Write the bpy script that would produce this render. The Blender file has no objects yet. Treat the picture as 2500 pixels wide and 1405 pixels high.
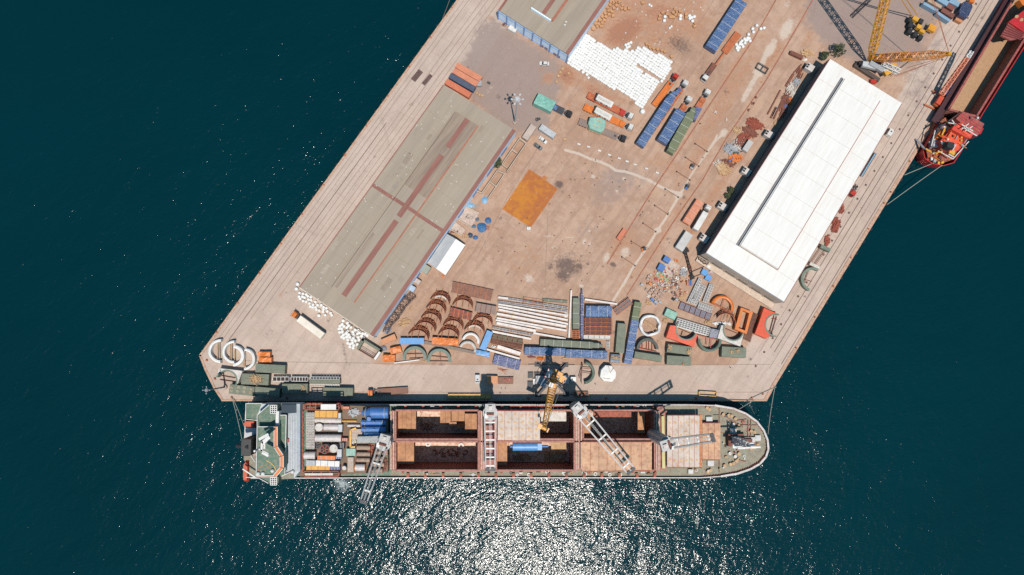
import bpy, math, random
import numpy as np
from mathutils import Vector, Matrix, Euler, noise as mnoise
R = math.radians
sc = bpy.context.scene
COL = sc.collection
# ---------------------------------------------------------------- camera
H = 300.0                      # flying height over the quay
FPX = 1708.0                   # focal length in pixels of the 2500 px wide photograph
TA, TB = math.atan(127.5 / 1708), math.atan(50.0 / 1708)
cd = bpy.data.cameras.new('camera'); cam = bpy.data.objects.new('camera', cd); COL.objects.link(cam)
cam.location = (0, 0, H); cam.rotation_euler = (TA, -TB, 0)
cd.sensor_width = 36; cd.lens = 36 * FPX / 2500; cd.clip_start = 1; cd.clip_end = 6000
sc.camera = cam
ROT = Euler((TA, -TB, 0)).to_matrix()
# ---------------------------------------------------------------- light
SUN_EL = 70.0; SDX, SDY = 0.19, -0.98          # direction towards the sun on the ground plane
w = bpy.data.worlds.new('World'); sc.world = w; w.use_nodes = True
nt = w.node_tree; nt.nodes.clear()
sky = nt.nodes.new('ShaderNodeTexSky'); sky.sky_type = 'NISHITA'; sky.sun_disc = False
sky.sun_elevation = R(SUN_EL); sky.sun_rotation = math.atan2(SDX, SDY)
bg = nt.nodes.new('ShaderNodeBackground'); bg.inputs[1].default_value = 0.085
tint = nt.nodes.new('ShaderNodeVectorMath'); tint.operation = 'MULTIPLY'; tint.inputs[1].default_value = (.5, 1.0, 1.12)
ow = nt.nodes.new('ShaderNodeOutputWorld')
nt.links.new(sky.outputs[0], tint.inputs[0]); nt.links.new(tint.outputs[0], bg.inputs[0]); nt.links.new(bg.outputs[0], ow.inputs[0])
sl = bpy.data.lights.new('sun', 'SUN'); sl.energy = 4.2; sl.angle = R(0.53); sl.color = (1.0, 0.93, 0.845)
so = bpy.data.objects.new('sun', sl); COL.objects.link(so)
sd = Vector((SDX * math.cos(R(SUN_EL)) / math.hypot(SDX, SDY), SDY * math.cos(R(SUN_EL)) / math.hypot(SDX, SDY), math.sin(R(SUN_EL))))
so.rotation_euler = sd.to_track_quat('Z', 'Y').to_euler()
sc.view_settings.view_transform = 'Standard'; sc.view_settings.look = 'None'
sc.view_settings.exposure = 0.38; sc.view_settings.gamma = 1.0
sc.cycles.use_denoising = False      # the denoiser smears the sun glitter on the water into haze

# ---------------------------------------------------------------- survey: the places read off the photograph, per map sheet
SHEET = {'F': (0, 0, 1.0), 'Z1': (480, 820, 5.8548), 'Z2': (560, 960, 5.855), 'Z3': (900, 960, 5.855), 'Z4': (1250, 960, 5.855),
 'Z5': (1550, 960, 5.855), 'Z6': (880, 680, 5.855), 'Z7': (1180, 680, 5.855), 'W1': (1480, 680, 5.682), 'W2': (1140, 820, 5.405),
 'W3': (1540, 600, 7.804), 'W4': (1900, 0, 4.132), 'W5': (2160, 200, 4.391), 'W6': (1640, 90, 4.014), 'W7': (1200, 0, 4.684),
 'V1': (1280, 140, 5.208), 'V2': (1000, 100, 4.39), 'V3': (1000, 380, 4.39), 'V4': (680, 600, 4.6825), 'V5': (1380, 340, 3.902),
 'V6': (1900, 300, 3.512), 'V7': (1640, 400, 3.903), 'X1': (1380, 60, 6.386), 'X2': (1190, 700, 10.81), 'X3': (2230, 100, 7.022),
 'X4': (2080, 0, 6.69), 'X5': (720, 980, 7.025), 'X6': (1740, 120, 4.392), 'X7': (2200, 0, 7.807)}
CUR = [SHEET['F']]
def U(k): CUR[0] = SHEET[k]
def G(x, y, z=0.0):
    ox, oy, s = CUR[0]
    d = ROT @ Vector(((ox + x / s - 1250) / FPX, -(oy + y / s - 702.5) / FPX, -1))
    t = (H - z) / -d.z
    return Vector((d.x * t, d.y * t, z))
def m(w_, z=0.0): return w_ / CUR[0][2] / FPX * (H - z)
def ax(x0, y0, x1, y1, w_, h, z=0.0):
    a, b = G(x0, y0, z + h), G(x1, y1, z + h)
    c = (a + b) / 2; d = b - a
    return Vector((c.x, c.y, z)), math.atan2(d.y, d.x), d.length, m(w_, z + h)

# ---------------------------------------------------------------- materials
def lin(c): return tuple(((v / 255 + .055) / 1.055) ** 2.4 if v > 10.3 else v / 255 / 12.92 for v in c)
K = 0.56
def C(r, g, b, k=K): l = lin((r, g, b)); return (l[0] * k, l[1] * k, l[2] * k, 1)
MC = {}
def mat(name, c, rough=.6, metal=0.0, c2=None, sc_=1.0, thr=.5, soft=.12, bump=0.0, var=.12, k=K, stretch=None, rot=0):
    """paint in colour c, weathered by blotches of c2 (share set by thr) and a slight tone variation"""
    if name in MC: return MC[name]
    mt = bpy.data.materials.new(name); mt.use_nodes = True; n = mt.node_tree.nodes; L = mt.node_tree.links
    b = n['Principled BSDF']; b.inputs['Roughness'].default_value = rough; b.inputs['Metallic'].default_value = metal
    geo = n.new('ShaderNodeNewGeometry'); src = geo.outputs['Position']
    if stretch:
        mp = n.new('ShaderNodeMapping'); mp.vector_type = 'TEXTURE'; mp.inputs['Scale'].default_value = stretch; mp.inputs['Rotation'].default_value = (0, 0, rot)
        L.new(src, mp.inputs[0]); src = mp.outputs[0]
    n1 = n.new('ShaderNodeTexNoise'); n1.inputs['Scale'].default_value = .35 * sc_; n1.inputs['Detail'].default_value = 5
    L.new(src, n1.inputs['Vector'])
    mr = n.new('ShaderNodeMapRange'); mr.inputs[1].default_value = .25; mr.inputs[2].default_value = .75
    mr.inputs[3].default_value = 1 - var; mr.inputs[4].default_value = 1 + var; L.new(n1.outputs[0], mr.inputs[0])
    mul = n.new('ShaderNodeVectorMath'); mul.operation = 'SCALE'; L.new(mr.outputs[0], mul.inputs['Scale'])
    col = C(*c, k=k)
    if c2:
        n2 = n.new('ShaderNodeTexNoise'); n2.inputs['Scale'].default_value = 1.1 * sc_; n2.inputs['Detail'].default_value = 7
        n2.inputs['Roughness'].default_value = .65; L.new(src, n2.inputs['Vector'])
        m2 = n.new('ShaderNodeMapRange'); m2.inputs[1].default_value = thr - soft; m2.inputs[2].default_value = thr + soft
        L.new(n2.outputs[0], m2.inputs[0])
        mx = n.new('ShaderNodeMix'); mx.data_type = 'RGBA'; mx.inputs[6].default_value = col; mx.inputs[7].default_value = C(*c2, k=k)
        L.new(m2.outputs[0], mx.inputs[0]); L.new(mx.outputs[2], mul.inputs[0])
    else: mul.inputs[0].default_value = col[:3]
    L.new(mul.outputs[0], b.inputs['Base Color'])
    if bump:
        n3 = n.new('ShaderNodeTexNoise'); n3.inputs['Scale'].default_value = 2.2 * sc_; n3.inputs['Detail'].default_value = 3
        L.new(src, n3.inputs['Vector'])
        bp = n.new('ShaderNodeBump'); bp.inputs['Strength'].default_value = 1; bp.inputs['Distance'].default_value = bump
        L.new(n3.outputs[0], bp.inputs['Height']); L.new(bp.outputs[0], b.inputs['Normal'])
    MC[name] = mt; return mt
white = mat('white_paint', (236, 232, 226), .45, c2=(205, 190, 175), thr=.68)
offwhite = mat('weathered_white', (226, 218, 208), .6, c2=(180, 150, 125), thr=.62)
rust = mat('rusty_steel', (158, 94, 72), .85, c2=(112, 70, 58), thr=.5)
orangesteel = mat('orange_primed_steel', (205, 112, 62), .6, c2=(150, 78, 48), thr=.6)
orangep = mat('orange_paint', (236, 126, 34), .5, c2=(205, 96, 30), thr=.62)
yellowp = mat('yellow_paint', (240, 176, 60), .45, c2=(200, 130, 50), thr=.64)
cyel = mat('crane_yellow', (240, 166, 48), .4, c2=(215, 130, 40), thr=.62)
redp = mat('red_paint', (205, 50, 32), .45, c2=(150, 40, 30), thr=.64)
black = mat('black_rubber', (40, 40, 44), .8)
dark = mat('dark_steel', (70, 70, 76), .6, c2=(52, 48, 48), thr=.55)
grey = mat('grey_paint', (176, 178, 182), .5, c2=(150, 146, 142), thr=.6)
lgrey = mat('light_grey_paint', (205, 206, 208), .5, c2=(176, 172, 168), thr=.64)
glass = mat('dark_glass', (38, 46, 54), .08)
green = mat('green_canvas', (138, 142, 122), .8, c2=(124, 128, 110), thr=.5, bump=.12)
greenr = mat('green_flange', (112, 128, 112), .6, c2=(140, 150, 132), thr=.6)
blue = mat('blue_tarpaulin', (76, 104, 150), .38, c2=(98, 128, 170), thr=.55, bump=.35, sc_=.9)
indigo = mat('indigo_tarpaulin', (92, 100, 140), .35, c2=(112, 118, 158), thr=.5, bump=.35)
sky_b = mat('light_blue_paint', (98, 164, 224), .45, c2=(84, 146, 206), thr=.6)
steelblue = mat('blue_machinery_paint', (74, 128, 196), .5, c2=(60, 110, 176), thr=.55)
mint = mat('mint_canvas', (164, 206, 188), .7, c2=(142, 188, 170), thr=.5, bump=.1)
teal = mat('turquoise_tarpaulin', (146, 202, 184), .6, c2=(120, 180, 162), thr=.5, bump=.15)
wood = mat('pale_timber', (222, 184, 138), .8, c2=(196, 150, 106), thr=.5)
conc = mat('bare_concrete', (206, 184, 166), .9, c2=(186, 160, 142), thr=.55)
bagw = mat('white_woven_bag', (248, 245, 240), .8, c2=(226, 218, 208), thr=.6, k=.6, var=.08, sc_=2)
rubber = black

# ---------------------------------------------------------------- mesh tools
class MB:
    def __init__(s): s.v = []; s.f = []; s.mi = []; s.sm = []
    def add(s, vs, fs, k=0, smooth=False):
        o = len(s.v); s.v.extend([tuple(p) for p in vs])
        for f in fs: s.f.append([i + o for i in f]); s.mi.append(k); s.sm.append(smooth)
        return s
    def box(s, c, d, rz=0.0, k=0, taper=1.0):
        cx, cy, cz = c; hx, hy, hz = d[0] / 2, d[1] / 2, d[2] / 2; ca, sa = math.cos(rz), math.sin(rz); vs = []
        for dz in (-1, 1):
            t = taper if dz > 0 else 1
            for dx, dy in ((-1, -1), (1, -1), (1, 1), (-1, 1)):
                x, y = dx * hx * t, dy * hy * t
                vs.append((cx + x * ca - y * sa, cy + x * sa + y * ca, cz + dz * hz))
        return s.add(vs, [(3, 2, 1, 0), (4, 5, 6, 7), (0, 1, 5, 4), (1, 2, 6, 5), (2, 3, 7, 6), (3, 0, 4, 7)], k)
    def prism(s, poly, z0, z1, k=0, kt=None, poly1=None):
        poly1 = poly1 or poly
        a = sum(poly[i][0] * poly[(i + 1) % len(poly)][1] - poly[(i + 1) % len(poly)][0] * poly[i][1] for i in range(len(poly)))
        if a < 0: poly = poly[::-1]; poly1 = poly1[::-1]
        n = len(poly)
        z0s = z0 if isinstance(z0, (list, tuple)) else [z0] * n; z1s = z1 if isinstance(z1, (list, tuple)) else [z1] * n
        if a < 0: z0s = z0s[::-1]; z1s = z1s[::-1]
        vs = [(p[0], p[1], z0s[i]) for i, p in enumerate(poly)] + [(p[0], p[1], z1s[i]) for i, p in enumerate(poly1)]
        s.add(vs, [tuple(range(n - 1, -1, -1))] + [(i, (i + 1) % n, n + (i + 1) % n, n + i) for i in range(n)], k)
        o = len(s.v) - 2 * n
        s.f.append([o + n + i for i in range(n)]); s.mi.append(k if kt is None else kt); s.sm.append(False)
        return s
    def tube(s, a, b, r, n=8, k=0, r1=None, caps=True, smooth=True):
        a, b = Vector(a), Vector(b); d = b - a
        if d.length < 1e-6: return s
        r1 = r if r1 is None else r1
        q = d.to_track_quat('Z', 'Y'); vs = []
        for p, rr in ((a, r), (b, r1)):
            for i in range(n):
                t = 2 * math.pi * (i + .5) / n; vs.append(p + q @ Vector((rr * math.cos(t), rr * math.sin(t), 0)))
        s.add(vs, [(i, (i + 1) % n, n + (i + 1) % n, n + i) for i in range(n)], k, smooth)
        if caps: s.add(vs, [tuple(range(n - 1, -1, -1)), tuple(range(n, 2 * n))], k)
        return s
    def bar(s, a, b, w_, h=None, k=0):
        a, b = Vector(a), Vector(b); d = b - a; h = h or w_
        if d.length < 1e-6: return s
        u = d.normalized(); side = u.cross(Vector((0, 0, 1)))
        if side.length < 1e-3: side = Vector((1, 0, 0))
        side.normalize(); up = side.cross(u).normalized(); vs = []
        for p in (a, b):
            for sx, sz in ((-1, -1), (1, -1), (1, 1), (-1, 1)): vs.append(p + side * sx * w_ / 2 + up * sz * h / 2)
        return s.add(vs, [(3, 2, 1, 0), (4, 5, 6, 7), (0, 1, 5, 4), (1, 2, 6, 5), (2, 3, 7, 6), (3, 0, 4, 7)], k)
    def arc(s, cx, cy, ri, ro, a0, a1, z0, z1, n=24, k=0, dx=0.0, dy=0.0):
        """ring segment (degrees); dx, dy lean its top"""
        vs = []; full = abs(a1 - a0) >= 359.9
        for i in range(n + (0 if full else 1)):
            t = R(a0 + (a1 - a0) * i / n); c_, s_ = math.cos(t), math.sin(t)
            vs += [(cx + ri * c_, cy + ri * s_, z0), (cx + ro * c_, cy + ro * s_, z0),
                   (cx + ro * c_ + dx, cy + ro * s_ + dy, z1), (cx + ri * c_ + dx, cy + ri * s_ + dy, z1)]
        N = len(vs) // 4; fs = []
        for i in range(N if full else N - 1):
            j = (i + 1) % N
            for e in range(4): fs.append((4 * i + e, 4 * i + (e + 1) % 4, 4 * j + (e + 1) % 4, 4 * j + e))
        if not full: fs += [(3, 2, 1, 0), tuple(4 * (N - 1) + e for e in range(4))]
        return s.add(vs, fs, k)
    def lattice(s, a, b, w0, w1, n, t, k=0, h0=None, h1=None, up=None):
        """four-chord lattice boom from a to b"""
        a, b = Vector(a), Vector(b); u = (b - a).normalized()
        side = u.cross(up or Vector((0, 0, 1))).normalized(); vert = side.cross(u).normalized()
        h0 = h0 or w0; h1 = h1 or w1; P = []
        for i in range(n + 1):
            f = i / n; c = a.lerp(b, f); ww = w0 + (w1 - w0) * f; hh = h0 + (h1 - h0) * f
            P.append([c + side * sx * ww / 2 + vert * sz * hh / 2 for sx, sz in ((-1, -1), (1, -1), (1, 1), (-1, 1))])
        for e in range(4): s.bar(P[0][e], P[n][e], t * 1.7, k=k)
        for i in range(n):
            for e in range(4):
                e2 = (e + 1) % 4
                s.bar(P[i][e] if i % 2 else P[i][e2], P[i + 1][e2] if i % 2 else P[i + 1][e], t, k=k)
                s.bar(P[i][e], P[i][e2], t, k=k)
        return s
    def dome(s, c, rx, ry, rz, n=10, r=4, k=0):
        vs = [];
        for j in range(r):
            ph = math.pi / 2 * j / r
            for i in range(n):
                t = 2 * math.pi * i / n; vs.append((c[0] + rx * math.cos(ph) * math.cos(t), c[1] + ry * math.cos(ph) * math.sin(t), c[2] + rz * math.sin(ph)))
        vs.append((c[0], c[1], c[2] + rz)); fs = []
        for j in range(r - 1):
            for i in range(n): fs.append((j * n + i, j * n + (i + 1) % n, (j + 1) * n + (i + 1) % n, (j + 1) * n + i))
        for i in range(n): fs.append(((r - 1) * n + i, (r - 1) * n + (i + 1) % n, r * n))
        return s.add(vs, fs, k, True)
    def build(s, name, mats, parent=None, label=None, root=None):
        """root: vertices are in world coordinates, moved under the thing that stands at root"""
        me = bpy.data.meshes.new(name)
        vs = s.v
        if root is not None: o = root.location; vs = [(p[0] - o.x, p[1] - o.y, p[2] - o.z) for p in vs]
        me.from_pydata(vs, [], s.f)
        for mt in (mats if isinstance(mats, (list, tuple)) else [mats]): me.materials.append(mt)
        me.polygons.foreach_set('material_index', s.mi); me.polygons.foreach_set('use_smooth', s.sm)
        me.update()
        ob = bpy.data.objects.new(name, me); COL.objects.link(ob)
        if parent is not None: ob.parent = parent
        if label: ob['label'] = label
        return ob
def tag(o, label=None, cat=None, group=None, kind=None):
    if label: o['label'] = label
    if cat: o['category'] = cat
    if group: o['group'] = group
    if kind: o['kind'] = kind
    return o
def thing(name, label, cat, loc=(0, 0, 0), rz=0.0, group=None):
    o = bpy.data.objects.new(name, None); COL.objects.link(o); o.location = loc; o.rotation_euler = (0, 0, rz)
    o.empty_display_size = .5
    return tag(o, label, cat, group)
def single(mb, name, mats, label, cat, loc=None, rz=0.0, group=None):
    """a thing that is one mesh; local vertices when loc is given, else world ones"""
    if loc is None:
        n = len(mb.v); c = Vector((sum(p[0] for p in mb.v) / n, sum(p[1] for p in mb.v) / n, min(p[2] for p in mb.v)))
        mb.v = [(p[0] - c.x, p[1] - c.y, p[2] - c.z) for p in mb.v]; loc = c
    o = mb.build(name, mats); o.location = loc; o.rotation_euler = (0, 0, rz)
    return tag(o, label, cat, group)
def dup(root, loc, rz=None, label=None, group=None, scale=None):
    c = root.copy(); COL.objects.link(c); c.location = loc
    if rz is not None: c.rotation_euler = (0, 0, rz)
    if scale: c.scale = scale
    if label: c['label'] = label
    if group: c['group'] = group
    for ch in root.children:
        d = ch.copy(); COL.objects.link(d); d.parent = c
        for g in ch.children:
            e = g.copy(); COL.objects.link(e); e.parent = d
    return c
def struct(name, mb, mats): o = mb.build(name, mats); o['kind'] = 'structure'; return o
rnd = random.Random(7)
# ================================================================ WATER
def water_material():
    mt = bpy.data.materials.new('harbour_water'); mt.use_nodes = True; n = mt.node_tree.nodes; L = mt.node_tree.links
    b = n['Principled BSDF']; b.inputs['IOR'].default_value = 1.33; b.inputs['Roughness'].default_value = .125; b.inputs['Specular IOR Level'].default_value = .3
    geo = n.new('ShaderNodeNewGeometry')
    lo = n.new('ShaderNodeTexNoise'); lo.inputs['Scale'].default_value = .008; lo.inputs['Detail'].default_value = 4; L.new(geo.outputs[0], lo.inputs[0])
    cr = n.new('ShaderNodeMix'); cr.data_type = 'RGBA'; cr.inputs[6].default_value = (.00005, .0122, .0172, 1); cr.inputs[7].default_value = (.0001, .0205, .0262, 1)
    L.new(lo.outputs[0], cr.inputs[0]); L.new(cr.outputs[2], b.inputs['Base Color'])
    last = None
    # wind ripples, chop and slow swell, crests running from lower left to upper right
    for sc_, dist, rot, st in ((2.5, .0235, R(28), 1.6), (1.15, .038, R(14), 2.0), (.45, .064, R(48), 1.7), (.08, .24, R(40), 1.6)):
        mp = n.new('ShaderNodeMapping'); mp.vector_type = 'TEXTURE'; mp.inputs['Rotation'].default_value = (0, 0, rot); mp.inputs['Scale'].default_value = (st, 1, 1)
        L.new(geo.outputs[0], mp.inputs[0])
        nz = n.new('ShaderNodeTexNoise'); nz.inputs['Scale'].default_value = sc_; nz.inputs['Detail'].default_value = 1.0; nz.inputs['Roughness'].default_value = .45
        nz.inputs['Distortion'].default_value = .4
        L.new(mp.outputs[0], nz.inputs[0])
        bp = n.new('ShaderNodeBump'); bp.inputs['Strength'].default_value = 1; bp.inputs['Distance'].default_value = dist * 3.4
        L.new(nz.outputs[0], bp.inputs['Height'])
        if last: L.new(last, bp.inputs['Normal'])
        last = bp.outputs[0]
    L.new(last, b.inputs['Normal'])
    return mt
U('F')
WZ = -3.0
h0, h1 = G(958, 1004, WZ), G(1602, 1150, WZ)
mb = MB(); E = 2600
o = [(-E, -E), (E, -E), (E, E), (-E, E)]; i_ = [(h0.x, h1.y), (h1.x, h1.y), (h1.x, h0.y), (h0.x, h0.y)]
mb.add([(p[0], p[1], WZ) for p in o + i_], [(0, 1, 5, 4), (1, 2, 6, 5), (2, 3, 7, 6), (3, 0, 4, 7)])
struct('water', mb, water_material())
mb = MB().add([(-E, -E, -60), (E, -E, -60), (E, E, -60), (-E, E, -60)], [(0, 1, 2, 3)])
# ================================================================ PIER GROUND
LX = [(-600, 1550), (868, 485.7), (905, 500), (950, 522), (977, 540), (980, 541)]
RX = [(-600, 2831), (935, 1897), (980, 1872)]
def lx(y): return float(np.interp(y, [a for a, b in LX], [b for a, b in LX]))
def rx(y): return float(np.interp(y, [a for a, b in RX], [b for a, b in RX]))
ys = np.concatenate([np.arange(-420, -15, 45), np.arange(-14, 979.9, 3.0), [980]])
NC = 470
PX = np.zeros((len(ys), NC)); PY = np.zeros((len(ys), NC))
for j, y in enumerate(ys):
    PX[j] = np.linspace(lx(y), rx(y), NC); PY[j] = y
yard = np.zeros_like(PX); A = {k: np.zeros_like(PX) for k in ('rust', 'dark', 'pale', 'orange', 'asph')}
def sstep(x, a, b): t = np.clip((x - a) / (b - a), 0, 1); return t * t * (3 - 2 * t)
el = PX - np.array([lx(y) for y in ys])[:, None]; er = np.array([rx(y) for y in ys])[:, None] - PX
yard = sstep(el, 150, 190) * sstep(er, 118, 140) * sstep(895 - PY, -4, 10) * np.maximum(sstep(PX + PY * .3, 1120, 1230), sstep(690 - PY, 0, 30))
def blob(ch, x, y, rx_, ry_, ang=0, s=1.0):
    ox, oy, sc_ = CUR[0]; x, y, rx_, ry_ = ox + x / sc_, oy + y / sc_, rx_ / sc_, ry_ / sc_
    t = R(ang); dx, dy = PX - x, PY - y; u = (dx * math.cos(t) + dy * math.sin(t)) / rx_; v = (-dx * math.sin(t) + dy * math.cos(t)) / ry_
    d = np.sqrt(u * u + v * v); A[ch] = np.maximum(A[ch], s * np.clip(1.35 - d * .85, 0, 1))
def line(ch, pts, wd, s=1.0):
    ox, oy, sc_ = CUR[0]; pts = [(ox + x / sc_, oy + y / sc_) for x, y in pts]; wd /= sc_
    for (x0, y0), (x1, y1) in zip(pts, pts[1:]):
        dx, dy = x1 - x0, y1 - y0; l2 = dx * dx + dy * dy
        t = np.clip(((PX - x0) * dx + (PY - y0) * dy) / l2, 0, 1)
        d = np.hypot(PX - x0 - t * dx, PY - y0 - t * dy); A[ch] = np.maximum(A[ch], s * np.clip(1.5 - d / wd, 0, 1))
def quadfill(ch, pts, s=1.0, soft=4):
    ox, oy, sc_ = CUR[0]; pts = [(ox + x / sc_, oy + y / sc_) for x, y in pts]; d = np.full_like(PX, 1e9)
    a = sum(pts[i][0] * pts[(i + 1) % len(pts)][1] - pts[(i + 1) % len(pts)][0] * pts[i][1] for i in range(len(pts)))
    if a < 0: pts = pts[::-1]
    for (x0, y0), (x1, y1) in zip(pts, pts[1:] + pts[:1]):
        l = math.hypot(x1 - x0, y1 - y0); d = np.minimum(d, ((x1 - x0) * (PY - y0) - (y1 - y0) * (PX - x0)) / l)
    A[ch] = np.maximum(A[ch], s * np.clip(.5 + d / soft, 0, 1))
U('F')
# asphalt apron round the containers, bare earth between the bags and the upper edge, rust around the stores
quadfill('asph', [(1205, 40), (1395, 165), (1330, 330), (1240, 330), (1105, 200), (1165, 60)], .85, 60)
quadfill('asph', [(1960, -30), (2330, -30), (2240, 170), (2110, 170), (2020, 130), (1960, 60)], .72, 50); quadfill('asph', [(2180, 120), (2330, 60), (2260, 300), (2200, 250)], .5, 50); blob('pale', 2230, 190, 60, 34, -20, .45); blob('dark', 2250, 200, 16, 6, 0, .5); blob('dark', 2310, 175, 20, 6, -50, .45)
quadfill('rust', [(1495, -30), (1760, -30), (1650, 150), (1540, 110), (1440, 85)], .62, 40)
blob('rust', 1525, 75, 60, 35, -30, 1.1); blob('rust', 1610, 30, 60, 30, 0, .8); blob('rust', 1700, 60, 40, 60, 20, .6)
quadfill('rust', [(1360, 155), (1620, 275), (1590, 320), (1520, 280), (1400, 240), (1345, 230)], .62, 30)
blob('rust', 1385, 185, 28, 30, 0, .9); blob('rust', 1340, 190, 18, 18, 0, .7); blob('rust', 1450, 225, 40, 20, 30, .8)
blob('rust', 1780, 230, 190, 30, -58, .62); blob('rust', 1890, 130, 60, 18, -58, .7); blob('rust', 1740, 480, 200, 16, -58, .6)
blob('rust', 1620, 560, 160, 26, -56, .55); blob('rust', 1790, 170, 90, 14, -56, .6); blob('rust', 1560, 640, 120, 30, -56, .5)
blob('rust', 1280, 640, 80, 50, -40, .42); blob('rust', 1480, 470, 60, 40, 0, .35); blob('rust', 1330, 590, 40, 40, 0, .35); blob('rust', 1520, 600, 40, 60, 40, .6)
blob('rust', 1690, 560, 60, 12, -56, .75); blob('rust', 1445, 290, 60, 40, 20, .5); blob('rust', 1620, 400, 60, 24, 20, .55)
blob('asph', 1330, 70, 40, 90, 30, .3); blob('asph', 1500, 450, 90, 60, -40, .55); blob('asph', 1430, 560, 60, 40, 0, .4); blob('asph', 1400, 420, 60, 40, -40, .35)
blob('pale', 1005, 500, 40, 260, 36, .3)
# orange ore pad
quadfill('orange', [(1292, 413), (1362, 462), (1296, 556), (1226, 511)], 1.0, 6)
blob('rust', 1215, 560, 40, 10, 30, .4)
for x, y, r_ in ((1322, 170, 8), (1325, 200, 9), (1318, 190, 5), (1595, 55, 8), (1388, 255, 8), (1600, 95, 10), (1612, 250, 10)): blob('orange', x, y, r_ * 1.3, r_ * 1.6, 30, .42)
U('V5')
blob('dark', 30, 1170, 40, 50, 0, .8); blob('dark', 130, 1210, 60, 40, 20, .75); blob('dark', 10, 1300, 60, 60, 0, .7); blob('dark', 455, 1195, 38, 26, 30, .8); blob('dark', 215, 1190, 18, 22, 0, .6)
blob('dark', 240, 550, 10, 40, 30, .5); blob('dark', 70, 1070, 14, 26, 20, .5); blob('dark', 45, 385, 18, 14, 0, .6)
for x, y, a, b in ((265, 355, 30, 24), (565, 380, 26, 24), (490, 495, 20, 18), (230, 875, 18, 18), (180, 980, 24, 40), (230, 1000, 18, 26), (320, 215, 40, 20), (655, 955, 10, 10), (390, 1130, 40, 70), (570, 1080, 60, 70)): blob('pale', x, y, a, b, 20, .62)
line('pale', [(0, 105), (130, 140), (240, 190), (330, 215), (420, 255), (480, 300), (570, 310), (680, 345), (800, 395), (900, 450), (1000, 495), (1110, 520)], 13, .9)
line('pale', [(1110, 500), (1050, 600), (960, 750), (880, 870), (800, 1000), (720, 1120), (640, 1230), (550, 1400)], 13, .85)
line('pale', [(1110, 510), (1200, 340), (1280, 230), (1360, 110), (1450, -40)], 10, .7); blob('pale', 880, 870, 38, 30, 0, .9); blob('pale', 1080, 540, 50, 30, 0, .8)
U('W6'); line('pale', [(300, 1200), (420, 1030), (520, 940)], 14, .7); blob('pale', 510, 940, 40, 50, 30, .75); line('pale', [(700, 620), (800, 440), (860, 330), (920, 180), (1010, 40)], 34, .62)
blob('pale', 850, 350, 60, 50, 0, .8); blob('pale', 960, 130, 110, 50, -55, .8); blob('dark', 765, 185, 30, 24, 0, .35); blob('dark', 160, 100, 60, 60, 0, .4); blob('dark', 60, 60, 50, 40, 0, .55)
blob('dark', 690, 425, 12, 10, 0, .6); blob('orange', 880, 445, 40, 16, 0, .5); blob('rust', 20, 20, 60, 60, 0, .6)
U('V3'); blob('dark', 1600, 310, 50, 45, 20, .9); blob('dark', 1720, 255, 18, 14, 0, .8); blob('dark', 1640, 390, 30, 30, 0, .5); blob('dark', 1020, 640, 40, 26, 0, .5)
blob('dark', 930, 780, 30, 16, 30, .6); blob('dark', 985, 880, 30, 14, 30, .6); blob('dark', 1700, 1140, 36, 40, 0, .9); blob('dark', 1640, 1280, 90, 80, 0, .75); blob('dark', 1510, 1190, 36, 40, 0, .7)
blob('dark', 1045, 1260, 30, 30, 0, .5); blob('dark', 790, 1110, 60, 26, 30, .4); blob('pale', 1280, 1310, 70, 40, 30, .6); blob('pale', 1540, 985, 40, 26, 0, .5); blob('pale', 975, 705, 40, 32, 0, .4)
line('pale', [(900, 605), (1000, 680), (1100, 750), (1200, 810), (1280, 805), (1400, 860), (1756, 880)], 4, .7); blob('orange', 1450, 240, 50, 30, 20, .6)
U('F'); blob('dark', 1385, 650, 40, 26, 20, .75); blob('dark', 1395, 640, 60, 50, 0, .42); blob('dark', 1660, 110, 40, 24, 30, .6); blob('dark', 1455, 420, 30, 14, 40, .3); blob('rust', 1600, 300, 90, 30, -50, .42); blob('rust', 1700, 380, 110, 20, -56, .6); blob('rust', 1250, 470, 14, 60, 35, .35)
U('V4'); blob('dark', 750, 1200, 26, 140, -8, .55); blob('dark', 780, 1330, 30, 60, 0, .4); blob('dark', 90, 1010, 60, 40, 0, .3); blob('pale', 420, 700, 200, 90, 35, .55); blob('pale', 1290, 1280, 80, 40, 0, .3)
blob('pale', 850, 1050, 220, 120, 30, .55); blob('dark', 120, 1320, 80, 16, -10, .35)
U('W2'); blob('dark', 700, 680, 40, 70, 0, .25); blob('dark', 1720, 640, 120, 70, 30, .22); blob('dark', 500, 500, 90, 40, 0, .2)
U('Z7'); blob('pale', 640, 20, 40, 40, 20, .7); blob('pale', 1400, 110, 40, 30, 0, .7); blob('dark', 1180, 30, 70, 50, 0, .6); blob('dark', 950, 170, 12, 40, 0, .55); blob('rust', 480, 160, 40, 20, 0, .5)
line('pale', [(2050, 0), (1850, 330)], 16, .95); blob('pale', 870, 150, 24, 24, 0, .6)
U('W4'); blob('pale', 1280, 830, 180, 120, 20, .42); blob('dark', 1290, 790, 40, 20, 0, .3); blob('dark', 2060, 180, 60, 26, -50, .55); blob('dark', 2000, 250, 40, 30, 0, .5); blob('dark', 1320, 1140, 36, 14, 0, .5); blob('pale', 80, 300, 60, 130, 28, .8)
blob('pale', 90, 40, 50, 70, 28, .5); blob('dark', 1650, 540, 30, 30, 0, .2); blob('rust', 300, 400, 50, 130, 30, .6); blob('pale', 1430, 130, 80, 60, 0, .35)
U('F')
for _ in range(330):
    y = rnd.uniform(0, 960); x = rnd.uniform(lx(y) + 60, rx(y) - 20); r_ = rnd.choice((2, 2.5, 3, 4, 7)); blob('dark', x, y, r_, r_ * rnd.uniform(.5, 1.4), rnd.uniform(0, 90), rnd.uniform(.35, .62))
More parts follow.
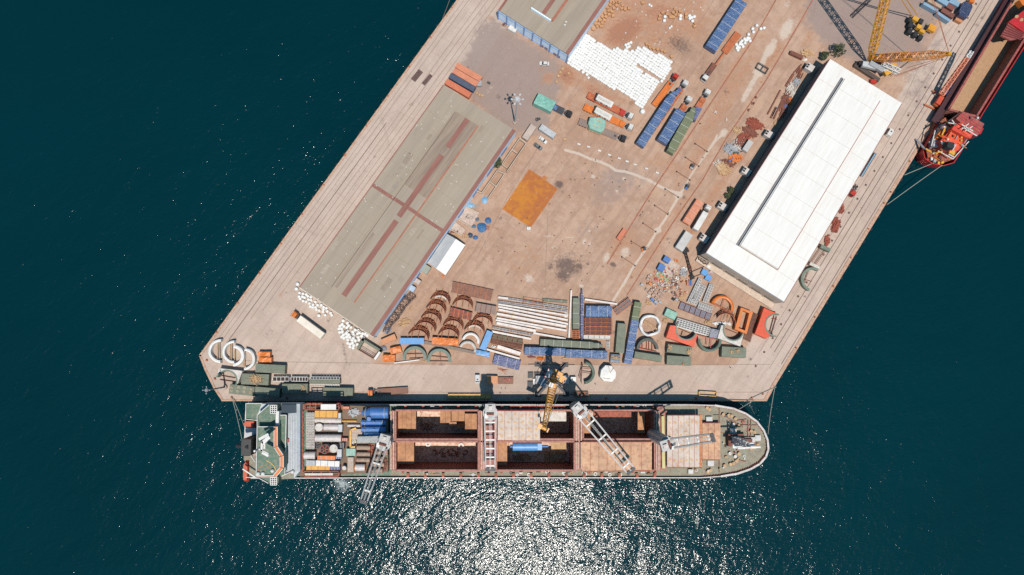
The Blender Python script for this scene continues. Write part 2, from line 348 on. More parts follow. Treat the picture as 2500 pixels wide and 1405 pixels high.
for _ in range(120):
    y = rnd.uniform(0, 960); x = rnd.uniform(lx(y) + 60, rx(y) - 20); r_ = rnd.uniform(8, 30); blob(rnd.choice(('rust', 'pale', 'dark')), x, y, r_, r_ * rnd.uniform(.3, .8), rnd.choice((-55, -50, 0, 35)), rnd.uniform(.2, .45))
for _ in range(46):
    y = rnd.uniform(0, 900); x = rnd.uniform(lx(y) + 170, rx(y) - 90); a_ = R(rnd.choice((-56, -54, -52, -30, 28, 5)) + rnd.gauss(0, 5)); l_ = rnd.uniform(40, 170); cvt = rnd.uniform(-14, 14); xs = [(x + l_ * f * math.cos(a_) - cvt * f * f * math.sin(a_), y + l_ * f * math.sin(a_) + cvt * f * f * math.cos(a_)) for f in (0, .33, .66, 1)]
    line('dark', xs, 1.7, rnd.uniform(.28, .5)); line('dark', [(q[0] + 8, q[1] + 5) for q in xs], 1.7, rnd.uniform(.25, .45))
# tyre tracks in the sweep of the trucks
U('X6')
for r_ in (0,):
    pts = [(-440 + 150 * math.cos(R(t)), 40 + 150 * math.sin(R(t))) for t in range(-60, 200, 20)]
U('V1'); line('dark', [(2010, -80), (1990, 60), (2040, 170), (2130, 215), (2230, 190), (2285, 80), (2270, -60)], 5, .55); line('dark', [(2060, 200), (2040, 290)], 5, .45)
line('dark', [(1700, -150), (1850, -30), (1990, 60)], 5, .5)
U('V6')
for x, y in ((1160, 20), (1100, 170), (930, 420), (800, 610), (720, 790), (510, 1105)): blob('dark', x, y, 40, 16, -50, .45)
U('F')
for t in range(14):
    y = rnd.uniform(60, 850); x0 = rx(y) - rnd.uniform(15, 100); line('dark', [(x0, y), (x0 - 30, y + 50)], 3, .25)
    x0 = lx(y) + rnd.uniform(20, 120); line('dark', [(x0, y), (x0 - 58, y + 80)], 3, .3)

def ground_material():
    mt = bpy.data.materials.new('quay_ground'); mt.use_nodes = True; n = mt.node_tree.nodes; L = mt.node_tree.links
    b = n['Principled BSDF']; b.inputs['Roughness'].default_value = .9
    geo = n.new('ShaderNodeNewGeometry')
    def nz(scale, det=6, rough=.6, st=None):
        src = geo.outputs[0]
        if st:
            mp = n.new('ShaderNodeMapping'); mp.vector_type = 'TEXTURE'; mp.inputs['Rotation'].default_value = (0, 0, R(54)); mp.inputs['Scale'].default_value = (st, 1, 1); L.new(src, mp.inputs[0]); src = mp.outputs[0]
        t = n.new('ShaderNodeTexNoise'); t.inputs['Scale'].default_value = scale; t.inputs['Detail'].default_value = det; t.inputs['Roughness'].default_value = rough; L.new(src, t.inputs['Vector']); return t.outputs[0]
    def sep(name):
        a = n.new('ShaderNodeAttribute'); a.attribute_name = name; s_ = n.new('ShaderNodeSeparateColor'); L.new(a.outputs['Color'], s_.inputs[0]); return s_.outputs
    A1, A2 = sep('stain_a'), sep('stain_b')
    edge = nz(.35, 8, .7); edge2 = nz(.9, 6, .7)
    def mask(src, ns, amt=1.3, lo=.32, hi=.68):
        k = n.new('ShaderNodeMath'); k.operation = 'MULTIPLY_ADD'; L.new(ns, k.inputs[0]); k.inputs[1].default_value = amt; k.inputs[2].default_value = -amt / 2
        q = n.new('ShaderNodeMath'); q.operation = 'ADD'; L.new(k.outputs[0], q.inputs[0]); L.new(src, q.inputs[1])
        # nothing where the stain is absent
        g = n.new('ShaderNodeMath'); g.operation = 'MULTIPLY'; L.new(q.outputs[0], g.inputs[0])
        s2 = n.new('ShaderNodeMapRange'); s2.inputs[1].default_value = 0; s2.inputs[2].default_value = .25; L.new(src, s2.inputs[0]); L.new(s2.outputs[0], g.inputs[1])
        m_ = n.new('ShaderNodeMapRange'); m_.interpolation_type = 'SMOOTHSTEP'; m_.inputs[1].default_value = lo; m_.inputs[2].default_value = hi; L.new(g.outputs[0], m_.inputs[0]); return m_.outputs[0]
    def mix(fac, a, c, lim=1.0):
        x = n.new('ShaderNodeMix'); x.data_type = 'RGBA'
        if lim != 1.0:
            k = n.new('ShaderNodeMath'); k.operation = 'MULTIPLY'; L.new(fac, k.inputs[0]); k.inputs[1].default_value = lim; fac = k.outputs[0]
        L.new(fac, x.inputs[0])
        if isinstance(a, tuple): x.inputs[6].default_value = a
        else: L.new(a, x.inputs[6])
        x.inputs[7].default_value = c; return x.outputs[2]
    c = mix(mask(nz(.02, 4), nz(.15, 6), .8, .3, .7), C(218, 194, 178), C(203, 179, 162))
    streak = nz(.5, 5, .6, 14); c = mix(mask(streak, edge2, .4, .42, .66), c, C(192, 170, 157), .5)
    yardc = mask(A2[1], edge, .5)
    yc = mix(mask(nz(.035, 5), nz(.25, 6), .9, .3, .7), C(208, 172, 148), C(188, 149, 124))
    yc = mix(mask(nz(.1, 5), edge2, .8, .5, .75), yc, C(208, 168, 138), .8)
    yc = mix(mask(streak, edge2, .3, .48, .62), yc, C(172, 138, 118), .45)
    x = n.new('ShaderNodeMix'); x.data_type = 'RGBA'; L.new(yardc, x.inputs[0]); L.new(c, x.inputs[6]); L.new(yc, x.inputs[7]); c = x.outputs[2]
    c = mix(mask(A2[2], edge, 1.0), c, C(166, 145, 136), .85)
    c = mix(mask(A1[0], edge, 1.5, .25, .8), c, C(198, 148, 116), .85)
    c = mix(mask(A1[0], edge2, 1.6, .55, 1.0), c, C(178, 118, 90), .75)
    oc = mix(mask(nz(.06, 3), nz(.5, 5), .8, .35, .6), C(214, 134, 44), C(192, 112, 56))
    oc = mix(mask(nz(.9, 6, .7), edge2, .2, .62, .7), oc, C(186, 116, 70), .8)
    x = n.new('ShaderNodeMix'); x.data_type = 'RGBA'; L.new(mask(A2[0], edge2, .9), x.inputs[0]); L.new(c, x.inputs[6]); L.new(oc, x.inputs[7]); c = x.outputs[2]
    c = mix(mask(A1[2], edge2, .9), c, C(224, 204, 186), .85)
    c = mix(mask(A1[1], edge2, 1.2, .3, .8), c, C(96, 78, 74), .8)
    br = n.new('ShaderNodeTexBrick'); br.offset = 0; br.inputs['Scale'].default_value = 1; br.inputs['Brick Width'].default_value = 7.5; br.inputs['Row Height'].default_value = 7.5; br.inputs['Mortar Size'].default_value = .09; br.inputs['Mortar Smooth'].default_value = .3; br.inputs['Bias'].default_value = 0
    mp = n.new('ShaderNodeMapping'); mp.vector_type = 'TEXTURE'; mp.inputs['Rotation'].default_value = (0, 0, R(56)); L.new(geo.outputs[0], mp.inputs[0]); L.new(mp.outputs[0], br.inputs[0])
    c = mix(br.outputs['Fac'], c, C(140, 112, 98), .22)
    vr = n.new('ShaderNodeTexVoronoi'); vr.feature = 'DISTANCE_TO_EDGE'; vr.inputs['Scale'].default_value = .07
    dm = n.new('ShaderNodeVectorMath'); dm.operation = 'MULTIPLY_ADD'; nv = n.new('ShaderNodeTexNoise'); nv.inputs['Scale'].default_value = .4; L.new(geo.outputs[0], nv.inputs[0]); L.new(nv.outputs['Color'], dm.inputs[0]); dm.inputs[1].default_value = (3, 3, 0); L.new(geo.outputs[0], dm.inputs[2]); L.new(dm.outputs[0], vr.inputs[0])
    ck = n.new('ShaderNodeMapRange'); ck.inputs[1].default_value = .0; ck.inputs[2].default_value = .012; ck.inputs[3].default_value = 1; ck.inputs[4].default_value = 0; L.new(vr.outputs['Distance'], ck.inputs[0]); c = mix(ck.outputs[0], c, C(130, 104, 90), .16)
    sp = n.new('ShaderNodeMapRange'); sp.inputs[1].default_value = .68; sp.inputs[2].default_value = .74; L.new(nz(1.3, 2, .5), sp.inputs[0]); c = mix(sp.outputs[0], c, C(104, 84, 76), .6)
    sp = n.new('ShaderNodeMapRange'); sp.inputs[1].default_value = .30; sp.inputs[2].default_value = .25; L.new(nz(.9, 2, .5), sp.inputs[0]); c = mix(sp.outputs[0], c, C(232, 214, 200), .5)
    # fine grit
    g1 = nz(2.2, 3, .8); mr = n.new('ShaderNodeMapRange'); mr.inputs[1].default_value = .3; mr.inputs[2].default_value = .7; mr.inputs[3].default_value = .90; mr.inputs[4].default_value = 1.08; L.new(g1, mr.inputs[0])
    v = n.new('ShaderNodeVectorMath'); v.operation = 'SCALE'; L.new(c, v.inputs[0]); L.new(mr.outputs[0], v.inputs['Scale']); L.new(v.outputs[0], b.inputs['Base Color'])
    bp = n.new('ShaderNodeBump'); bp.inputs['Distance'].default_value = .05; L.new(edge2, bp.inputs['Height']); L.new(bp.outputs[0], b.inputs['Normal'])
    return mt
mb = MB(); rows = len(ys)
vs = [tuple(G(PX[j, i], PY[j, i])) for j in range(rows) for i in range(NC)]
fs = [(j * NC + i, (j + 1) * NC + i, (j + 1) * NC + i + 1, j * NC + i + 1) for j in range(rows - 1) for i in range(NC - 1)]
mb.add(vs, fs)
gr = struct('ground', mb, ground_material())
for nm, ch in (('stain_a', ('rust', 'dark', 'pale')), ('stain_b', ('orange', None, 'asph'))):
    at = gr.data.color_attributes.new(nm, 'FLOAT_COLOR', 'POINT'); arr = np.ones((rows * NC, 4), np.float32)
    for k, c_ in enumerate(ch): arr[:, k] = (yard if c_ is None else A[c_]).ravel()
    at.data.foreach_set('color', arr.ravel())
# quay walls under the edge
edge_px = [(lx(-420), -420)] + [(485.7, 868), (500, 905), (522, 950), (540, 977), (541, 980), (1872, 980), (1897, 935)] + [(rx(-420), -420)]
quayc = mat('quay_wall_concrete', (170, 140, 120), .9, c2=(110, 84, 70), thr=.5)
mb = MB()
for (a, b) in zip(edge_px, edge_px[1:]):
    p, q = G(*a), G(*b); mb.add([(p.x, p.y, -.01), (q.x, q.y, -.01), (q.x, q.y, -14), (p.x, p.y, -14)], [(0, 1, 2, 3)])
struct('quay_wall', mb, quayc)
kerbm = mat('rusty_kerb', (214, 180, 156), .85, c2=(186, 132, 100), thr=.54, sc_=1.5)
mb = MB()
def kerb(pts, off, wd, hh):
    P_ = [G(*p) for p in pts]
    for a, b in zip(P_, P_[1:]):
        d = (b - a).normalized(); nrm = Vector((-d.y, d.x, 0)); a2, b2 = a + nrm * off, b + nrm * off
        mb.bar((a2.x, a2.y, hh / 2 + .004), (b2.x, b2.y, hh / 2 + .004), wd, hh)
kerb(edge_px[:6], .5, .9, .22); kerb(edge_px[6:], .8, 1.5, .2); kerb([(541, 980), (1872, 980)], .4, .7, .18)
struct('quay_kerb', mb, kerbm)
# rails and joints let into the quay
def strips(name, lines, wd, mt, z=.02, px=1.0):
    mb = MB()
    for pts in lines:
        for a, b in zip(pts, pts[1:]):
            p, q = G(*a, .01), G(*b, .01); mb.bar((p.x, p.y, z - .02), (q.x, q.y, z - .02), wd, .06)
    return struct(name, mb, mt)
railm = mat('crane_rail_steel', (120, 88, 76), .6, c2=(92, 70, 62), thr=.5)
jointm = mat('slab_joint', (150, 126, 114), .9)
L_ = lambda o, y0, y1: [(lx(y) + o if y < 868 else 485 + o, y) for y in (y0, y1)]
R_ = lambda o, y0, y1: [(rx(y) - o, y) for y in (y0, y1)]
strips('crane_rail', [L_(46, 300, 830), R_(17, -100, 890), R_(52, -100, 860), R_(68, -100, 850)], .28, railm)
strips('slab_joint', [L_(18, -100, 850), L_(30, -100, 850), L_(62, -100, 780), L_(76, -100, 760), L_(92, -100, 720), L_(106, -100, 640), R_(40, -100, 900), R_(88, -100, 860), [(560, 880), (690, 884), (1040, 889), (1560, 892), (1880, 890)], [(560, 958), (1870, 958)], [(1098, 0), (1075, 60)]], .16, jointm, .015)
yr = mat('rusty_yard_rail', (150, 88, 66), .85, c2=(190, 120, 90), thr=.5)
strips('yard_rail', [[(1900, -10), (1842, 92), (1760, 215), (1672, 348), (1590, 470), (1482, 645)], [(1990, -10), (1921, 110), (1868, 200), (1772, 340), (1715, 440), (1640, 548), (1530, 722)]], .5, yr, .03)
strips('drainage_joint', [[(1332, 330), (1240, 480), (1160, 640)], [(1580, -10), (1490, 160)], [(1465, 640), (1390, 760)], [(1338, 520), (1330, 700)], [(1440, 60), (1420, 140)], [(1690, -10), (1600, 110)], [(1750, -10), (1640, 160)], [(2040, 30), (2140, 100), (2260, 160)], [(2330, 60), (2240, 170), (2205, 250)], [(1200, 540), (1160, 610), (1100, 690)]], .14, jointm, .015)
# cast plates
mb = MB()
for y in range(10, 900, 34):
    p = G(rx(y) - 77, y, .004); mb.box((p.x, p.y, .01), (.9, .9, .02), R(-33))
for x, y in ((1018, 185), (1043, 195)):
    p = G(x, y); mb.box((p.x, p.y, .02), (2.4 if x < 1030 else 1.7, 5.6, .03), R(-38))
struct('steel_cover_plate', mb, mat('cover_plate', (118, 86, 78), .8, c2=(90, 70, 66), thr=.5))
# bollards and tyre fenders
def bollard():
    t = thing('bollard', 'short rusty iron bollard on the kerb of the quay', 'bollard', (0, 0, 0), 0, 'bollards along the quay kerbs')
    MB().box((0, 0, .04), (.9, .9, .08)).build('base_plate', rust, t)
    MB().tube((0, 0, .08), (0, 0, .62), .24, 10).tube((0, 0, .62), (0, 0, .8), .4, 10, r1=.3).build('post', orangesteel, t)
    return t
bo = None
for (x, y) in [(lx(y) + 3, y) for y in range(20, 860, 72)] + [(rx(y) - 6, y) for y in (395, 470, 497, 560, 630, 700, 775, 850)] + [(566, 971), (1862, 962), (1835, 972), (700, 973), (1290, 973), (1480, 973), (1700, 973), (505, 880), (525, 925)]:
    p = G(x, y)
    if bo is None: bo = bollard(); bo.location = p
    else: dup(bo, p)
tf = MB(); tf.arc(0, 0, .35, .8, 0, 360, -.2, .2, 14)
tv = [(p[0], p[2], p[1]) for p in tf.v]
fe = None
for k, (x, y, a) in enumerate([(lx(y) - 1, y, 54) for y in range(12, 860, 26)] + [(rx(y) + 1.4, y, 57) for y in range(410, 930, 30)]):
    p = G(x, y, -1.2)
    if fe is None:
        mb = MB(); mb.add(tv, tf.f); fe = mb.build('tyre_fender', rubber); fe.location = p; fe.rotation_euler = (0, 0, R(a))
        tag(fe, 'black tyre fender hung on the face of the quay wall', 'fender', 'tyre fenders along the quay')
    else: c_ = fe.copy(); COL.objects.link(c_); c_.location = p; c_.rotation_euler = (0, 0, R(a))

# ================================================================ WAREHOUSES
roofk = mat('khaki_sheet_roof', (180, 163, 144), .75, c2=(168, 152, 133), thr=.5, soft=.2, stretch=(14, 1, 1), rot=R(54), var=.1, sc_=.8)
roofd = mat('weathered_monitor_roof', (172, 152, 132), .8, c2=(150, 130, 114), thr=.5, stretch=(14, 1, 1), rot=R(54), var=.08)
redroof = mat('red_brown_sheeting', (160, 106, 92), .75, c2=(146, 92, 80), thr=.55, stretch=(6, 1, 1), rot=R(54))
orroof = mat('orange_sheeting', (188, 118, 92), .75, c2=(166, 100, 80), thr=.55)
roofw = mat('white_sheet_roof', (250, 246, 240), .55, c2=(236, 228, 218), thr=.56, soft=.2, stretch=(9, 1, 1), rot=R(58), var=.03, k=.585, sc_=.8)
wallb = mat('pale_blue_cladding', (206, 222, 236), .6, c2=(190, 208, 224), thr=.6, k=.92)
colb = mat('blue_steel_column', (126, 158, 202), .5, k=.8)
wallc = mat('cream_wall', (228, 206, 186), .85, c2=(214, 186, 160), thr=.55)
class Bld:
    def __init__(s, name, label, cor, h, wall, roof, over=.25):
        s.c = [G(x, y, h) for x, y in cor]; s.h = h
        cen = sum(s.c, Vector()) / 4
        s.t = thing(name, label, 'warehouse', (cen.x, cen.y, 0))
        inn = [cen.lerp(p, 1 - over / 60) for p in s.c]; s.inn = inn
        MB().prism([(p.x, p.y) for p in inn], 0, h - .35).build('wall', wall, s.t, root=s.t)
        MB().prism([(p.x, p.y) for p in s.c], h - .35, h).build('roof', roof, s.t, root=s.t)
    def p(s, u, v, z=0):   # u across, v along
        a = s.c[0].lerp(s.c[1], u); b = s.c[3].lerp(s.c[2], u); q = a.lerp(b, v); return Vector((q.x, q.y, s.h + z))
    def slab(s, name, mt, u0, u1, v0, v1, z0, z1, parent=None):
        P_ = [s.p(u0, v0), s.p(u1, v0), s.p(u1, v1), s.p(u0, v1)]
        return MB().prism([(q.x, q.y) for q in P_], s.h + z0, s.h + z1).build(name, mt, parent or s.t, root=s.t)
# ---- long khaki warehouse on the west quay
U('F')
B = Bld('long_warehouse', 'long khaki roofed warehouse with a raised red striped roof monitor, beside the west quay', [(1082, 207), (1259.5, 320), (911, 823), (730, 701)], 9.0, wallb, roofk)
B.slab('edge_sheeting', redroof, .955, 1.0, 0, 1, .01, .05); B.slab('edge_sheeting', redroof, 0, .012, 0, 1, .01, .05)
mon = B.slab('roof_monitor', roofk, .315, .615, .07, .93, .004, 1.3)
B.slab('monitor_roof', roofd, .31, .62, .07, .43, 1.302, 1.38, mon); B.slab('monitor_roof', roofk, .31, .62, .43, .93, 1.302, 1.36, mon)
B.slab('ridge_stripe', redroof, .44, .50, .07, .21, 1.382, 1.45, mon); B.slab('ridge_stripe', redroof, .437, .50, .25, .55, 1.382, 1.45, mon); B.slab('ridge_stripe', redroof, .443, .505, .57, .93, 1.382, 1.45, mon)
B.slab('edge_stripe', orroof, .606, .622, .07, .93, 1.382, 1.42, mon); B.slab('monitor_shadow_strip', mat('shadow_strip_brown', (96, 74, 64), .8), .300, .3085, .07, .93, .06, .5)  # dark strip paints the shadow line along the monitor's west edge
B.slab('faded_sheeting', roofd, .33, .365, .66, .92, 1.365, 1.4, mon)
B.slab('cross_sheeting', redroof, 0, 1, .494, .508, .052, .09); B.slab('cross_sheeting', redroof, .31, .62, .494, .508, 1.452, 1.5, mon)
mb = MB()
for k in range(1, 16):
    for u0, u1 in ((0.01, .31), (.625, .95)): a, b = B.p(u0, k / 16, .05), B.p(u1, k / 16, .05); mb.bar(a, b, .12, .05)
for _ in range(60):
    q = B.p(rnd.choice((rnd.uniform(.02, .3), rnd.uniform(.64, .94))), rnd.random(), .09); mb.box(tuple(q), (.34, .34, .1), k=1)
mb.build('roof_seams', [mat('seam_grey', (176, 160, 138), .8), white], B.t, root=B.t)
for k in range(16):
    u0 = rnd.choice((rnd.uniform(.02, .26), rnd.uniform(.64, .88))); v0 = rnd.uniform(.02, .93); B.slab('patched_sheet', mat('patched_sheet_%d' % (k % 3), ((172, 157, 140), (188, 172, 154), (164, 146, 128))[k % 3], .8, c2=(160, 140, 120), thr=.6), u0, u0 + rnd.uniform(.02, .06), v0, v0 + rnd.uniform(.015, .06), .012 + .003 * k, .06 + .003 * k)
for k in range(9):                                                   # doors on the yard side
    a = B.inn[1].lerp(B.inn[2], .06 + k * .105); b = B.inn[1].lerp(B.inn[2], .10 + k * .105); d = (b - a).normalized(); nx = Vector((-d.y, d.x, 0)) * .06
    MB().bar((a + nx).xy.to_3d() + Vector((0, 0, 2.6)), (b + nx).xy.to_3d() + Vector((0, 0, 2.6)), .1, 5.0).build('loading_door', colb, B.t, root=B.t)
a, b = B.inn[3], B.inn[2]
MB().bar((a.x, a.y - .3, 4), (b.x, b.y - .3, 4), .5, 8).build('end_wall', mat('whitewashed_wall', (238, 228, 216), .85, k=.6), B.t, root=B.t)
# ---- khaki warehouse with the blue gable, top
B = Bld('blue_walled_warehouse', 'khaki roofed warehouse with a pale blue end wall and blue columns, at the top edge', [(1216, 24.5), (1388, 134.5), (1690, -300), (1518, -410)], 9.0, wallb, roofk)
B.slab('edge_sheeting', redroof, .955, 1.0, 0, 1, .01, .05); B.slab('edge_sheeting', redroof, 0, .03, 0, 1, .01, .05)
mon = B.slab('roof_monitor', roofk, .32, .61, .085, 1, .004, 1.3)
B.slab('ridge_stripe', redroof, .455, .505, .09, 1, 1.302, 1.38, mon); B.slab('edge_stripe', orroof, .598, .63, .085, 1, 1.302, 1.36, mon); B.slab('gable_board', wallb, .32, .6, .08, .0849, .02, 1.5, mon)
mb = MB()
for k in range(1, 9): a, b = B.p(.03, k / 9, .05), B.p(.955, k / 9, .03); mb.bar(a, b, .12, .05)
for k in range(5): q = B.p(rnd.uniform(.05, .9), rnd.uniform(.03, .25), .09); mb.box(tuple(q), (.8, .5, .2), k=1)
mb.build('roof_seams', [mat('seam_grey', (176, 160, 138)), white], B.t, root=B.t)
a, b = B.inn[0], B.inn[1]; d = (b - a).normalized(); nx = Vector((d.y, -d.x, 0))
for k in range(9):
    q = a.lerp(b, k / 8) + nx * .15; MB().box((q.x, q.y, 4.35), (.45, .45, 8.7), math.atan2(d.y, d.x)).build('column', colb, B.t, root=B.t)
for z_ in (1.2, 6.8): MB().bar((a + nx * .1).xy.to_3d() + Vector((0, 0, z_)), (b + nx * .1).xy.to_3d() + Vector((0, 0, z_)), .14, .22).build('girt', colb, B.t, root=B.t)
for f in (.64, .70, .83, .88): q = a.lerp(b, f) + nx * .06; MB().box((q.x, q.y, 1.1), (1.6, .1, 2.1), math.atan2(d.y, d.x)).build('door', redroof, B.t, root=B.t)
# ---- white warehouse
B = Bld('white_warehouse', 'large white roofed warehouse with two dark lengthwise gutters, beside the east quay', [(2026, 144), (2203, 253), (1914, 740), (1722, 619)], 11.0, wallc, roofw)
raised = B.slab('raised_bay', roofw, .255, .745, .05, .895, .004, 1.5)
guttm = mat('dark_gutter', (136, 132, 134), .6)
B.slab('gutter', guttm, .230, .2545, .045, .9, .01, .4); B.slab('gutter', guttm, .262, .268, .05, .9, 1.502, 1.6)
B.slab('fascia', mat('thin_red_gutter', (170, 110, 100), .7), .745, .752, .05, .9, .01, 1.55); B.slab('edge_trim', mat('thin_red_gutter', (170, 110, 100)), 0, .006, 0, 1, .004, .1); B.slab('edge_trim', mat('thin_red_gutter', (170, 110, 100)), .994, 1, 0, 1, .004, .1)
B.slab('end_trim', guttm, .0, 1, .996, 1, .002, .12); B.slab('end_trim', mat('seam_white', (214, 198, 186)), .255, .745, .895, .9, .01, 1.45)
a2, b2 = B.inn[0], B.inn[3]; d2 = (b2 - a2).normalized(); n2 = Vector((d2.y, -d2.x, 0)) * .12; n2 = n2 if n2.dot(a2 - B.inn[1]) > 0 else -n2; MB().bar((a2.x + n2.x, a2.y + n2.y, 5.2), (b2.x + n2.x, b2.y + n2.y, 5.2), .2, 10.2).build('side_wall_shade', mat('wall_shade_slate', (74, 80, 90), .7), B.t, root=B.t)  # dark sheet paints the shade on the west wall
mb = MB()
for k in range(1, 10):
    for u0, u1, z_ in ((.01, .23, .02), (.27, .74, 1.52), (.76, .99, .02)): mb.bar(B.p(u0, k / 10, z_), B.p(u1, k / 10, z_), .1, .04)
mb.build('roof_seams', mat('seam_white', (226, 214, 204), .7), B.t, root=B.t)
a, b = B.inn[3], B.inn[2]; d = (b - a).normalized(); nx = Vector((d.y, -d.x, 0)); an = math.atan2(d.y, d.x)
mb = MB(); P_ = [a, b, b + nx * 2.6, a + nx * 2.6]; mb.prism([(p.x, p.y) for p in P_], 0, 1.1); mb.build('loading_platform', mat('pale_platform', (232, 208, 186), .85, c2=(214, 188, 166), thr=.5), B.t, root=B.t)
for k in range(6):
    q = a.lerp(b, .05 + k * .17) + nx * .08; wd_ = MB().box((q.x, q.y, 3.2), (4.2, .18, 2.6), an).build('window', mat('dim_window', (120, 110, 100), .4), B.t, root=B.t)
    MB().box((q.x + nx.x * .12, q.y + nx.y * .12, 1.85), (4.6, .3, .14), an).build('sill', wallc, wd_, root=B.t)
for k in range(6):
    a2 = B.inn[1].lerp(B.inn[2], .08 + k * .15); d2 = (B.inn[2] - B.inn[1]).normalized(); MB().box((a2.x, a2.y, 2.4), (5, .2, 4.6), math.atan2(d2.y, d2.x)).build('loading_door', guttm, B.t, root=B.t)
# ---- small gabled shed against the long warehouse
U('V3'); C4 = [G(400, 840, 4.5), G(597, 962, 4.5), G(385, 1283, 4.5), G(190, 1150, 4.5)]; cen = sum(C4, Vector()) / 4
t = thing('small_shed', 'small gabled shed with one grey and one white roof slope, against the long warehouse', 'shed', (cen.x, cen.y, 0))
MB().prism([(cen.lerp(p, .98).x, cen.lerp(p, .98).y) for p in C4], 0, 4.2).build('wall', wallc, t, root=t)
m0, m1 = C4[0].lerp(C4[1], .5), C4[3].lerp(C4[2], .5)
for nm, P_, mt, lb in (('roof_slope', [C4[0], m0, m1, C4[3]], mat('grey_sheet', (196, 196, 196), .6), 'grey roof slope'), ('roof_slope', [m0, C4[1], C4[2], m1], roofw, 'white roof slope')):
    z1 = [4.5 + (1.5 if (p is m0 or p is m1) else 0) for p in P_]; MB().prism([(p.x, p.y) for p in P_], [z - .3 for z in z1], z1).build(nm, mt, t, lb, root=t)
# ---- row of roofless stalls east of the long warehouse
def walls(name, label, cat, segs, hh, th, mt, z=0):
    P_ = [(G(*a, z + hh), G(*b, z + hh)) for a, b in segs]; c0 = P_[0][0]; t = thing(name, label, cat, (c0.x, c0.y, z))
    for a, b in P_: MB().bar((a.x, a.y, z + hh / 2), (b.x, b.y, z + hh / 2), th, hh).build('wall_panel', mt, t, root=t)
    return t
U('V2')
t = walls('roofless_shelter', 'long roofless stalls with thin cream walls along the east side of the long warehouse', 'shelter', [((1180, 1045), (990, 1320)), ((1250, 1100), (1040, 1405)), ((1180, 1045), (1250, 1100)), ((1100, 1165), (1150, 1205)), ((990, 1320), (1040, 1360))], 2.6, .3, wallc)
U('V3'); walls('roofless_shelter', 'shorter roofless stalls with cream walls below the small tree', 'shelter', [((940, 160), (775, 400)), ((1020, 195), (840, 460)), ((940, 160), (1020, 195)), ((860, 280), (925, 330)), ((720, 380), (775, 400))], 2.4, .3, wallc)
walls('low_brick_pen', 'pale slab floored pen with low walls beside blue plastic sheets', 'pen', [((590, 540), (750, 620)), ((510, 680), (660, 770)), ((590, 540), (510, 680)), ((490, 715), (600, 800)), ((430, 790), (560, 860))], 1.0, .3, wallc)
for pts, z_ in (([(595, 545), (745, 620), (665, 765), (515, 675)], .12), ([(485, 720), (600, 795), (560, 855), (440, 785)], .12)):
    MBx = MB().prism([(G(*p).x, G(*p).y) for p in pts], .005, z_); struct('slab_floor', MBx, mat('pale_slab', (222, 200, 186), .9, c2=(196, 168, 150), thr=.52))
# ================================================================ BUILDERS FOR THE YARD
def wheelset(t, xs, y, r=.5, wd=.35, par=None):
    for x in xs:
        for s in (-1, 1):
            MB().tube((x, s * y - wd / 2, r), (x, s * y + wd / 2, r), r, 12).build('wheel', rubber, par or t)
def tarp_mesh(L, W, h, n=None, amp=.12, slope=.35, seed=0, z0=.25, ends=None):
    """a load under canvas: sagging, creased top and sides that flare towards the foot"""
    n = n or max(4, int(L / .9)); k = max(4, int(W / .8)); vs = []; fs = []
    prof = lambda u: (ends(u) if ends else 1.0)
    rowsn = k + 5
    for i in range(n + 1):
        u = i / n; x = (u - .5) * L; ww = W * prof(u)
        ridge = abs(math.sin(u * math.pi * max(1, round(L / 3.2)))) * amp
        row = [(-ww / 2 - slope * .6, z0), (-ww / 2 - slope * .2, h * .55)]
        row += [((j / k - .5) * ww, h) for j in range(k + 1)] + [(ww / 2 + slope * .2, h * .55), (ww / 2 + slope * .6, z0)]
        for j, (y, z) in enumerate(row):
            nz = mnoise.noise(Vector((x * .55 + seed * 7.1, y * .55, seed * 3.3)))
            e = 1 if 2 <= j <= k + 2 else 0
            cx = abs(math.sin(u * math.pi * max(1, round(L / 3.2)) + (1 if j % 2 else -1) * (j / k) * 1.6)) * amp
            vs.append((x + nz * .1, y + nz * .12 * (1 - e), z + e * (nz * amp * 1.1 + cx * .6 + ridge * .3 - .08 * (abs(y) > ww * .48))))
    for i in range(n):
        for j in range(rowsn - 1): a = i * rowsn + j; fs.append((a, a + rowsn, a + rowsn + 1, a + 1))
    mb = MB(); mb.add(vs, fs)
    for e in (0, n):
        o = e * rowsn; mb.add([vs[o + j] for j in range(rowsn)], [tuple(range(rowsn)) if e == 0 else tuple(range(rowsn - 1, -1, -1))])
    return mb
SEED = [0]
def tarped(label, x0, y0, x1, y1, wz, h, mt, strapm=None, name='tarped_crate', cat='covered load', z=0, group=None, straps=True, ends=None, amp=.12):
    loc, rz, L, W = ax(x0, y0, x1, y1, wz, h, z); SEED[0] += 1
    t = thing(name, label, cat, loc, rz, group)
    tarp_mesh(L, W, h, seed=SEED[0], ends=ends, amp=amp).build('tarpaulin', mt, t)
    MB().box((-L * .2, 0, .13), (L * .5, W * .8, .24)).box((L * .27, 0, .12), (L * .35, W * .7, .22)).build('skid', dark, t)
    if straps:
        n = max(2, int(L / 3.6)); mb = MB()
        for i in range(n):
            u = (i + .5) / n; ww = W * (ends(u) if ends else 1); x = (u - .5) * L
            for a, b in (((x, -ww / 2 - .1, h * .5), (x, -ww / 2, h + amp * .9)), ((x, -ww / 2, h + amp * .9), (x, ww / 2, h + amp * .9)), ((x, ww / 2, h + amp * .9), (x, ww / 2 + .1, h * .5))): mb.bar(a, b, .12, .05)
        mb.build('lashing_strap', strapm or offwhite, t)
    return t
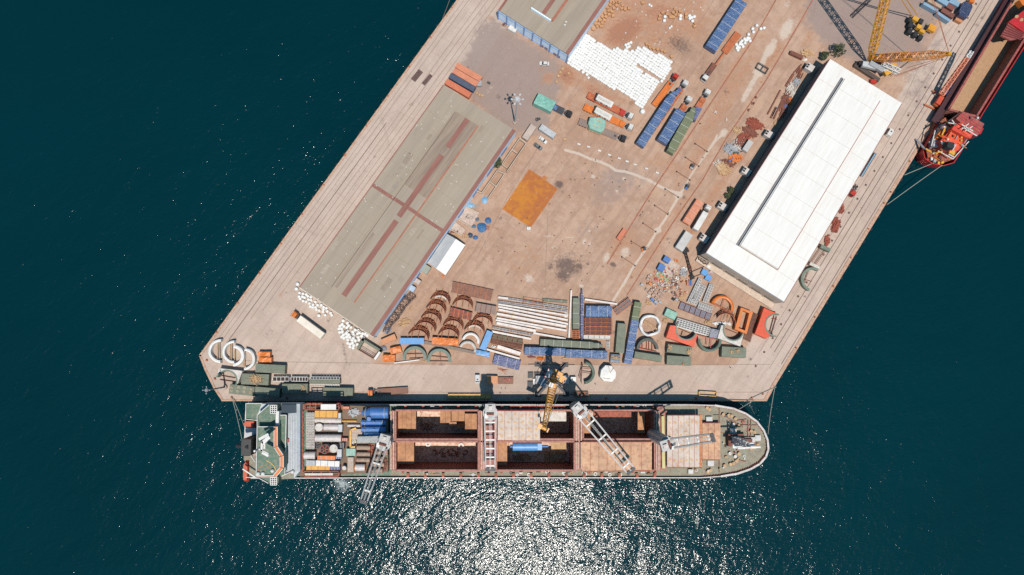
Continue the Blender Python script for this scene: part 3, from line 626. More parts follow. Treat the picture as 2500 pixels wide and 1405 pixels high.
def container(label, x0, y0, x1, y1, wz, mt, z=0, name='shipping_container', cat='container', h=2.6, group=None):
    loc, rz, L, W = ax(x0, y0, x1, y1, wz, h, z); t = thing(name, label, cat, loc, rz, group)
    mb = MB().box((0, 0, h / 2), (L - .12, W - .12, h - .1))
    for i in range(int(L / .55)):
        x = -L / 2 + .4 + i * .55
        mb.box((x, 0, h - .02), (.24, W - .3, .05)); mb.box((x, -W / 2 + .04, h / 2), (.24, .06, h - .4)); mb.box((x, W / 2 - .04, h / 2), (.24, .06, h - .4))
    mb.build('shell', mt, t)
    mb = MB()
    for sx in (-1, 1):
        for sy in (-1, 1): mb.box((sx * (L / 2 - .08), sy * (W / 2 - .08), h / 2), (.17, .17, h))
        mb.box((sx * (L / 2 - .07), 0, h - .07), (.13, W, .13)); mb.box((0, sx * (W / 2 - .05), h - .06), (L - .3, .11, .12))
    mb.build('frame', mt, t)
    for s in (-1, 1): d = MB().box((L / 2 - .02, s * W / 4, h / 2), (.07, W / 2 - .2, h - .35)).build('door', mt, t); MB().tube((L / 2 + .04, s * .3, .3), (L / 2 + .04, s * .3, h - .3), .03, 5).build('locking_bar', grey, d)
    return t
def beams(name, label, cat, lst, h, mt, k2=None, z=0, group=None, seam=3.2, capm=None):
    """long straight members; one thing each"""
    out = []
    for i, (x0, y0, x1, y1, wz) in enumerate(lst):
        loc, rz, L, W = ax(x0, y0, x1, y1, wz, h, z)
        t = thing(name, label if isinstance(label, str) else label[i], cat, loc, rz, group)
        MB().box((0, 0, h / 2 + .1), (L, W, h - .2)).build('beam', mt, t)
        mb = MB()
        for q in range(1, int(L / seam)): mb.box((-L / 2 + q * seam, 0, h / 2 + .1), (.07, W + .04, h - .16))
        mb.build('joint_band', k2 or mat('joint_tape', (196, 160, 140), .7), t)
        mb = MB()
        for q in range(max(2, int(L / 5))): mb.box((-L / 2 + .6 + q * (L - 1.2) / max(1, int(L / 5) - 1), 0, .06), (.3, W + .5, .12))
        mb.build('sleeper', wood, t)
        out.append(t)
    return out
def grid_deck(name, label, cat, x0, y0, x1, y1, wz, h, frm, pan=None, nx=6, ny=2, z=0, t_=.16, group=None):
    """open frame or panel pack: long members, cross members, panels between"""
    loc, rz, L, W = ax(x0, y0, x1, y1, wz, h, z); t = thing(name, label, cat, loc, rz, group); mb = MB()
    for zz in (.2, h - t_ / 2):
        for j in range(ny + 1): y = (j / ny - .5) * (W - t_); mb.bar((-L / 2, y, zz), (L / 2, y, zz), t_)
        for i in range(nx + 1): x = (i / nx - .5) * (L - t_); mb.bar((x, -W / 2, zz + .003), (x, W / 2, zz + .003), t_ * .9)
    for i in (0, nx):
        for j in range(ny + 1): mb.bar(((i / nx - .5) * (L - t_), (j / ny - .5) * (W - t_), 0), ((i / nx - .5) * (L - t_), (j / ny - .5) * (W - t_), h), t_ * .95)
    mb.build('frame', frm, t)
    if pan:
        for i in range(nx):
            x = ((i + .5) / nx - .5) * L
            p_ = MB(); n = 4
            for q in range(n): p_.box((x + ((q + .5) / n - .5) * L / nx * .84, 0, h * .45), (L / nx * .84 / n * .78, W * .86, h * .7))
            p_.build('panel', pan, t)
    return t
def half_shell(name, label, cx, cy, rz_, rot=0, h=3.4, wallm=None, ribm=None, a0=8, a1=172, lean=-.75, bars=3, nrib=4, group=None, topm=None, sheet=.9):
    """leaning half-cylinder of ribs and plate, open towards its flat side, straight bars over the top"""
    r_ = m(rz_); p = G(cx, cy); t = thing(name, label, 'steel segment', p, R(rot), group); dy = lean * h
    MB().arc(0, -dy * .3, r_ - .10, r_ - .02, a0, a1, .1, h, 22, dy=dy * sheet).build('curved_plate', wallm or dark, t)
    for i in range(nrib):
        f = i / (nrib - 1); MB().arc(0, -dy * .3 + dy * sheet * f, r_ - .14, r_ + .05, a0, a1, .06 + (h - .1) * f, .16 + (h - .1) * f, 22).build('rib', ribm or orangesteel, t)
    if topm: MB().arc(0, -dy * .3 + dy * sheet + .15, r_ - .85, r_ - .3, 40, 140, h * .5, h * .5 + .2, 12).build('lining', topm, t)
    for i in range(bars):
        x = (i - (bars - 1) / 2) * r_ * .62; y1 = math.sqrt(max(.1, r_ * r_ - x * x))
        MB().bar((x, y1 - dy * .3 + .4, .3 + h * .5), (x, y1 * .1 + dy * .55, h + .2), .16).build('brace', ribm or orangesteel, t)
    MB().bar((-r_ * .68, r_ * .7 - dy * .3, h * .55), (r_ * .68, r_ * .7 - dy * .3, h * .55), .14).build('tie_bar', ribm or orangesteel, t)
    return t
def flat_ring(name, label, cx, cy, rz_, wd, a0, a1, h, mt, group=None, rot=0, props=None, propm=None, lumpy=.12, cat='ring segment', inner=None):
    """upright-sided ring segment lying on the ground, wrapped"""
    r_ = m(rz_, h); w_ = m(wd, h); p = G(cx, cy, h); t = thing(name, label, cat, (p.x, p.y, 0), R(rot), group)
    n = max(12, int(abs(a1 - a0) / 7)); mb = MB(); full = abs(a1 - a0) >= 359.9; vs = []
    for i in range(n + (0 if full else 1)):
        a = R(a0 + (a1 - a0) * i / n); d = lumpy * mnoise.noise(Vector((math.cos(a) * 2, math.sin(a) * 2, p.x)))
        for rr, z in ((r_ - w_, .1), (r_ - w_ + d, h * .92), (r_ - w_ * .5 + d, h + d), (r_ + d, h * .88), (r_ + .1, .1)): vs.append((rr * math.cos(a), rr * math.sin(a), z))
    N = len(vs) // 5; fs = []
    for i in range(N if full else N - 1):
        j = (i + 1) % N
        for e in range(5): fs.append((5 * i + e, 5 * i + (e + 1) % 5, 5 * j + (e + 1) % 5, 5 * j + e))
    if not full: fs += [(4, 3, 2, 1, 0), tuple(5 * (N - 1) + e for e in range(5))]
    mb.add(vs, fs).build('wrapped_ring', mt, t)
    for (x0, y0, x1, y1) in (props or []):
        a, b = G(x0, y0, h * .5) - p, G(x1, y1, h * .5) - p; MB().bar((a.x, a.y, h * .5), (b.x, b.y, h * .5), .28).build('prop', propm or wood, t)
    return t
def saddle(name, label, quad, ccx, ccy, crz, h, mt, innerm, group=None, pipes=(), pipem=None, cat='steel saddle', c0=None):
    """plate block with a round bite taken out of one side"""
    Q = [G(x, y, h) for x, y in quad]; c = G(ccx, ccy, h); r_ = m(crz, h); cen = sum(Q, Vector()) / len(Q)
    t = thing(name, label, cat, (c.x, c.y, 0)); n = 26; pts = []
    # the bite opens away from the plate's centre of mass
    ang0 = math.atan2(c.y - cen.y, c.x - cen.x)
    def hit(a):   # distance from the bite's centre to the outline along a
        d = Vector((math.cos(a), math.sin(a))); best = r_ * 1.02
        for i in range(len(Q)):
            p1, p2 = Q[i].xy - c.xy, Q[(i + 1) % len(Q)].xy - c.xy; e = p2 - p1; den = d.x * -e.y + d.y * e.x
            if abs(den) < 1e-6: continue
            s_ = (p1.x * -e.y + p1.y * e.x) / den; u = (d.x * p1.y - d.y * p1.x) / den
            if s_ > 0 and -.001 <= u <= 1.001: best = max(best, s_)
        return best
    angs = sorted([ang0 + math.pi + R(c0 or 98) * (2 * i / n - 1) for i in range(n + 1)] + [ang0 + math.pi + dd for q in Q for dd in [((math.atan2(q.y - c.y, q.x - c.x) - ang0 - math.pi + math.pi) % (2 * math.pi)) - math.pi] if abs(dd) < R(c0 or 98)])
    vs = []
    for a in angs:
        o = hit(a); x, y = math.cos(a), math.sin(a)
        vs += [(r_ * x, r_ * y, .1), (o * x, o * y, .1), (o * x, o * y, h), (r_ * x, r_ * y, h)]
    N = len(angs); fs = []
    for i in range(N - 1):
        for e in range(4): fs.append((4 * i + e, 4 * i + (e + 1) % 4, 4 * i + 4 + (e + 1) % 4, 4 * i + 4 + e))
    fs += [(3, 2, 1, 0), tuple(4 * (N - 1) + e for e in range(4))]
    MB().add(vs, fs).build('plate_block', mt, t)
    a_d = math.degrees(ang0) + 180
    MB().arc(0, 0, r_ - .45, r_ + .12, a_d - (c0 or 98), a_d + (c0 or 98), .02, h + .12, 30).build('round_flange', innerm, t)
    for (x0, y0, x1, y1) in pipes:
        a, b = G(x0, y0, .6) - c, G(x1, y1, .6) - c; MB().tube((a.x, a.y, .6), (b.x, b.y, .6), .16, 6).build('bracing_pipe', pipem or rust, t)
    return t
def plank_pile(label, cx, cy, rx_, ry_, n=22, mt=None, z=0, name='timber_pile', cat='timber', ln=(.4, .9), sz=.2, rot=None):
    c = G(cx, cy, z); a, b = m(rx_), m(ry_); mb = MB()
    for i in range(n):
        t = rnd.uniform(0, 6.28); q = math.sqrt(rnd.random()) * .7; x, y = a * q * math.cos(t), b * q * math.sin(t)
        an = rnd.uniform(0, math.pi) if rot is None else R(rot + rnd.gauss(0, 14)); l = rnd.uniform(*ln) * max(a, b)
        zz = .12 + .16 * (i % 4) + rnd.random() * .04; mb.bar((x - math.cos(an) * l / 2, y - math.sin(an) * l / 2, zz), (x + math.cos(an) * l / 2, y + math.sin(an) * l / 2, zz + rnd.uniform(-.04, .1)), sz, sz * .6)
    return single(mb, name, mt or wood, label, cat, loc=c)
def tractor(t, xf, cabm, bedm=dark, sleeper=False, name='cab'):
    MB().box((xf - 3.3, .42, .95), (6.0, .2, .3)).box((xf - 3.3, -.42, .95), (6.0, .2, .3)).box((xf - 3, 0, .9), (.5, 1, .2)).box((xf - 5.2, 0, .9), (.5, 1, .2)).build('chassis', dark, t)
    cab = MB(); cab.prism([(xf - 2.3, -1.22), (xf - .15, -1.25), (xf, -1.05), (xf, 1.05), (xf - .15, 1.25), (xf - 2.3, 1.22)], .75, 3.3, poly1=[(xf - 2.2, -1.1), (xf - .5, -1.1), (xf - .38, -.95), (xf - .38, .95), (xf - .5, 1.1), (xf - 2.2, 1.1)])
    cb = cab.build(name, cabm, t)
    MB().prism([(xf - 2.0, -.9), (xf - .8, -.9), (xf - .8, .9), (xf - 2.0, .9)], 3.3, 3.75, poly1=[(xf - 2.0, -.85), (xf - 1.3, -.8), (xf - 1.3, .8), (xf - 2.0, .85)]).build('roof_deflector', cabm, cb)
    MB().box((xf - 1.1, 0, 3.33), (.5, .6, .08)).build('roof_hatch', dark, cb)
    MB().add([(xf - .02, -1.0, 1.9), (xf - .02, 1.0, 1.9), (xf - .30, .9, 3.0), (xf - .30, -.9, 3.0)], [(0, 1, 2, 3)]).build('windscreen', glass, cb)
    for s in (-1, 1): MB().box((xf - .1, s * 1.42, 2.4), (.12, .22, .6)).build('mirror', dark, cb); MB().tube((xf - 3.0, s * .8, .7), (xf - 4.0, s * .8, .7), .32, 10).build('fuel_tank', grey, t)
    MB().box((xf - 4.9, 0, 1.2), (1.2, 1.0, .12)).build('fifth_wheel', dark, t)
    MB().box((xf - 2.8, 0, 1.6), (.5, 1.9, 1.3)).build('equipment_rack', bedm, t)
    wheelset(t, (xf - 1.3, xf - 4.4, xf - 5.7), 1.02)
def truck(label, x0, y0, x1, y1, cabm, bedm, bw=2.5, kind='flat', name='articulated_truck', h=1.25, group=None, bed_frac=None, bedm2=None, steps=True):
    """x0,y0 rear end, x1,y1 front bumper"""
    a, b = G(x0, y0, 1.2), G(x1, y1, 2.5); d = b - a; L = d.xy.length; rz = math.atan2(d.y, d.x)
    t = thing(name, label, 'truck', (a.x, a.y, 0), rz, group); tractor(t, L, cabm)
    bl = L - 3.9 if bed_frac is None else bed_frac
    if kind == 'box':
        bx = MB().box((bl / 2, 0, 2.6), (bl, bw, 2.7)).build('box_body', bedm, t); MB().box((bl / 2, 0, 3.98), (bl - .2, bw - .2, .06)).build('roof_panel', bedm, bx)
        MB().box((bl / 2, 0, 1.05), (bl, bw * .8, .25)).build('trailer_frame', dark, t)
    elif kind == 'none': pass
    else:
        br = MB().box((bl / 2, 0, h - .12), (bl, bw, .22)).build('trailer_bed', bedm, t); mb = MB()
        for s in (-1, 1): mb.box((bl / 2, s * (bw / 2 - .08), h + .08), (bl, .14, .2))
        n = int(bl / 1.1)
        for i in range(n): mb.box((.5 + i * bl / n, 0, h + .01), (.1, bw - .4, .04))
        mb.build('side_rail', bedm2 or bedm, br)
        if kind == 'low': MB().box((bl - 1.2, 0, h + .35), (2.2, bw * .8, .5)).build('gooseneck', bedm2 or bedm, t)
    if kind != 'none': wheelset(t, (.9, 2.2, 3.5), bw / 2 - .25, .48)
    return t
def car(label, x0, y0, x1, y1, mt, dk=False, name='parked_car', suv=False, group=None):
    """from the tail to the nose"""
    a, b = G(x0, y0, .8), G(x1, y1, .8); d = b - a; L, W = 4.5, 1.85; c = (a + b) / 2; L = max(4.2, d.length); W = L * .41
    t = thing(name, label, 'car', (c.x, c.y, 0), math.atan2(d.y, d.x), group)
    prof = [(-.5, .55, .84), (-.49, .86, .9), (-.30, .95, .98), (-.05, .98, 1.0), (.22, .95, 1.0), (.42, .84, .95), (.495, .62, .8)]; vs = []
    for u, z, ww in prof:
        for s in (-1, 1): vs += [(u * L, s * W / 2 * ww, .25), (u * L, s * W / 2 * ww, z * .75), (u * L, s * W / 2 * ww * .9, z)]
    fs = []
    for i in range(len(prof) - 1):
        a_, b_ = i * 6, (i + 1) * 6
        fs += [(a_, b_, b_ + 1, a_ + 1), (a_ + 1, b_ + 1, b_ + 2, a_ + 2), (a_ + 2, b_ + 2, b_ + 5, a_ + 5), (a_ + 5, b_ + 5, b_ + 4, a_ + 4), (a_ + 4, b_ + 4, b_ + 3, a_ + 3)]
    e = (len(prof) - 1) * 6; fs += [(0, 1, 2, 5, 4, 3), (e + 3, e + 4, e + 5, e + 2, e + 1, e)]
    MB().add(vs, fs).build('body', mt, t)
    r0, r1 = (-.42, .10) if suv else (-.34, .08)
    g = MB(); g.prism([(r0 * L, -W * .43), (.24 * L, -W * .43), (.24 * L, W * .43), (r0 * L, W * .43)], .9, 1.38, poly1=[((r0 + .07) * L, -W * .34), (r1 * L, -W * .34), (r1 * L, W * .34), ((r0 + .07) * L, W * .34)]); g.build('window_glass', glass, t)
    MB().box(((r0 + .07 + r1) / 2 * L, 0, 1.42), ((r1 - r0 - .07) * L, W * .7, .05)).build('roof', mt if not dk else dark, t)
    for s in (-1, 1): MB().box((.485 * L, s * W * .32, .6), (.06, .3, .14)).build('headlight', lgrey, t)
    wheelset(t, (-.3 * L, .3 * L), W / 2 - .1, .33, .22)
    return t
def van(label, x0, y0, x1, y1, mt, name='delivery_van'):
    a, b = G(x0, y0, 1.8), G(x1, y1, 1.8); d = b - a; L = d.length; W = 2.0; c = (a + b) / 2
    t = thing(name, label, 'van', (c.x, c.y, 0), math.atan2(d.y, d.x))
    MB().prism([(-L / 2, -W / 2), (L / 2 - .2, -W / 2), (L / 2, -W * .4), (L / 2, W * .4), (L / 2 - .2, W / 2), (-L / 2, W / 2)], .3, 1.1).box((-L * .12, 0, 1.6), (L * .72, W * .94, 1.05)).build('body', mt, t)
    MB().add([(L * .245, -W * .42, 2.05), (L * .245, W * .42, 2.05), (L * .37, W * .44, 1.12), (L * .37, -W * .44, 1.12)], [(3, 2, 1, 0)]).build('windscreen', glass, t); MB().box((L * .05, 0, 2.15), (.6, .7, .06)).build('roof_hatch', dark, t)
    wheelset(t, (-.3 * L, .32 * L), W / 2 - .1, .36, .24); return t
def lamp_mast(label, bx, by, h, heads=6, k=1.0, mm=None):
    mm = mm or lgrey
    p = G(bx, by); t = thing('lighting_mast', label, 'light mast', p)
    MB().tube((0, 0, 0), (0, 0, h), .38, 10, r1=.16).build('pole', mm, t)
    MB().tube((0, 0, 0), (0, 0, 1.2), 1.0, 8, r1=.8).build('footing', conc, t)
    hd = MB().arc(0, 0, .9 * k, 1.15 * k, 0, 360, h - .3, h, 16).tube((0, 0, h - .4), (0, 0, h + .3), .8 * k, 10).build('head_ring', mm, t)
    for i in range(heads):
        a = 2 * math.pi * i / heads; c, s = math.cos(a), math.sin(a)
        MB().bar((c * .9 * k, s * .9 * k, h - .1), (c * 2.0 * k, s * 2.0 * k, h - .1), .14).box((c * 2.2 * k, s * 2.2 * k, h - .1), (.8 * k, .65 * k, .4), a).build('floodlight', mm, hd)
    return t
def small_boxes(name, label, cat, pts, sz, h, mt, group, rot=0, z=0, parts=None, jitter=0):
    """copies of one crate; label may hold {} for what sets each one apart"""
    first = None
    for i, pt in enumerate(pts):
        x, y = pt[0], pt[1]; p = G(x, y, z + h); p.z = z; an = R(rot + (rnd.uniform(-jitter, jitter)))
        if first is None:
            first = thing(name, label, cat, p, an, group); a, b = m(sz[0]), m(sz[1])
            MB().box((0, 0, h / 2 + .06), (a * .94, b * .94, h - .12)).build('box', mt, first)
            MB().bar((-a / 2, -b * .35, .06), (a / 2, -b * .35, .06), .12).bar((-a / 2, b * .35, .06), (a / 2, b * .35, .06), .12).build('pallet', wood, first)
            if parts: MB().box((0, 0, h + .03), (a * .5, b * .5, .06)).build('lid', parts, first)
            o = first
        else: o = dup(first, p, an)
        if len(pt) > 2: o['label'] = pt[2]
    return first
# ================================================================ THINGS IN THE YARD
# ---- shipping containers north of the long warehouse, huts beside it
U('V2')
cblue = mat('navy_container_paint', (74, 84, 108), .55, c2=(88, 96, 116), thr=.55); corange = mat('orange_container_paint', (222, 126, 88), .55, c2=(200, 108, 76), thr=.58)
cpale = mat('pale_orange_container_paint', (228, 146, 110), .55, c2=(212, 128, 94), thr=.58)
container('orange shipping container at the top of the block of four', 500, 258, 765, 412, 62, cpale)
container('orange shipping container second from the top of the block, beside the navy one', 470, 315, 725, 465, 62, cpale)
container('navy blue shipping container in the block of orange ones', 430, 368, 695, 520, 62, cblue)
container('orange shipping container at the bottom of the block, against the warehouse roof edge', 388, 430, 650, 585, 66, corange)
container('beige site hut in the stall row beside the long warehouse', 1330, 908, 1235, 1050, 72, mat('beige_hut', (206, 186, 172), .7), name='site_hut', cat='hut', h=2.8)
container('white site hut with a soiled roof, above the two parked cars', 1402, 917, 1555, 1020, 66, mat('soiled_white_sheet', (212, 212, 212), .6, c2=(180, 184, 188), thr=.52), name='site_hut', cat='hut', h=2.8)
car('white saloon car parked beside the white site hut', 1390, 1030, 1470, 1095, white); car('silver grey hatchback car parked below the white saloon', 1340, 1105, 1415, 1160, mat('silver_paint', (150, 146, 142), .3, .4))
car('white car with a black roof standing alone below the blue walled warehouse', 1495, 245, 1390, 240, white)
lamp_mast('tall pale light mast with six floodlights at the corner of the long warehouse', 1128, 880, 30)
small_boxes('wooden_crate', '', 'crate', [(720, 560, 'leftmost wooden crate below the orange containers'), (752, 578, 'middle wooden crate below the orange containers'), (778, 588, 'rightmost wooden crate below the orange containers')], (26, 24), .9, wood, 'crates below the containers', 30)
small_boxes('slatted_crate', 'dark slatted crate lying right of the navy container', 'crate', [(848, 450)], (40, 24), .5, dark, None, -28)
single(MB().box((0, 0, .9), (2.2, 2.4, 1.8)).tube((0, 0, 1.8), (0, 0, 2.0), .5, 8), 'generator', grey, 'grey generator box at the right end of the containers', 'generator', loc=G(745, 470))
single(MB().arc(0, 0, .3, .8, 0, 360, 0, .3, 12).box((.8, .2, .4), (1.4, .9, .7)), 'scrap_reel', dark, 'dark cable reel left of the white site hut', 'reel', loc=G(1365, 845))
small_boxes('pallet_box', '', 'crate', [(1642, 302, 'topmost of the pale crates below the white car'), (1616, 338, 'second pale crate below the white car'), (1594, 378, 'brown crate third in the line below the white car'), (1575, 440, 'lowest crate in the line below the white car'), (1705, 348, 'pale crate to the right of the line of four, by the bags'), (1662, 1052, 'small pale block right of the white site hut')], (30, 26), .8, wood, 'crates below the white car', 30)
# trees
def tree(label, x, y, r_, h, name='small_tree', z=0):
    p = G(x, y); t = thing(name, label, 'tree', p); leaf = mat('tree_leaves', (66, 78, 50), .8, c2=(96, 104, 66), thr=.52, var=.3, sc_=2)
    tk = MB().tube((0, 0, 0), (.1, .1, h * .55), .24, 8, r1=.14)
    for k in range(5): a = k * 1.26; tk.tube((.1, .1, h * .5), (r_ * .5 * math.cos(a), r_ * .5 * math.sin(a), h * .75), .1, 5, r1=.04)
    tk.build('trunk', rust, t); mb = MB()
    for c_ in range(26):
        a = rnd.uniform(0, 6.28); q = math.sqrt(rnd.random()) * r_ * .8; cx, cy, cz = q * math.cos(a), q * math.sin(a) * 1.1, h * rnd.uniform(.5, .95)
        cr = rnd.uniform(.35, .7) * r_ * .5
        for _ in range(46):
            v = Vector((rnd.gauss(0, 1), rnd.gauss(0, 1), rnd.gauss(0, .7))); v = v.normalized() * cr * rnd.uniform(.6, 1.1); n_ = Vector((rnd.gauss(0, 1), rnd.gauss(0, 1), 1.2)).normalized(); u = n_.orthogonal().normalized() * rnd.uniform(.14, .3); w_ = n_.cross(u) * .7; o = Vector((cx, cy, cz)) + v
            mb.add([o - u, o - w_, o + u, o + w_], [(0, 1, 2, 3)])
    mb.build('crown', leaf, t); return t
U('F'); tree('small dark green tree between the long warehouse wall and the stalls', 1212, 402, 2.6, 5.5); tree('round dark green tree at the top corner of the white warehouse', 2038, 132, 2.8, 6)
tree('dark bush in the shade left of the round tree', 2008, 142, 2.0, 3.5, 'bush'); tree('narrow green bush in the strip beside the white warehouse', 1783, 467, 1.5, 1.8, 'bush'); tree('lower narrow green bush beside the white warehouse', 1774, 480, 1.3, 1.6, 'bush')
lb = mat('blue_plastic_sheet', (128, 178, 214), .5); db = mat('dark_blue_plastic', (74, 122, 172), .5, bump=.2)
# ---- clutter beside the long warehouse
U('V3')
def heap(label, x, y, a, b, h, mt, name='plastic_sheet_heap', cat='heap', seed=0, rot=0):
    p = G(x, y); A_, B_ = m(a), m(b); vs = []; n, k = 14, 5
    for j in range(k + 1):
        for i in range(n):
            t = 2 * math.pi * i / n; q = 1 - j / k; d = 1 + .22 * mnoise.noise(Vector((math.cos(t) * 1.5, math.sin(t) * 1.5, x)))
            vs.append((A_ * q * d * math.cos(t), B_ * q * d * math.sin(t), (h * (1 - q ** 1.6) + (.18 * h * mnoise.noise(Vector((i * 1.7, j * 1.3, y))) if j else 0))))
    fs = [(j * n + i, j * n + (i + 1) % n, (j + 1) * n + (i + 1) % n, (j + 1) * n + i) for j in range(k) for i in range(n)]
    return single(MB().add(vs, fs), name, mt, label, cat, loc=p, rz=R(rot))
heap('large crumpled blue tarpaulin heap beside the pale slab pens', 775, 770, 52, 58, 1.2, db); heap('round blue plastic sheet above the large blue heap', 842, 697, 34, 38, .8, db)
heap('pale blue plastic sheet at the end of the stall row', 805, 478, 36, 42, .4, lb); heap('grey blue bundle left of the round blue sheet', 724, 686, 24, 22, .7, mat('grey_blue_bundle', (108, 124, 140), .6)); heap('grey bundle left of the large blue heap', 688, 760, 28, 22, .6, mat('grey_blue_bundle', (108, 124, 140)))
heap('dark blue bundle below the large heap', 650, 855, 30, 28, .8, mat('slate_bundle', (70, 90, 112), .6)); heap('blue bundle with a timber end below the large heap', 705, 880, 30, 24, .8, db); heap('pale blue sheeting on the ground above the slab pen', 655, 535, 44, 30, .3, lb)
plank_pile('pale timber offcuts above the small gabled shed', 555, 865, 110, 30, 26, ln=(.12, .3), sz=.3, rot=-35); plank_pile('brown timber offcuts at the corner of the small gabled shed', 470, 820, 70, 26, 20, rust, ln=(.12, .35), sz=.25)
plank_pile('thin orange pipes right of the large blue heap', 845, 780, 30, 34, 8, orangesteel, ln=(.5, 1.2), sz=.12, name='pipe_pile', cat='pipes'); plank_pile('orange rubbish at the lower corner of the small gabled shed', 358, 1300, 26, 26, 12, orangep, ln=(.3, .8), sz=.25, name='scrap_heap', cat='scrap')
plank_pile('branches and rods on the upper slab pen', 640, 660, 60, 40, 14, dark, ln=(.2, .5), sz=.08, name='rod_pile', cat='rods', z=.14); plank_pile('grey debris on the ground between stalls and slab pen', 700, 545, 60, 40, 34, grey, ln=(.1, .3), sz=.16, name='debris', cat='debris')
single(MB().box((0, 0, .6), (1.6, 1.4, 1.2)).tube((.2, 0, 1.2), (.2, 0, 1.6), .4, 8), 'white_tank', white, 'white tank with its dark base at the lower corner of the orange pad', 'tank', loc=G(1275, 785))
U('V4')
container('grey green hut directly below the small gabled shed', 1712, 232, 1660, 310, 76, mat('grey_green_hut', (166, 170, 156), .7), name='site_hut', cat='hut', h=2.5)
container('beige hut, the second below the small gabled shed', 1600, 385, 1570, 430, 76, mat('beige_hut', (206, 186, 172)), name='site_hut', cat='hut', h=2.5); container('pale blue hut, the third below the small gabled shed', 1545, 465, 1512, 520, 62, mat('pale_blue_hut', (180, 196, 216), .6), name='site_hut', cat='hut', h=2.5)
# black lattice tower sections stacked along the warehouse
for i, (x0, y0, x1, y1, ww) in enumerate(((1545, 560, 1455, 640, 90), (1475, 620, 1370, 740, 100), (1410, 700, 1320, 830, 100), (1350, 800, 1250, 900, 100), (1280, 880, 1215, 1000, 70))):
    a, b = G(x0, y0, 1.5), G(x1, y1, 1.5); mb = MB(); mb.lattice(a - Vector((0, 0, 0)), b, m(ww) * .8, m(ww) * .75, 3, .12, h0=2.0, h1=1.8)
    single(mb, 'lattice_section', mat('brown_black_steel', (92, 72, 68), .7, c2=(120, 90, 80), thr=.55), 'dark lattice tower section, %s from the top beside the long warehouse' % ('first', 'second', 'third', 'fourth', 'fifth and last')[i], 'lattice section', group='dark lattice sections beside the warehouse')
plank_pile('fan shaped pile of pale timber beside the dark lattice sections', 1440, 880, 70, 60, 34, ln=(.6, 1.5), rot=10, sz=.22); plank_pile('two pale wooden frames above the fan shaped timber', 1515, 730, 30, 36, 8, ln=(.8, 1.6), rot=60, sz=.14)
truck('orange cab truck with a long white box trailer, below the long warehouse', 520, 1035, 155, 770, orangep, mat('white_box_trailer', (240, 228, 210), .6, k=.6), 2.9, 'box')
# ---- green lined frame leaning at the warehouse corner
q = [(960, 1060), (1185, 1200), (1110, 1310), (890, 1180)]; P_ = [G(x, y, 3) for x, y in q]; c = sum(P_, Vector()) / 4; t = thing('duct_section', 'green lined rectangular frame with rusty bracing, at the lower corner of the long warehouse', 'frame', (c.x, c.y, 0)); 
for i, (a, b) in enumerate(((3, 0), (0, 1), (1, 2))):
    p, q_ = P_[a], P_[b]; n_ = (c - (p + q_) / 2); n_.z = 0; n_.normalize(); MB().bar((p + n_ * .5).xy.to_3d() + Vector((0, 0, 1.5)), (q_ + n_ * .5).xy.to_3d() + Vector((0, 0, 1.5)), 1.0, 3.0).build('duct_wall', white if i == 2 else green, t, root=t)
for z_ in (.6, 2.4):
    MB().tube((P_[2].x, P_[2].y, z_), (P_[3].x, P_[3].y, z_), .14, 6).build('bracing_pipe', rust, t, root=t)
MB().tube((P_[0].lerp(P_[3], .7)).xy.to_3d() + Vector((0, 0, 1.5)), (P_[1].lerp(P_[2], .7)).xy.to_3d() + Vector((0, 0, 1.5)), .1, 6).build('bracing_pipe', rust, t, root=t)
# ---- white woven bags
U('F')
def bag_mb(r_=.62, h=1.0):
    mb = MB(); n = 9; vs = []
    for z, q in ((0, .9), (h * .4, 1.08), (h * .8, 1.06), (h, .8)):
        for i in range(n): t = 2 * math.pi * i / n; vs.append((r_ * q * math.cos(t), r_ * q * math.sin(t), z))
    vs.append((0, 0, h * 1.06)); fs = [(j * n + i, j * n + (i + 1) % n, (j + 1) * n + (i + 1) % n, (j + 1) * n + i) for j in range(3) for i in range(n)] + [(3 * n + i, 3 * n + (i + 1) % n, 4 * n) for i in range(n)]
    return mb.add(vs, fs, 0, True)
bg0 = bag_mb(); bag_src = bg0.build('bulk_bag', bagw)
tag(bag_src, 'white woven bulk bag in the packed field beside the blue walled warehouse', 'bag', 'white bulk bags in the packed field')
def inpoly(x, y, P):
    c = False
    for i in range(len(P)):
        (x1, y1), (x2, y2) = P[i], P[i - 1]
        if (y1 > y) != (y2 > y) and x < (x2 - x1) * (y - y1) / (y2 - y1) + x1: c = not c
    return c
U('X1')
fieldP = [(340, 150), (480, 270), (600, 300), (720, 375), (850, 365), (960, 400), (1040, 410), (1150, 350), (1250, 345), (1640, 560), (1670, 620), (1520, 880), (1480, 900), (1215, 1310), (1080, 1200), (900, 1060), (620, 940), (360, 790), (40, 590), (60, 480), (200, 320)]
gapP = [(1080, 610), (1160, 640), (1350, 740), (1500, 850), (1490, 880), (1340, 780), (1230, 760), (1140, 680)]
bags = []; ux, uy = math.cos(R(-57)), math.sin(R(-57)); vx, vy = -uy, ux     # rows run towards the upper right
pu, pv = 46, 37
for i in range(-40, 60):
    for j in range(-60, 60):
        x = 900 + i * pv * vx + j * pu * ux + (pu / 2 * ux if i % 2 else 0) * .4; y = 650 + i * pv * vy + j * pu * uy
        if inpoly(x, y, fieldP) and not inpoly(x, y, gapP): bags.append((x + rnd.uniform(-4, 4), y + rnd.uniform(-4, 4)))
bags.sort(key=lambda p: -p[1] - .1 * p[0])
near = bags[:220]; rest = bags[220:]
def bagloc(x, y, z=0): p = G(x, y, z + .9); p.z = z; return p
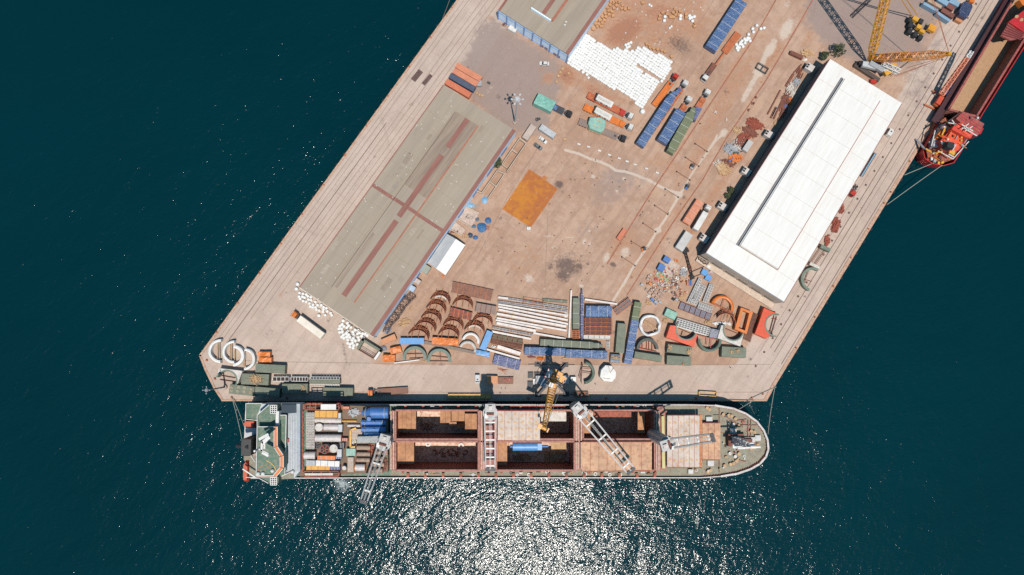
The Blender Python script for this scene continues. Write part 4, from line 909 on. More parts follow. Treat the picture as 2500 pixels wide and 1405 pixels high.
for k, (x, y) in enumerate(near):
    o = bag_src if k == 0 else bag_src.copy()
    if k: COL.objects.link(o)
    o.location = bagloc(x, y); o.rotation_euler = (0, 0, rnd.uniform(0, 3)); s_ = rnd.uniform(1.12, 1.28); o.scale = (s_, s_, rnd.uniform(.9, 1.1))
mb = MB()
for x, y in rest:
    p = bagloc(x, y); s_ = rnd.uniform(1.12, 1.28); a = rnd.uniform(0, 1); h_ = rnd.uniform(.9, 1.1)
    mb.add([(p.x + s_ * (v[0] * math.cos(a) - v[1] * math.sin(a)), p.y + s_ * (v[0] * math.sin(a) + v[1] * math.cos(a)), v[2] * h_) for v in bg0.v], bg0.f, 0, True)
o = mb.build('bulk_bags', bagw); tag(o, 'mass of white woven bulk bags packed in rows behind the nearer bags', 'bags', None, 'stuff')
def bagset(label, pts, group, scale=1.0, zs=None):
    for k, (x, y) in enumerate(pts):
        o = bag_src.copy(); COL.objects.link(o); o.location = bagloc(x, y); o.scale = (scale,) * 3; o.rotation_euler = (0, 0, rnd.uniform(0, 3)); o['label'] = label; o['group'] = group
bagset('white bulk bag in the loose cluster just above the packed field', [(1025, 280), (985, 300), (945, 318), (1000, 340), (965, 358)], 'white bags in the loose cluster', 1.1)
bagset('large white sack standing alone below the tip of the packed field', [(1205, 1360)], None, 1.7); bagset('white sack standing alone at the lower left edge of the packed field', [(365, 825)], None, .9)
U('W7'); bagset('white sack lying among the tan cartons on the earth yard', [(1985, 190), (1978, 235), (2165, 180), (2160, 215), (2265, 180), (2290, 200), (2300, 240), (2320, 190), (2270, 210)], 'white sacks among the tan cartons', 1.15)
bagset('crumpled white sack on the red earth right of the packed field top', [(2040, 318), (2060, 300), (1808, 50), (1830, 65)], 'crumpled sacks on the red earth', .8)
U('W6'); bagset('white bag in the heap beside the red gooseneck trailer', [(635, 75), (650, 95), (670, 70), (690, 40), (665, 105), (700, 95), (720, 60), (740, 30), (650, 130), (675, 55), (715, 20), (745, 10), (690, 75), (725, 35), (760, 15), (770, 40), (640, 110)], 'white bags beside the red trailer', 1.1)
U('F'); bagset('white bag in the upper end of the heap beside the red gooseneck trailer', [(1848, 62), (1858, 70), (1866, 68), (1840, 78), (1828, 84), (1838, 70)], 'white bags at the upper end of the heap', 1.1)
U('V4')
whp = [(220, 540), (270, 530), (420, 620), (640, 780), (610, 830), (540, 810), (430, 740), (340, 690), (240, 610)]; k = 0
pl = []
for _ in range(400):
    x, y = rnd.uniform(200, 640), rnd.uniform(520, 840)
    if inpoly(x, y, whp) and all(math.hypot(x - a, y - b) > 26 for a, b in pl): pl.append((x, y))
bagset('white bag in the ragged heap left against the foot of the long warehouse', pl, 'white bags at the left foot of the warehouse', 1.0)
whp = [(730, 840), (790, 880), (1040, 1040), (960, 1060), (880, 1170), (770, 1100), (680, 1000), (680, 900)]; pl = []
for _ in range(900):
    x, y = rnd.uniform(660, 1050), rnd.uniform(820, 1190)
    if inpoly(x, y, whp) and all(math.hypot(x - a, y - b) > 29 for a, b in pl): pl.append((x, y))
bagset('white bag in the dense heap right against the foot of the long warehouse', pl, 'white bags at the right foot of the warehouse', 1.15)
bagset('white bag standing apart below the dense heap at the warehouse foot', [(815, 1155), (852, 1170)], 'white bags apart below the heap', 1.1); bagset('white bag at the left corner of the long warehouse', [(217, 440), (203, 495)], 'white bags at the left corner', 1.2); bagset('white bag standing alone under the ragged heap near the box truck', [(460, 800)], None, 1.2)
mb = MB()
for a, b in (((800, 890), (950, 1000)), ((760, 960), (900, 1080)), ((850, 900), (740, 1000)), ((930, 960), (830, 1060))): mb.bar(G(*a, 1.3), G(*b, 1.3), .12)
single(mb, 'rod_bundle', dark, 'thin dark rods lying across the dense heap of white bags', 'rods')
U('F')
spill = MB(); 
# ---- tan cartons on the earth yard
U('W7')
tan = mat('tan_carton', (216, 160, 112), .8, c2=(196, 138, 96), thr=.55)
pts = [(1370, 20), (1360, 55), (1395, 30), (1400, 90), (1430, 60), (1460, 20), (1490, 95), (1500, 60), (1530, 105), (1340, 120), (1300, 150), (1270, 190), (1345, 165), (1310, 190), (1240, 230), (1230, 280), (1270, 260), (1190, 270), (1210, 300), (1160, 330), (1390, 180), (1290, 230), (1575, 95), (1330, 90), (1430, 15), (1375, 130), (1200, 235), (1255, 300)]
small_boxes('tan_carton', 'tan carton in the scattered heap right of the blue walled warehouse', 'carton', pts, (36, 34), 1.0, tan, 'tan cartons right of the blue walled warehouse', 0, jitter=45)
pts = [(1960, 145), (2010, 160), (1930, 180), (1920, 215), (2050, 195), (2085, 195), (2100, 105), (2125, 135), (2150, 130), (2080, 140), (2110, 170), (2140, 170), (2228, 165), (2230, 200), (1730, 30), (2330, 260), (2325, 300)]
small_boxes('tan_carton', 'tan carton in the loose row near the upper edge of the earth yard', 'carton', pts, (38, 34), 1.0, tan, 'tan cartons in the upper loose row', 20, jitter=25)
pts = [(1775, 500), (1808, 515), (1815, 545), (1855, 555), (1900, 565), (1948, 575), (1985, 590), (2060, 645)]
small_boxes('tan_carton', 'tan carton in the line along the upper edge of the bag field', 'carton', pts, (34, 34), 1.0, tan, 'tan cartons along the bag field', 30)
single(MB().box((0, 0, .9), (3.6, 2.6, 1.8)).box((0, 0, 1.82), (3.2, 2.2, .1)), 'white_cabin', white, 'small white cabin against the pale blue end wall', 'cabin', loc=G(243, 345), rz=R(-30))
plank_pile('tan rubbish along the foot of the pale blue end wall', 470, 450, 60, 20, 14, tan, ln=(.1, .3), sz=.5, rot=-30, name='debris', cat='debris'); plank_pile('brown plants and timber left of the small white cabin', 150, 290, 40, 30, 14, rust, ln=(.2, .5), sz=.3, name='debris', cat='debris')
# ---- trucks
U('V1')
truck('black cab truck pulling the turquoise covered load below the light mast', 140, 515, 605, 735, black, dark, 3.0); tarped('turquoise tarpaulin load on the black cab truck near the light mast', 150, 520, 372, 632, 150, 3.2, teal, z=.9, cat='truck load', name='tarped_load', strapm=teal)
tarped('small blue sheeted piece at the front of the turquoise load', 365, 618, 420, 650, 60, 1.4, blue, z=1.3, straps=False, cat='truck load', name='tarped_load')
truck('white cab truck with a red bed, upper of the two carrying white machines', 805, 480, 1385, 765, white, orangesteel, 2.9, 'low', bedm2=redp); truck('white cab truck with an orange bed, lower one of the two carrying white machines', 760, 630, 1385, 905, white, orangep, 2.9, 'low', bedm2=orangep)
def machine(label, x0, y0, x1, y1, z=1.3):
    loc, rz, L, W = ax(x0, y0, x1, y1, 100, 1.6, z); t = thing('white_machine', label, 'machine', loc, rz)
    MB().box((0, 0, .6), (L, W * .8, 1.2)).build('body', white, t); MB().box((0, .2, 1.3), (L * .8, W * .25, .3)).tube((-L * .4, -.3, 1.4), (L * .4, -.3, 1.4), .15, 6).build('top_rail', offwhite, t)
    for i in range(9): MB().box((-L * .44 + i * L * .11, -W * .45, .7), (.22, .5, 1.3)).build('bracket', white if i % 3 else dark, t)
    MB().box((-L / 2 - .2, 0, .9), (.5, W, 1.9)).build('end_hood', dark, t); return t
machine('white ribbed machine on the red truck bed', 925, 500, 1125, 605); machine('white ribbed machine on the orange truck bed', 905, 662, 1105, 768)
heap('red machinery behind the cab of the upper machine truck', 1215, 675, 44, 34, 1.5, redp, 'winch', 'machinery', rot=-25); heap('brown equipment behind the cab of the lower machine truck', 1240, 830, 40, 30, 1.3, rust, 'winch', 'machinery', rot=-25)
truck('black cab truck carrying the eight sided mint covered load', 695, 815, 1295, 1045, black, mat('grey_brown_bed', (150, 128, 118), .7), 3.0)
o8 = [(835, 760), (960, 760), (1035, 800), (1040, 860), (1010, 930), (970, 960), (830, 905), (810, 840)]; P8 = [G(x, y, 4.2) for x, y in o8]; c = sum(P8, Vector()) / 8; t = thing('octagonal_load', 'mint green covered eight sided load on the black cab truck', 'truck load', (c.x, c.y, 1.3))
pp = [(p.x - c.x, p.y - c.y) for p in P8]; MB().prism(pp, 0, 2.7, poly1=[(x * .98, y * .98) for x, y in pp]).build('cover', mint, t); MB().prism([(x * .97, y * .97) for x, y in pp], 2.7, 3.0, poly1=[(x * .9, y * .9) for x, y in pp]).build('cover_top', mint, t); MB().prism([(x * 1.02, y * 1.02 - .1) for x, y in pp], -.1, .6).build('timber_base', wood, t)
for x, y in ((935, 805), (965, 825), (930, 890), (885, 870)): p = G(x, y, 4.3) - c; MB().box((p.x, p.y, 3.05), (.7, .6, .14)).build('lifting_pad', wood, t)
truck('red cab truck with an empty orange flatbed right of the bag field', 1650, 615, 1945, 215, redp, orangep, 2.7, 'flat', bedm2=orangesteel)
truck('white cab truck pulling the longest blue module, beside the red cab truck', 1490, 1120, 2070, 300, white, orangesteel, 2.6, 'low'); truck('white cab truck pulling the shorter blue module', 1750, 1070, 2115, 505, white, orangesteel, 2.6, 'low')
truck('white cab truck pulling the green module with a blue corner', 1850, 1210, 2350, 415, white, orangesteel, 2.6, 'low')
bt = lambda u: .62 if u > .97 else (.8 if u > .86 else (.9 if u < .04 else 1))
tarped('longest blue tarpaulined module on its trailer, white strapped', 1475, 1115, 1920, 440, 112, 3.0, blue, z=1.1, cat='truck load', name='tarped_module', ends=lambda u: .55 if u > .93 else (.82 if u > .84 else 1))
tarped('narrow blue sheeted nose of the longest blue module', 1925, 470, 1985, 400, 46, 2.0, blue, z=1.3, cat='truck load', name='tarped_module', straps=False)
tarped('shorter and wider blue tarpaulined module on its trailer', 1755, 1075, 2000, 680, 138, 3.0, blue, z=1.1, cat='truck load', name='tarped_module')
gnet = mat('green_net', (112, 122, 88), .8, c2=(136, 140, 108), thr=.5, bump=.15, sc_=2)
tarped('green netted module on its trailer beside the yard rail', 1855, 1210, 2170, 640, 118, 3.0, gnet, z=1.1, cat='truck load', name='tarped_module', ends=lambda u: .3 if u > .96 else (.6 if u > .85 else (.8 if u < .1 else 1)))
tarped('blue sheet corner hanging on the green netted module', 2165, 800, 2225, 640, 80, 3.1, indigo, z=1.15, cat='truck load', name='tarped_module', straps=False, ends=lambda u: .35 + .65 * u)
truck('white cab tractor with an empty brown rack, near the long tyre tracks', 2425, 85, 2280, 290, white, rust, 2.4, 'flat', name='flatbed_truck')
U('F'); tarped('blue tarpaulined module on the upper edge of the earth yard', 1812, 2, 1736, 118, 30, 3.4, blue, z=.3, cat='covered load', name='tarped_module')
t = thing('gooseneck_trailer', 'empty red gooseneck trailer right of the upper blue module', 'trailer', G(1775, 120), math.atan2(*(lambda d: (d.y, d.x))(G(1812, 68) - G(1770, 126)))); MB().box((3, 0, .95), (11, 3.2, .3)).build('bed', orangesteel, t); MB().box((-6, 0, 1.1), (7.5, .7, .3)).build('neck', orangesteel, t); wheelset(t, (6, 7.2), 1.3)
# ---- parked by the white warehouse
U('V5'); container('white box trailer parked left of the white warehouse corner', 1185, 895, 1085, 1050, 82, mat('pale_box', (206, 202, 198), .6), name='box_trailer', cat='trailer', h=3.2)
t = truck('white tank lorry body parked beside the rusty load', 1225, 870, 1375, 630, white, white, 2.5, 'box', name='tank_truck'); tarped('tan and blue covered load beside the white lorry', 1150, 800, 1285, 590, 74, 2.6, cpale, cat='covered load', name='tarped_load', z=.4)
container('rusty orange skip lying on the yard rail', 570, 860, 505, 955, 44, corange, name='open_skip', cat='skip', h=1.4)
van('white van or car parked beside the right edge of the white warehouse', 0, 0, 1, 1, white) if False else None
U('V6'); van('white van parked alone at the right edge of the white warehouse', 945, 110, 985, 50, white)
truck('red cab truck with an empty sky blue trailer right of the white warehouse', 835, 260, 625, 625, redp, mat('pale_sky_blue_paint', (142, 184, 212), .5), .95, 'flat', bedm2=dark, bed_frac=12.5)
# rooftop-like kiosks standing in the shade of the white warehouse
U('W6'); kd = [(1355, 300, 'highest'), (955, 955, 'second'), (735, 1320, 'third')]
def kiosk(label, x, y):
    p = G(x, y, 3); p.z = 0; t = thing('gate_kiosk', label, 'kiosk', p, R(-33)); MB().box((0, 0, 1.5), (3.4, 2.8, 3.0)).build('wall', mat('kiosk_white', (222, 212, 204), .75), t); MB().box((0, 0, 3.06), (3.6, 3.0, .12)).build('roof', mat('kiosk_white', (238, 230, 222)), t)
    for i in range(2): MB().box((-1.2, .6 - i * 1.1, 3.16), (1.0, .8, .1)).build('skylight', black, t)
for x, y, l in kd: kiosk('cream kiosk with two dark roof hatches, %s along the shaded side of the white warehouse' % l, x, y)
U('V5'); kiosk('cream kiosk with dark roof hatches at the lower left corner of the white warehouse', 1325, 945); kiosk('smaller cream kiosk between the green bushes and the white lorry', 1500, 640)
# low pipe barriers across the railway strip
U('V5')
for i, (a, b) in enumerate((((1235, 48), (1350, 122)), ((1143, 178), (1270, 262)), ((1060, 313), (1185, 393)), ((950, 480), (1075, 558)), ((850, 635), (975, 720)), ((740, 805), (860, 885)), ((628, 978), (745, 1050)), ((538, 1125), (662, 1208)))):
    p, q = G(*a), G(*b); t = thing('pipe_barrier', 'thin rusty pipe barrier between the yard rails, number %s from the top' % ('one', 'two', 'three', 'four', 'five', 'six', 'seven', 'eight')[i], 'barrier', p, 0, 'pipe barriers between the yard rails')
    MB().tube(p + Vector((0, 0, .7)), q + Vector((0, 0, .7)), .11, 6).build('pipe', rust, t, root=t)
    for e in (p, q): MB().box((e.x, e.y, .4), (.5, .5, .8)).build('post', dark, t, root=t)
U('V5'); p0 = [(130, 48), (222, 73), (325, 110), (422, 150), (515, 183), (590, 212), (665, 242), (775, 280), (877, 321)]
small_boxes('concrete_block', 'white concrete block in the dashed line across the yard', 'barrier block', p0, (34, 14), .6, white, 'white concrete blocks across the yard', -18)
# forklifts and small vehicles
def forklift(label, x, y, rz, mt):
    t = thing('forklift', label, 'forklift', G(x, y), R(rz)); MB().box((-.5, 0, .8), (1.8, 1.3, .9)).build('body', mt, t); MB().box((-.3, 0, 2.1), (1.3, 1.2, .12)).build('overhead_guard', dark, t)
    for s in (-1, 1): MB().bar((.6, s * .4, 0), (.6, s * .4, 2.6), .14).build('mast', dark, t); MB().box((1.3, s * .35, .15), (1.3, .14, .08)).build('fork', dark, t)
    wheelset(t, (-1.1, .3), .6, .32, .25); return t
forklift('blue and orange forklift between the yard rails', 1160, 455, 60, steelblue); forklift('grey machine with a white top standing between the yard rails', 1207, 262, 60, grey); forklift('orange forklift on the pale track lower down', 752, 1050, 20, orangep)
U('F')
# ================================================================ SOUTH YARD
brownplate = mat('brown_grating', (160, 112, 90), .8, c2=(140, 94, 76), thr=.5)
U('Z6')
HS = [(1145, 335, 140, 'topmost of the left column'), (1085, 460, 140, 'second of the left column'), (1015, 600, 142, 'third of the left column'), (938, 725, 145, 'fourth of the left column'), (838, 840, 148, 'lowest of the left column, above the blue container'),
      (1465, 405, 144, 'topmost of the middle column'), (1330, 700, 144, 'second of the middle column'), (1265, 830, 148, 'lowest of the middle column, above the orange load'), (1745, 650, 144, 'upper one of the right column'), (1632, 760, 144, 'lower one of the right column')]
for i, (x, y, r_, l) in enumerate(HS):
    half_shell('half_shell_segment', 'rusty half round shell with orange bars, ' + l.replace(', above the orange load', '').replace(', above the blue container', ''), x, y, r_, -13 if i < 5 else -8, group='rusty half round shells in three columns', wallm=mat('shell_shade_black', (38, 34, 36), .7), topm=(offwhite if i in (0, 9) else None))  # black plate colour stands in for the shade inside the shells
flat_ring('wrapped_half_ring', 'white wrapped half ring, upper of the two beside the blue container', 1575, 905, 128, 34, -15, 165, 2.6, bagw, 'white wrapped half rings in the yard'); flat_ring('wrapped_half_ring', 'white wrapped half ring, lower of the two beside the blue container', 1530, 1020, 124, 34, -20, 160, 2.6, offwhite, 'white wrapped half rings in the yard')
def plate_frame(name, label, q, h, mt, barm, nb, cat='frame'):
    P_ = [G(x, y, h) for x, y in q]; c = sum(P_, Vector()) / len(P_); t = thing(name, label, cat, (c.x, c.y, 0))
    MB().prism([(p.x, p.y) for p in P_], h - .12, h).build('plate', mt, t, root=t)
    for i in range(nb):
        f = (i + 1) / (nb + 1); a, b = P_[0].lerp(P_[1], f), P_[3].lerp(P_[2], f); MB().bar((a.x, a.y, h + .2), (b.x, b.y, h + .2), .18).build('brace', barm, t, root=t)
    for p in P_: MB().tube((p.x, p.y, 0), (p.x, p.y, h - .13), .12, 6).build('leg', mt, t, root=t)
    return t
plate_frame('grating_frame', 'large brown plate frame with orange bars above the half round shells', [(1320, 45), (1900, 165), (1860, 325), (1300, 200)], 1.2, brownplate, orangesteel, 6); plate_frame('grating_frame', 'grey brown panel with red bars right of the middle column of shells', [(1660, 350), (1945, 400), (1925, 520), (1640, 470)], 2.4, mat('grey_brown_plate', (156, 128, 116), .7), rust, 3); plate_frame('grating_frame', 'small bright orange frame in the middle column of shells', [(1290, 410), (1600, 490), (1580, 600), (1270, 535)], 2.2, mat('burnt_orange', (178, 74, 34), .6, c2=(90, 40, 28), thr=.5), orangep, 4)
container('long light blue container lying level below the left column of shells', 567, 898, 910, 898, 90, sky_b); container('light blue container standing on the slant beside the white beams', 1745, 1018, 1853, 757, 90, sky_b); container('tan orange container at the lower corner of the long warehouse', 300, 918, 500, 832, 82, mat('tan_orange_paint', (218, 148, 100), .6))
tarped('orange tarpaulined long load below the middle column of shells', 1025, 890, 1398, 915, 100, 2.8, orangep, straps=False, amp=.25); tarped('orange covered piece, upper of the two left of the green arch', 425, 1045, 580, 1005, 88, 2.6, orangep, straps=False, amp=.35); tarped('orange covered piece, lower of the two left of the green arch', 318, 1140, 495, 1140, 92, 2.6, orangep, straps=False, amp=.4)
def arch(label, cx, cy, rz_, wd, a0, a1, h, mt, pipes, pm=rust, name='arch_frame'):
    r_, w_ = m(rz_, h), m(wd, h); p = G(cx, cy, h); t = thing(name, label, 'arch segment', (p.x, p.y, 0)); MB().arc(0, 0, r_ - w_, r_, a0, a1, 0, h, 30).build('arch_wall', mt, t)
    MB().arc(0, 0, r_ - w_ * 1.2, r_ + .12, a0, a1, h - .15, h + .02, 30).build('flange', mt, t)
    for x0, y0, x1, y1 in pipes: a, b = G(x0, y0, 1) - G(cx, cy, 1), G(x1, y1, 1) - G(cx, cy, 1); MB().tube((a.x, a.y, .8), (b.x, b.y, .8), .14, 6).build('bracing_pipe', pm, t)
    return t
arch('grey green half round arch, the left one below the blue container', 775, 1145, 168, 30, -8, 188, 3.2, greenr, [(640, 1085, 925, 1080), (770, 980, 780, 1130), (690, 1150, 890, 1140)])
arch('grey green half round arch, the right one below the orange load', 1125, 1180, 168, 30, -8, 188, 3.2, greenr, [(990, 1110, 1270, 1140), (1128, 1020, 1140, 1180), (970, 1185, 1290, 1190)])
beams('steel_beam', 'white beam with a dark joint lying under the left green arch', 'beam', [(480, 1212, 845, 1165, 16)], 1.0, white)
beams('grey_belt_deck', 'long grey slatted deck under the orange load and the white half rings', 'deck section', [(915, 915, 1640, 1065, 44)], 1.0, mat('grey_brown_deck', (150, 132, 120), .8), seam=1.6, k2=dark)
tarped('light blue sheeted box at the foot of the slanted blue container', 1655, 1052, 1842, 1092, 68, 1.6, sky_b, amp=.1)
tarped('indigo tarpaulined low stack below the white beams', 1905, 1150, 2280, 1245, 135, 1.8, indigo, amp=.25); plank_pile('loose pale timber left of the right green arch', 905, 1180, 30, 26, 10)
plank_pile('rusty pipes and rods beneath the indigo stack', 2030, 1310, 60, 20, 5, orangesteel, ln=(.8, 1.6), rot=-25, sz=.14, name='pipe_pile', cat='pipes')
heap('crumpled grey sheet at the end of the green lined frame', 330, 1000, 50, 46, .9, mat('crumpled_grey_sheet', (150, 150, 160), .5, bump=.3), 'sheet_heap')
heap('crumpled bluish sheet beside the lowest lattice section', 395, 740, 40, 66, 1.0, mat('crumpled_blue_sheet', (150, 158, 176), .5, bump=.3), 'sheet_heap', rot=-35)
# long white beams of the panel stacks
U('X2')
bl = [(285, 285, 545, 318, 52, 'white end piece of the topmost grey beam'), (285, 468, 2115, 765, 46, 'first long white beam under the grey ones, folded sheet at its right end'), (280, 530, 2120, 885, 50, 'second long white beam, the widest and longest'), (290, 605, 2130, 990, 50, 'third long white beam from the top'), (245, 715, 2080, 1055, 60, 'fourth long white beam, slightly stained'), (245, 830, 2095, 1165, 48, 'fifth long white beam with a torn sheet at its right end'),
      (220, 885, 1455, 1112, 46, 'sixth white beam, short, ending before the middle'), (240, 965, 1280, 1175, 70, 'seventh white beam, short and broad'), (1210, 1225, 2065, 1380, 46, 'white beam lying alone lower right of the stack'), (115, 1185, 1155, 1385, 52, 'lowest white beam left of the green tarpaulined load')]
bm = mat('white_primed_beam', (238, 226, 218), .6, c2=(222, 196, 182), thr=.62, k=.6)
beams('long_white_beam', [b[5] for b in bl], 'beam', [b[:5] for b in bl], 1.5, bm, group='long white beams in the stack')
gpan = mat('grey_mauve_panel', (150, 142, 156), .5, c2=(124, 120, 134), thr=.52)
for lb_, x0, y0, x1, y1 in (('topmost grey panelled beam of the stack', 545, 318, 2125, 570), ('second grey panelled beam, under the topmost one', 275, 400, 2125, 650), ('short grey panelled beam left of the slanted blue container', 140, 1080, 1205, 1280)):
    grid_deck('panelled_beam', lb_, 'beam', x0, y0, x1, y1, 56, 1.5, offwhite, gpan, nx=12, ny=1, t_=.12)
grid_deck('rusty_rack', 'rusty red rack standing across the two grey panelled beams', 'rack', 950, 380, 1480, 460, 150, 2.6, orangesteel, None, nx=2, ny=2, t_=.12)
tarped('flat green sheeted strip right of the rusty rack', 1450, 345, 2110, 395, 60, .9, green, straps=True)

U('Z7')
beams('steel_beam', ['white beam standing north to south beside the tall green load', 'white beam right of the tall slender blue load', 'white beam in the lower pair beside the indigo stack, upper one', 'white beam in the lower pair beside the indigo stack, lower one'], 'beam', [(1258, 170, 1225, 850, 22), (1450, 300, 1915, 368, 26), (200, 975, 530, 1080, 50), (48, 1015, 520, 1150, 26)], 1.6, bm)
tarped('tall narrow green tarpaulined load between the white beam and the blue one', 1325, 280, 1325, 722, 90, 2.6, green); grid_deck('orange_rack', 'orange rack at the foot of the narrow green load', 'rack', 1325, 738, 1325, 862, 100, 1.6, orangep, rust, 4, 2)
tarped('slender dark blue sheeted beam with pointed ends', 1412, 158, 1410, 880, 38, 2.2, indigo, ends=lambda u: .4 if u > .93 or u < .1 else 1); tarped('blue tarpaulined block above the two orange racks', 1465, 470, 1835, 475, 155, 3.6, blue, amp=.22)
grid_deck('orange_rack', 'orange framed rack, upper of the pair below the blue block', 'rack', 1450, 625, 1845, 628, 125, 2.6, orangesteel, mat('maroon_panel', (112, 56, 48), .6), 5, 2); grid_deck('orange_rack', 'orange framed rack, lower of the pair below the blue block', 'rack', 1450, 745, 1845, 750, 112, 2.4, orangesteel, mat('maroon_panel', (112, 56, 48)), 5, 2)
grid_deck('panel_row', 'row of white panels below the orange racks', 'panel stack', 1432, 838, 1815, 845, 58, 1.2, offwhite, white, 5, 1)
grid_deck('small_grating', 'small white and dark grating between green loads', 'grating', 1783, 892, 1783, 1005, 42, .8, white, black, 5, 2)
grid_deck('tilted_rack', 'grey panel rack with orange bars lying slanted beside the long blue load', 'rack', 1890, 480, 2110, 320, 108, 2.2, orangesteel, mat('grey_plate', (136, 124, 124), .6), 4, 2)
tarped('plain olive tarpaulined load standing upright left of the long blue load', 1950, 1065, 1985, 645, 125, 3.6, green, straps=False, amp=.08)
tarped('long blue tarpaulined load with a khaki upper end', 2065, 1220, 2172, 600, 108, 3.6, blue); tarped('khaki sheeted upper end of the long blue load', 2165, 620, 2215, 340, 104, 3.5, gnet)
tarped('long olive tarpaulined load above the long blue tarpaulined pair', 815, 915, 1705, 965, 92, 3.6, green, ends=lambda u: .45 if u > .96 else (.75 if u > .85 else 1)); tarped('long blue tarpaulined load, left one of the level pair', 590, 1035, 1170, 1050, 105, 3.6, blue, amp=.22); tarped('long blue tarpaulined load, right one of the level pair', 1178, 1070, 1768, 1095, 112, 3.6, blue, amp=.22)
tarped('small blue sheeted crate with timber on top between the long loads', 1820, 1140, 1955, 1150, 115, 2.2, mat('slate_blue_sheet', (96, 116, 138), .5), straps=False); plank_pile('timber strips lying on the small blue sheeted crate', 1885, 1140, 60, 26, 12, z=2.3, rot=-15, ln=(.8, 1.8))
grid_deck('pipe_rack', 'brown meshed rack, upper of the two beside the slanted blue container', 'rack', 130, 835, 560, 915, 90, 2.0, rust, mat('olive_mesh', (132, 122, 98), .8), 6, 1); grid_deck('pipe_rack', 'rusty pipe rack, lower of the two beside the slanted blue container', 'rack', 115, 880, 560, 975, 100, 1.8, rust, brownplate, 8, 4, t_=.14)
heap('orange and brown rags in front of the left long blue load', 815, 1145, 60, 30, .9, orangep, 'rag_heap', rot=-5); heap('grey rags beside the orange ones in front of the left blue load', 925, 1165, 46, 26, .7, grey, 'rag_heap'); plank_pile('brown rubbish in front of the pair of long blue loads', 1180, 1150, 90, 26, 24, wood, ln=(.1, .4), rot=10); plank_pile('brown net and timber left of the orange rags', 690, 1125, 80, 16, 22, rust, ln=(.2, .6), rot=-12)
plank_pile('white sheet scraps at the end of the lower white beam', 150, 975, 50, 20, 10, white, ln=(.3, .7), z=.4, name='sheet_scraps', cat='scraps')
heap('white torn sheet on the right end of the first long white beam', 1180, 520, 34, 40, .6, bagw, 'sheet_heap')
# lower middle: big white octagon and the green ring half
U('W2')
o8 = [(1830, 390), (1910, 398), (1970, 480), (1965, 560), (1915, 612), (1805, 600), (1757, 545), (1770, 455)]; P8 = [G(x, y, 4.2) for x, y in o8]; c = sum(P8, Vector()) / 8; t = thing('octagonal_load', 'large white sheeted eight sided load near the harbour crane', 'covered load', (c.x, c.y, 0)); pp = [(p.x - c.x, p.y - c.y) for p in P8]
MB().prism(pp, .05, 3.9, poly1=[(x * .98, y * .98) for x, y in pp]).build('cover', bagw, t); MB().prism([(x * .98, y * .98) for x, y in pp], 3.9, 4.6, poly1=[(x * .2, y * .2) for x, y in pp]).build('cover_top', bagw, t)
for a, b in (((1870, 400), (1890, 490)), ((1945, 420), (1890, 490)), ((1800, 560), (1890, 575))): q, r_ = G(*a, 4.7) - c, G(*b, 4.7) - c; MB().bar((q.x, q.y, 4.3), (r_.x, r_.y, 4.65), .12).build('lashing_rope', wood, t)
flat_ring('lined_half_ring', 'grey green half ring with rusty braces between the crane and the white load', 1540, 490, 152, 34, -82, 78, 3.6, greenr, props=[(1520, 365, 1510, 630), (1535, 430, 1670, 440), (1525, 485, 1680, 500), (1530, 370, 1480, 560)], propm=rust, lumpy=.03)
# ---- right part
U('W1')
flat_ring('wrapped_ring', 'complete white wrapped ring with timber struts inside', 612, 652, 150, 32, 0, 360, 2.8, bagw, props=[(530, 575, 740, 725), (525, 590, 720, 725), (520, 615, 660, 740)], lumpy=.5)
arch('dark half round arch with red brown bars above an olive load', 575, 985, 150, 28, 0, 180, 3.4, mat('dark_green_steel', (70, 76, 70), .6), [(520, 900, 520, 985), (580, 850, 580, 990), (610, 850, 612, 990), (655, 880, 655, 1000), (440, 960, 720, 1020), (490, 930, 490, 980)], mat('red_brown_pipe', (190, 84, 62), .6))
gt = [('olive tarpaulined load under the dark half round arch', 395, 1058, 770, 1115, 88, 3.4), ('olive sheeted box with timber on both ends, upper of two', 850, 965, 1188, 1010, 115, 3.4), ('olive sheeted box with brown marks, lower of two', 842, 1130, 1180, 1150, 122, 3.4), ('olive sheeted box with rust patches at the right', 1605, 1015, 1940, 1035, 140, 3.4)]
for l, a, b, c_, d, e, f in gt: tarped(l, a, b, c_, d, e, f, green, straps=False, amp=.06)
for lb_, x, y, n in (('timber strips on the left end of the upper olive sheeted box', 885, 965, 22), ('timber strips on the right end of the upper olive sheeted box', 1145, 1020, 26)): plank_pile(lb_, x, y, 42, 46, n, z=3.5)
plank_pile('rags and sticks on the middle of the right olive box', 1730, 1020, 36, 34, 12, z=3.5); plank_pile('rags and sticks on the right half of the right olive box', 1825, 1010, 30, 46, 12, z=3.5); plank_pile('orange rag on the lower olive box', 1065, 1190, 22, 16, 6, orangep, z=3.5, name='rag', cat='rag')
saddle('steel_saddle', 'bright red orange saddle block with a round bite, beside the lattice of white crates', [(890, 650), (1265, 790), (1220, 955), (835, 820)], 1112, 705, 152, 3.6, mat('red_orange_paint', (236, 84, 28), .45, c2=(200, 52, 26), thr=.62), greenr, pipes=[(1060, 730, 1040, 800), (1000, 690, 1200, 780)])
saddle('steel_saddle', 'white saddle block with a round bite, right of the red orange one', [(1600, 650), (1900, 795), (1860, 945), (1545, 830)], 1765, 720, 148, 3.6, offwhite, greenr, pipes=[(1660, 700, 1880, 790)])
saddle('steel_saddle', 'red saddle block standing at the lower right corner of the white warehouse', [(2190, 410), (2395, 500), (2225, 838), (2065, 765)], 2358, 650, 160, 3.6, mat('red_orange_paint', (236, 84, 28)), greenr, pipes=[(2330, 520, 2270, 740), (2365, 530, 2290, 780), (2250, 735, 2300, 740), (2300, 560, 2370, 570)])
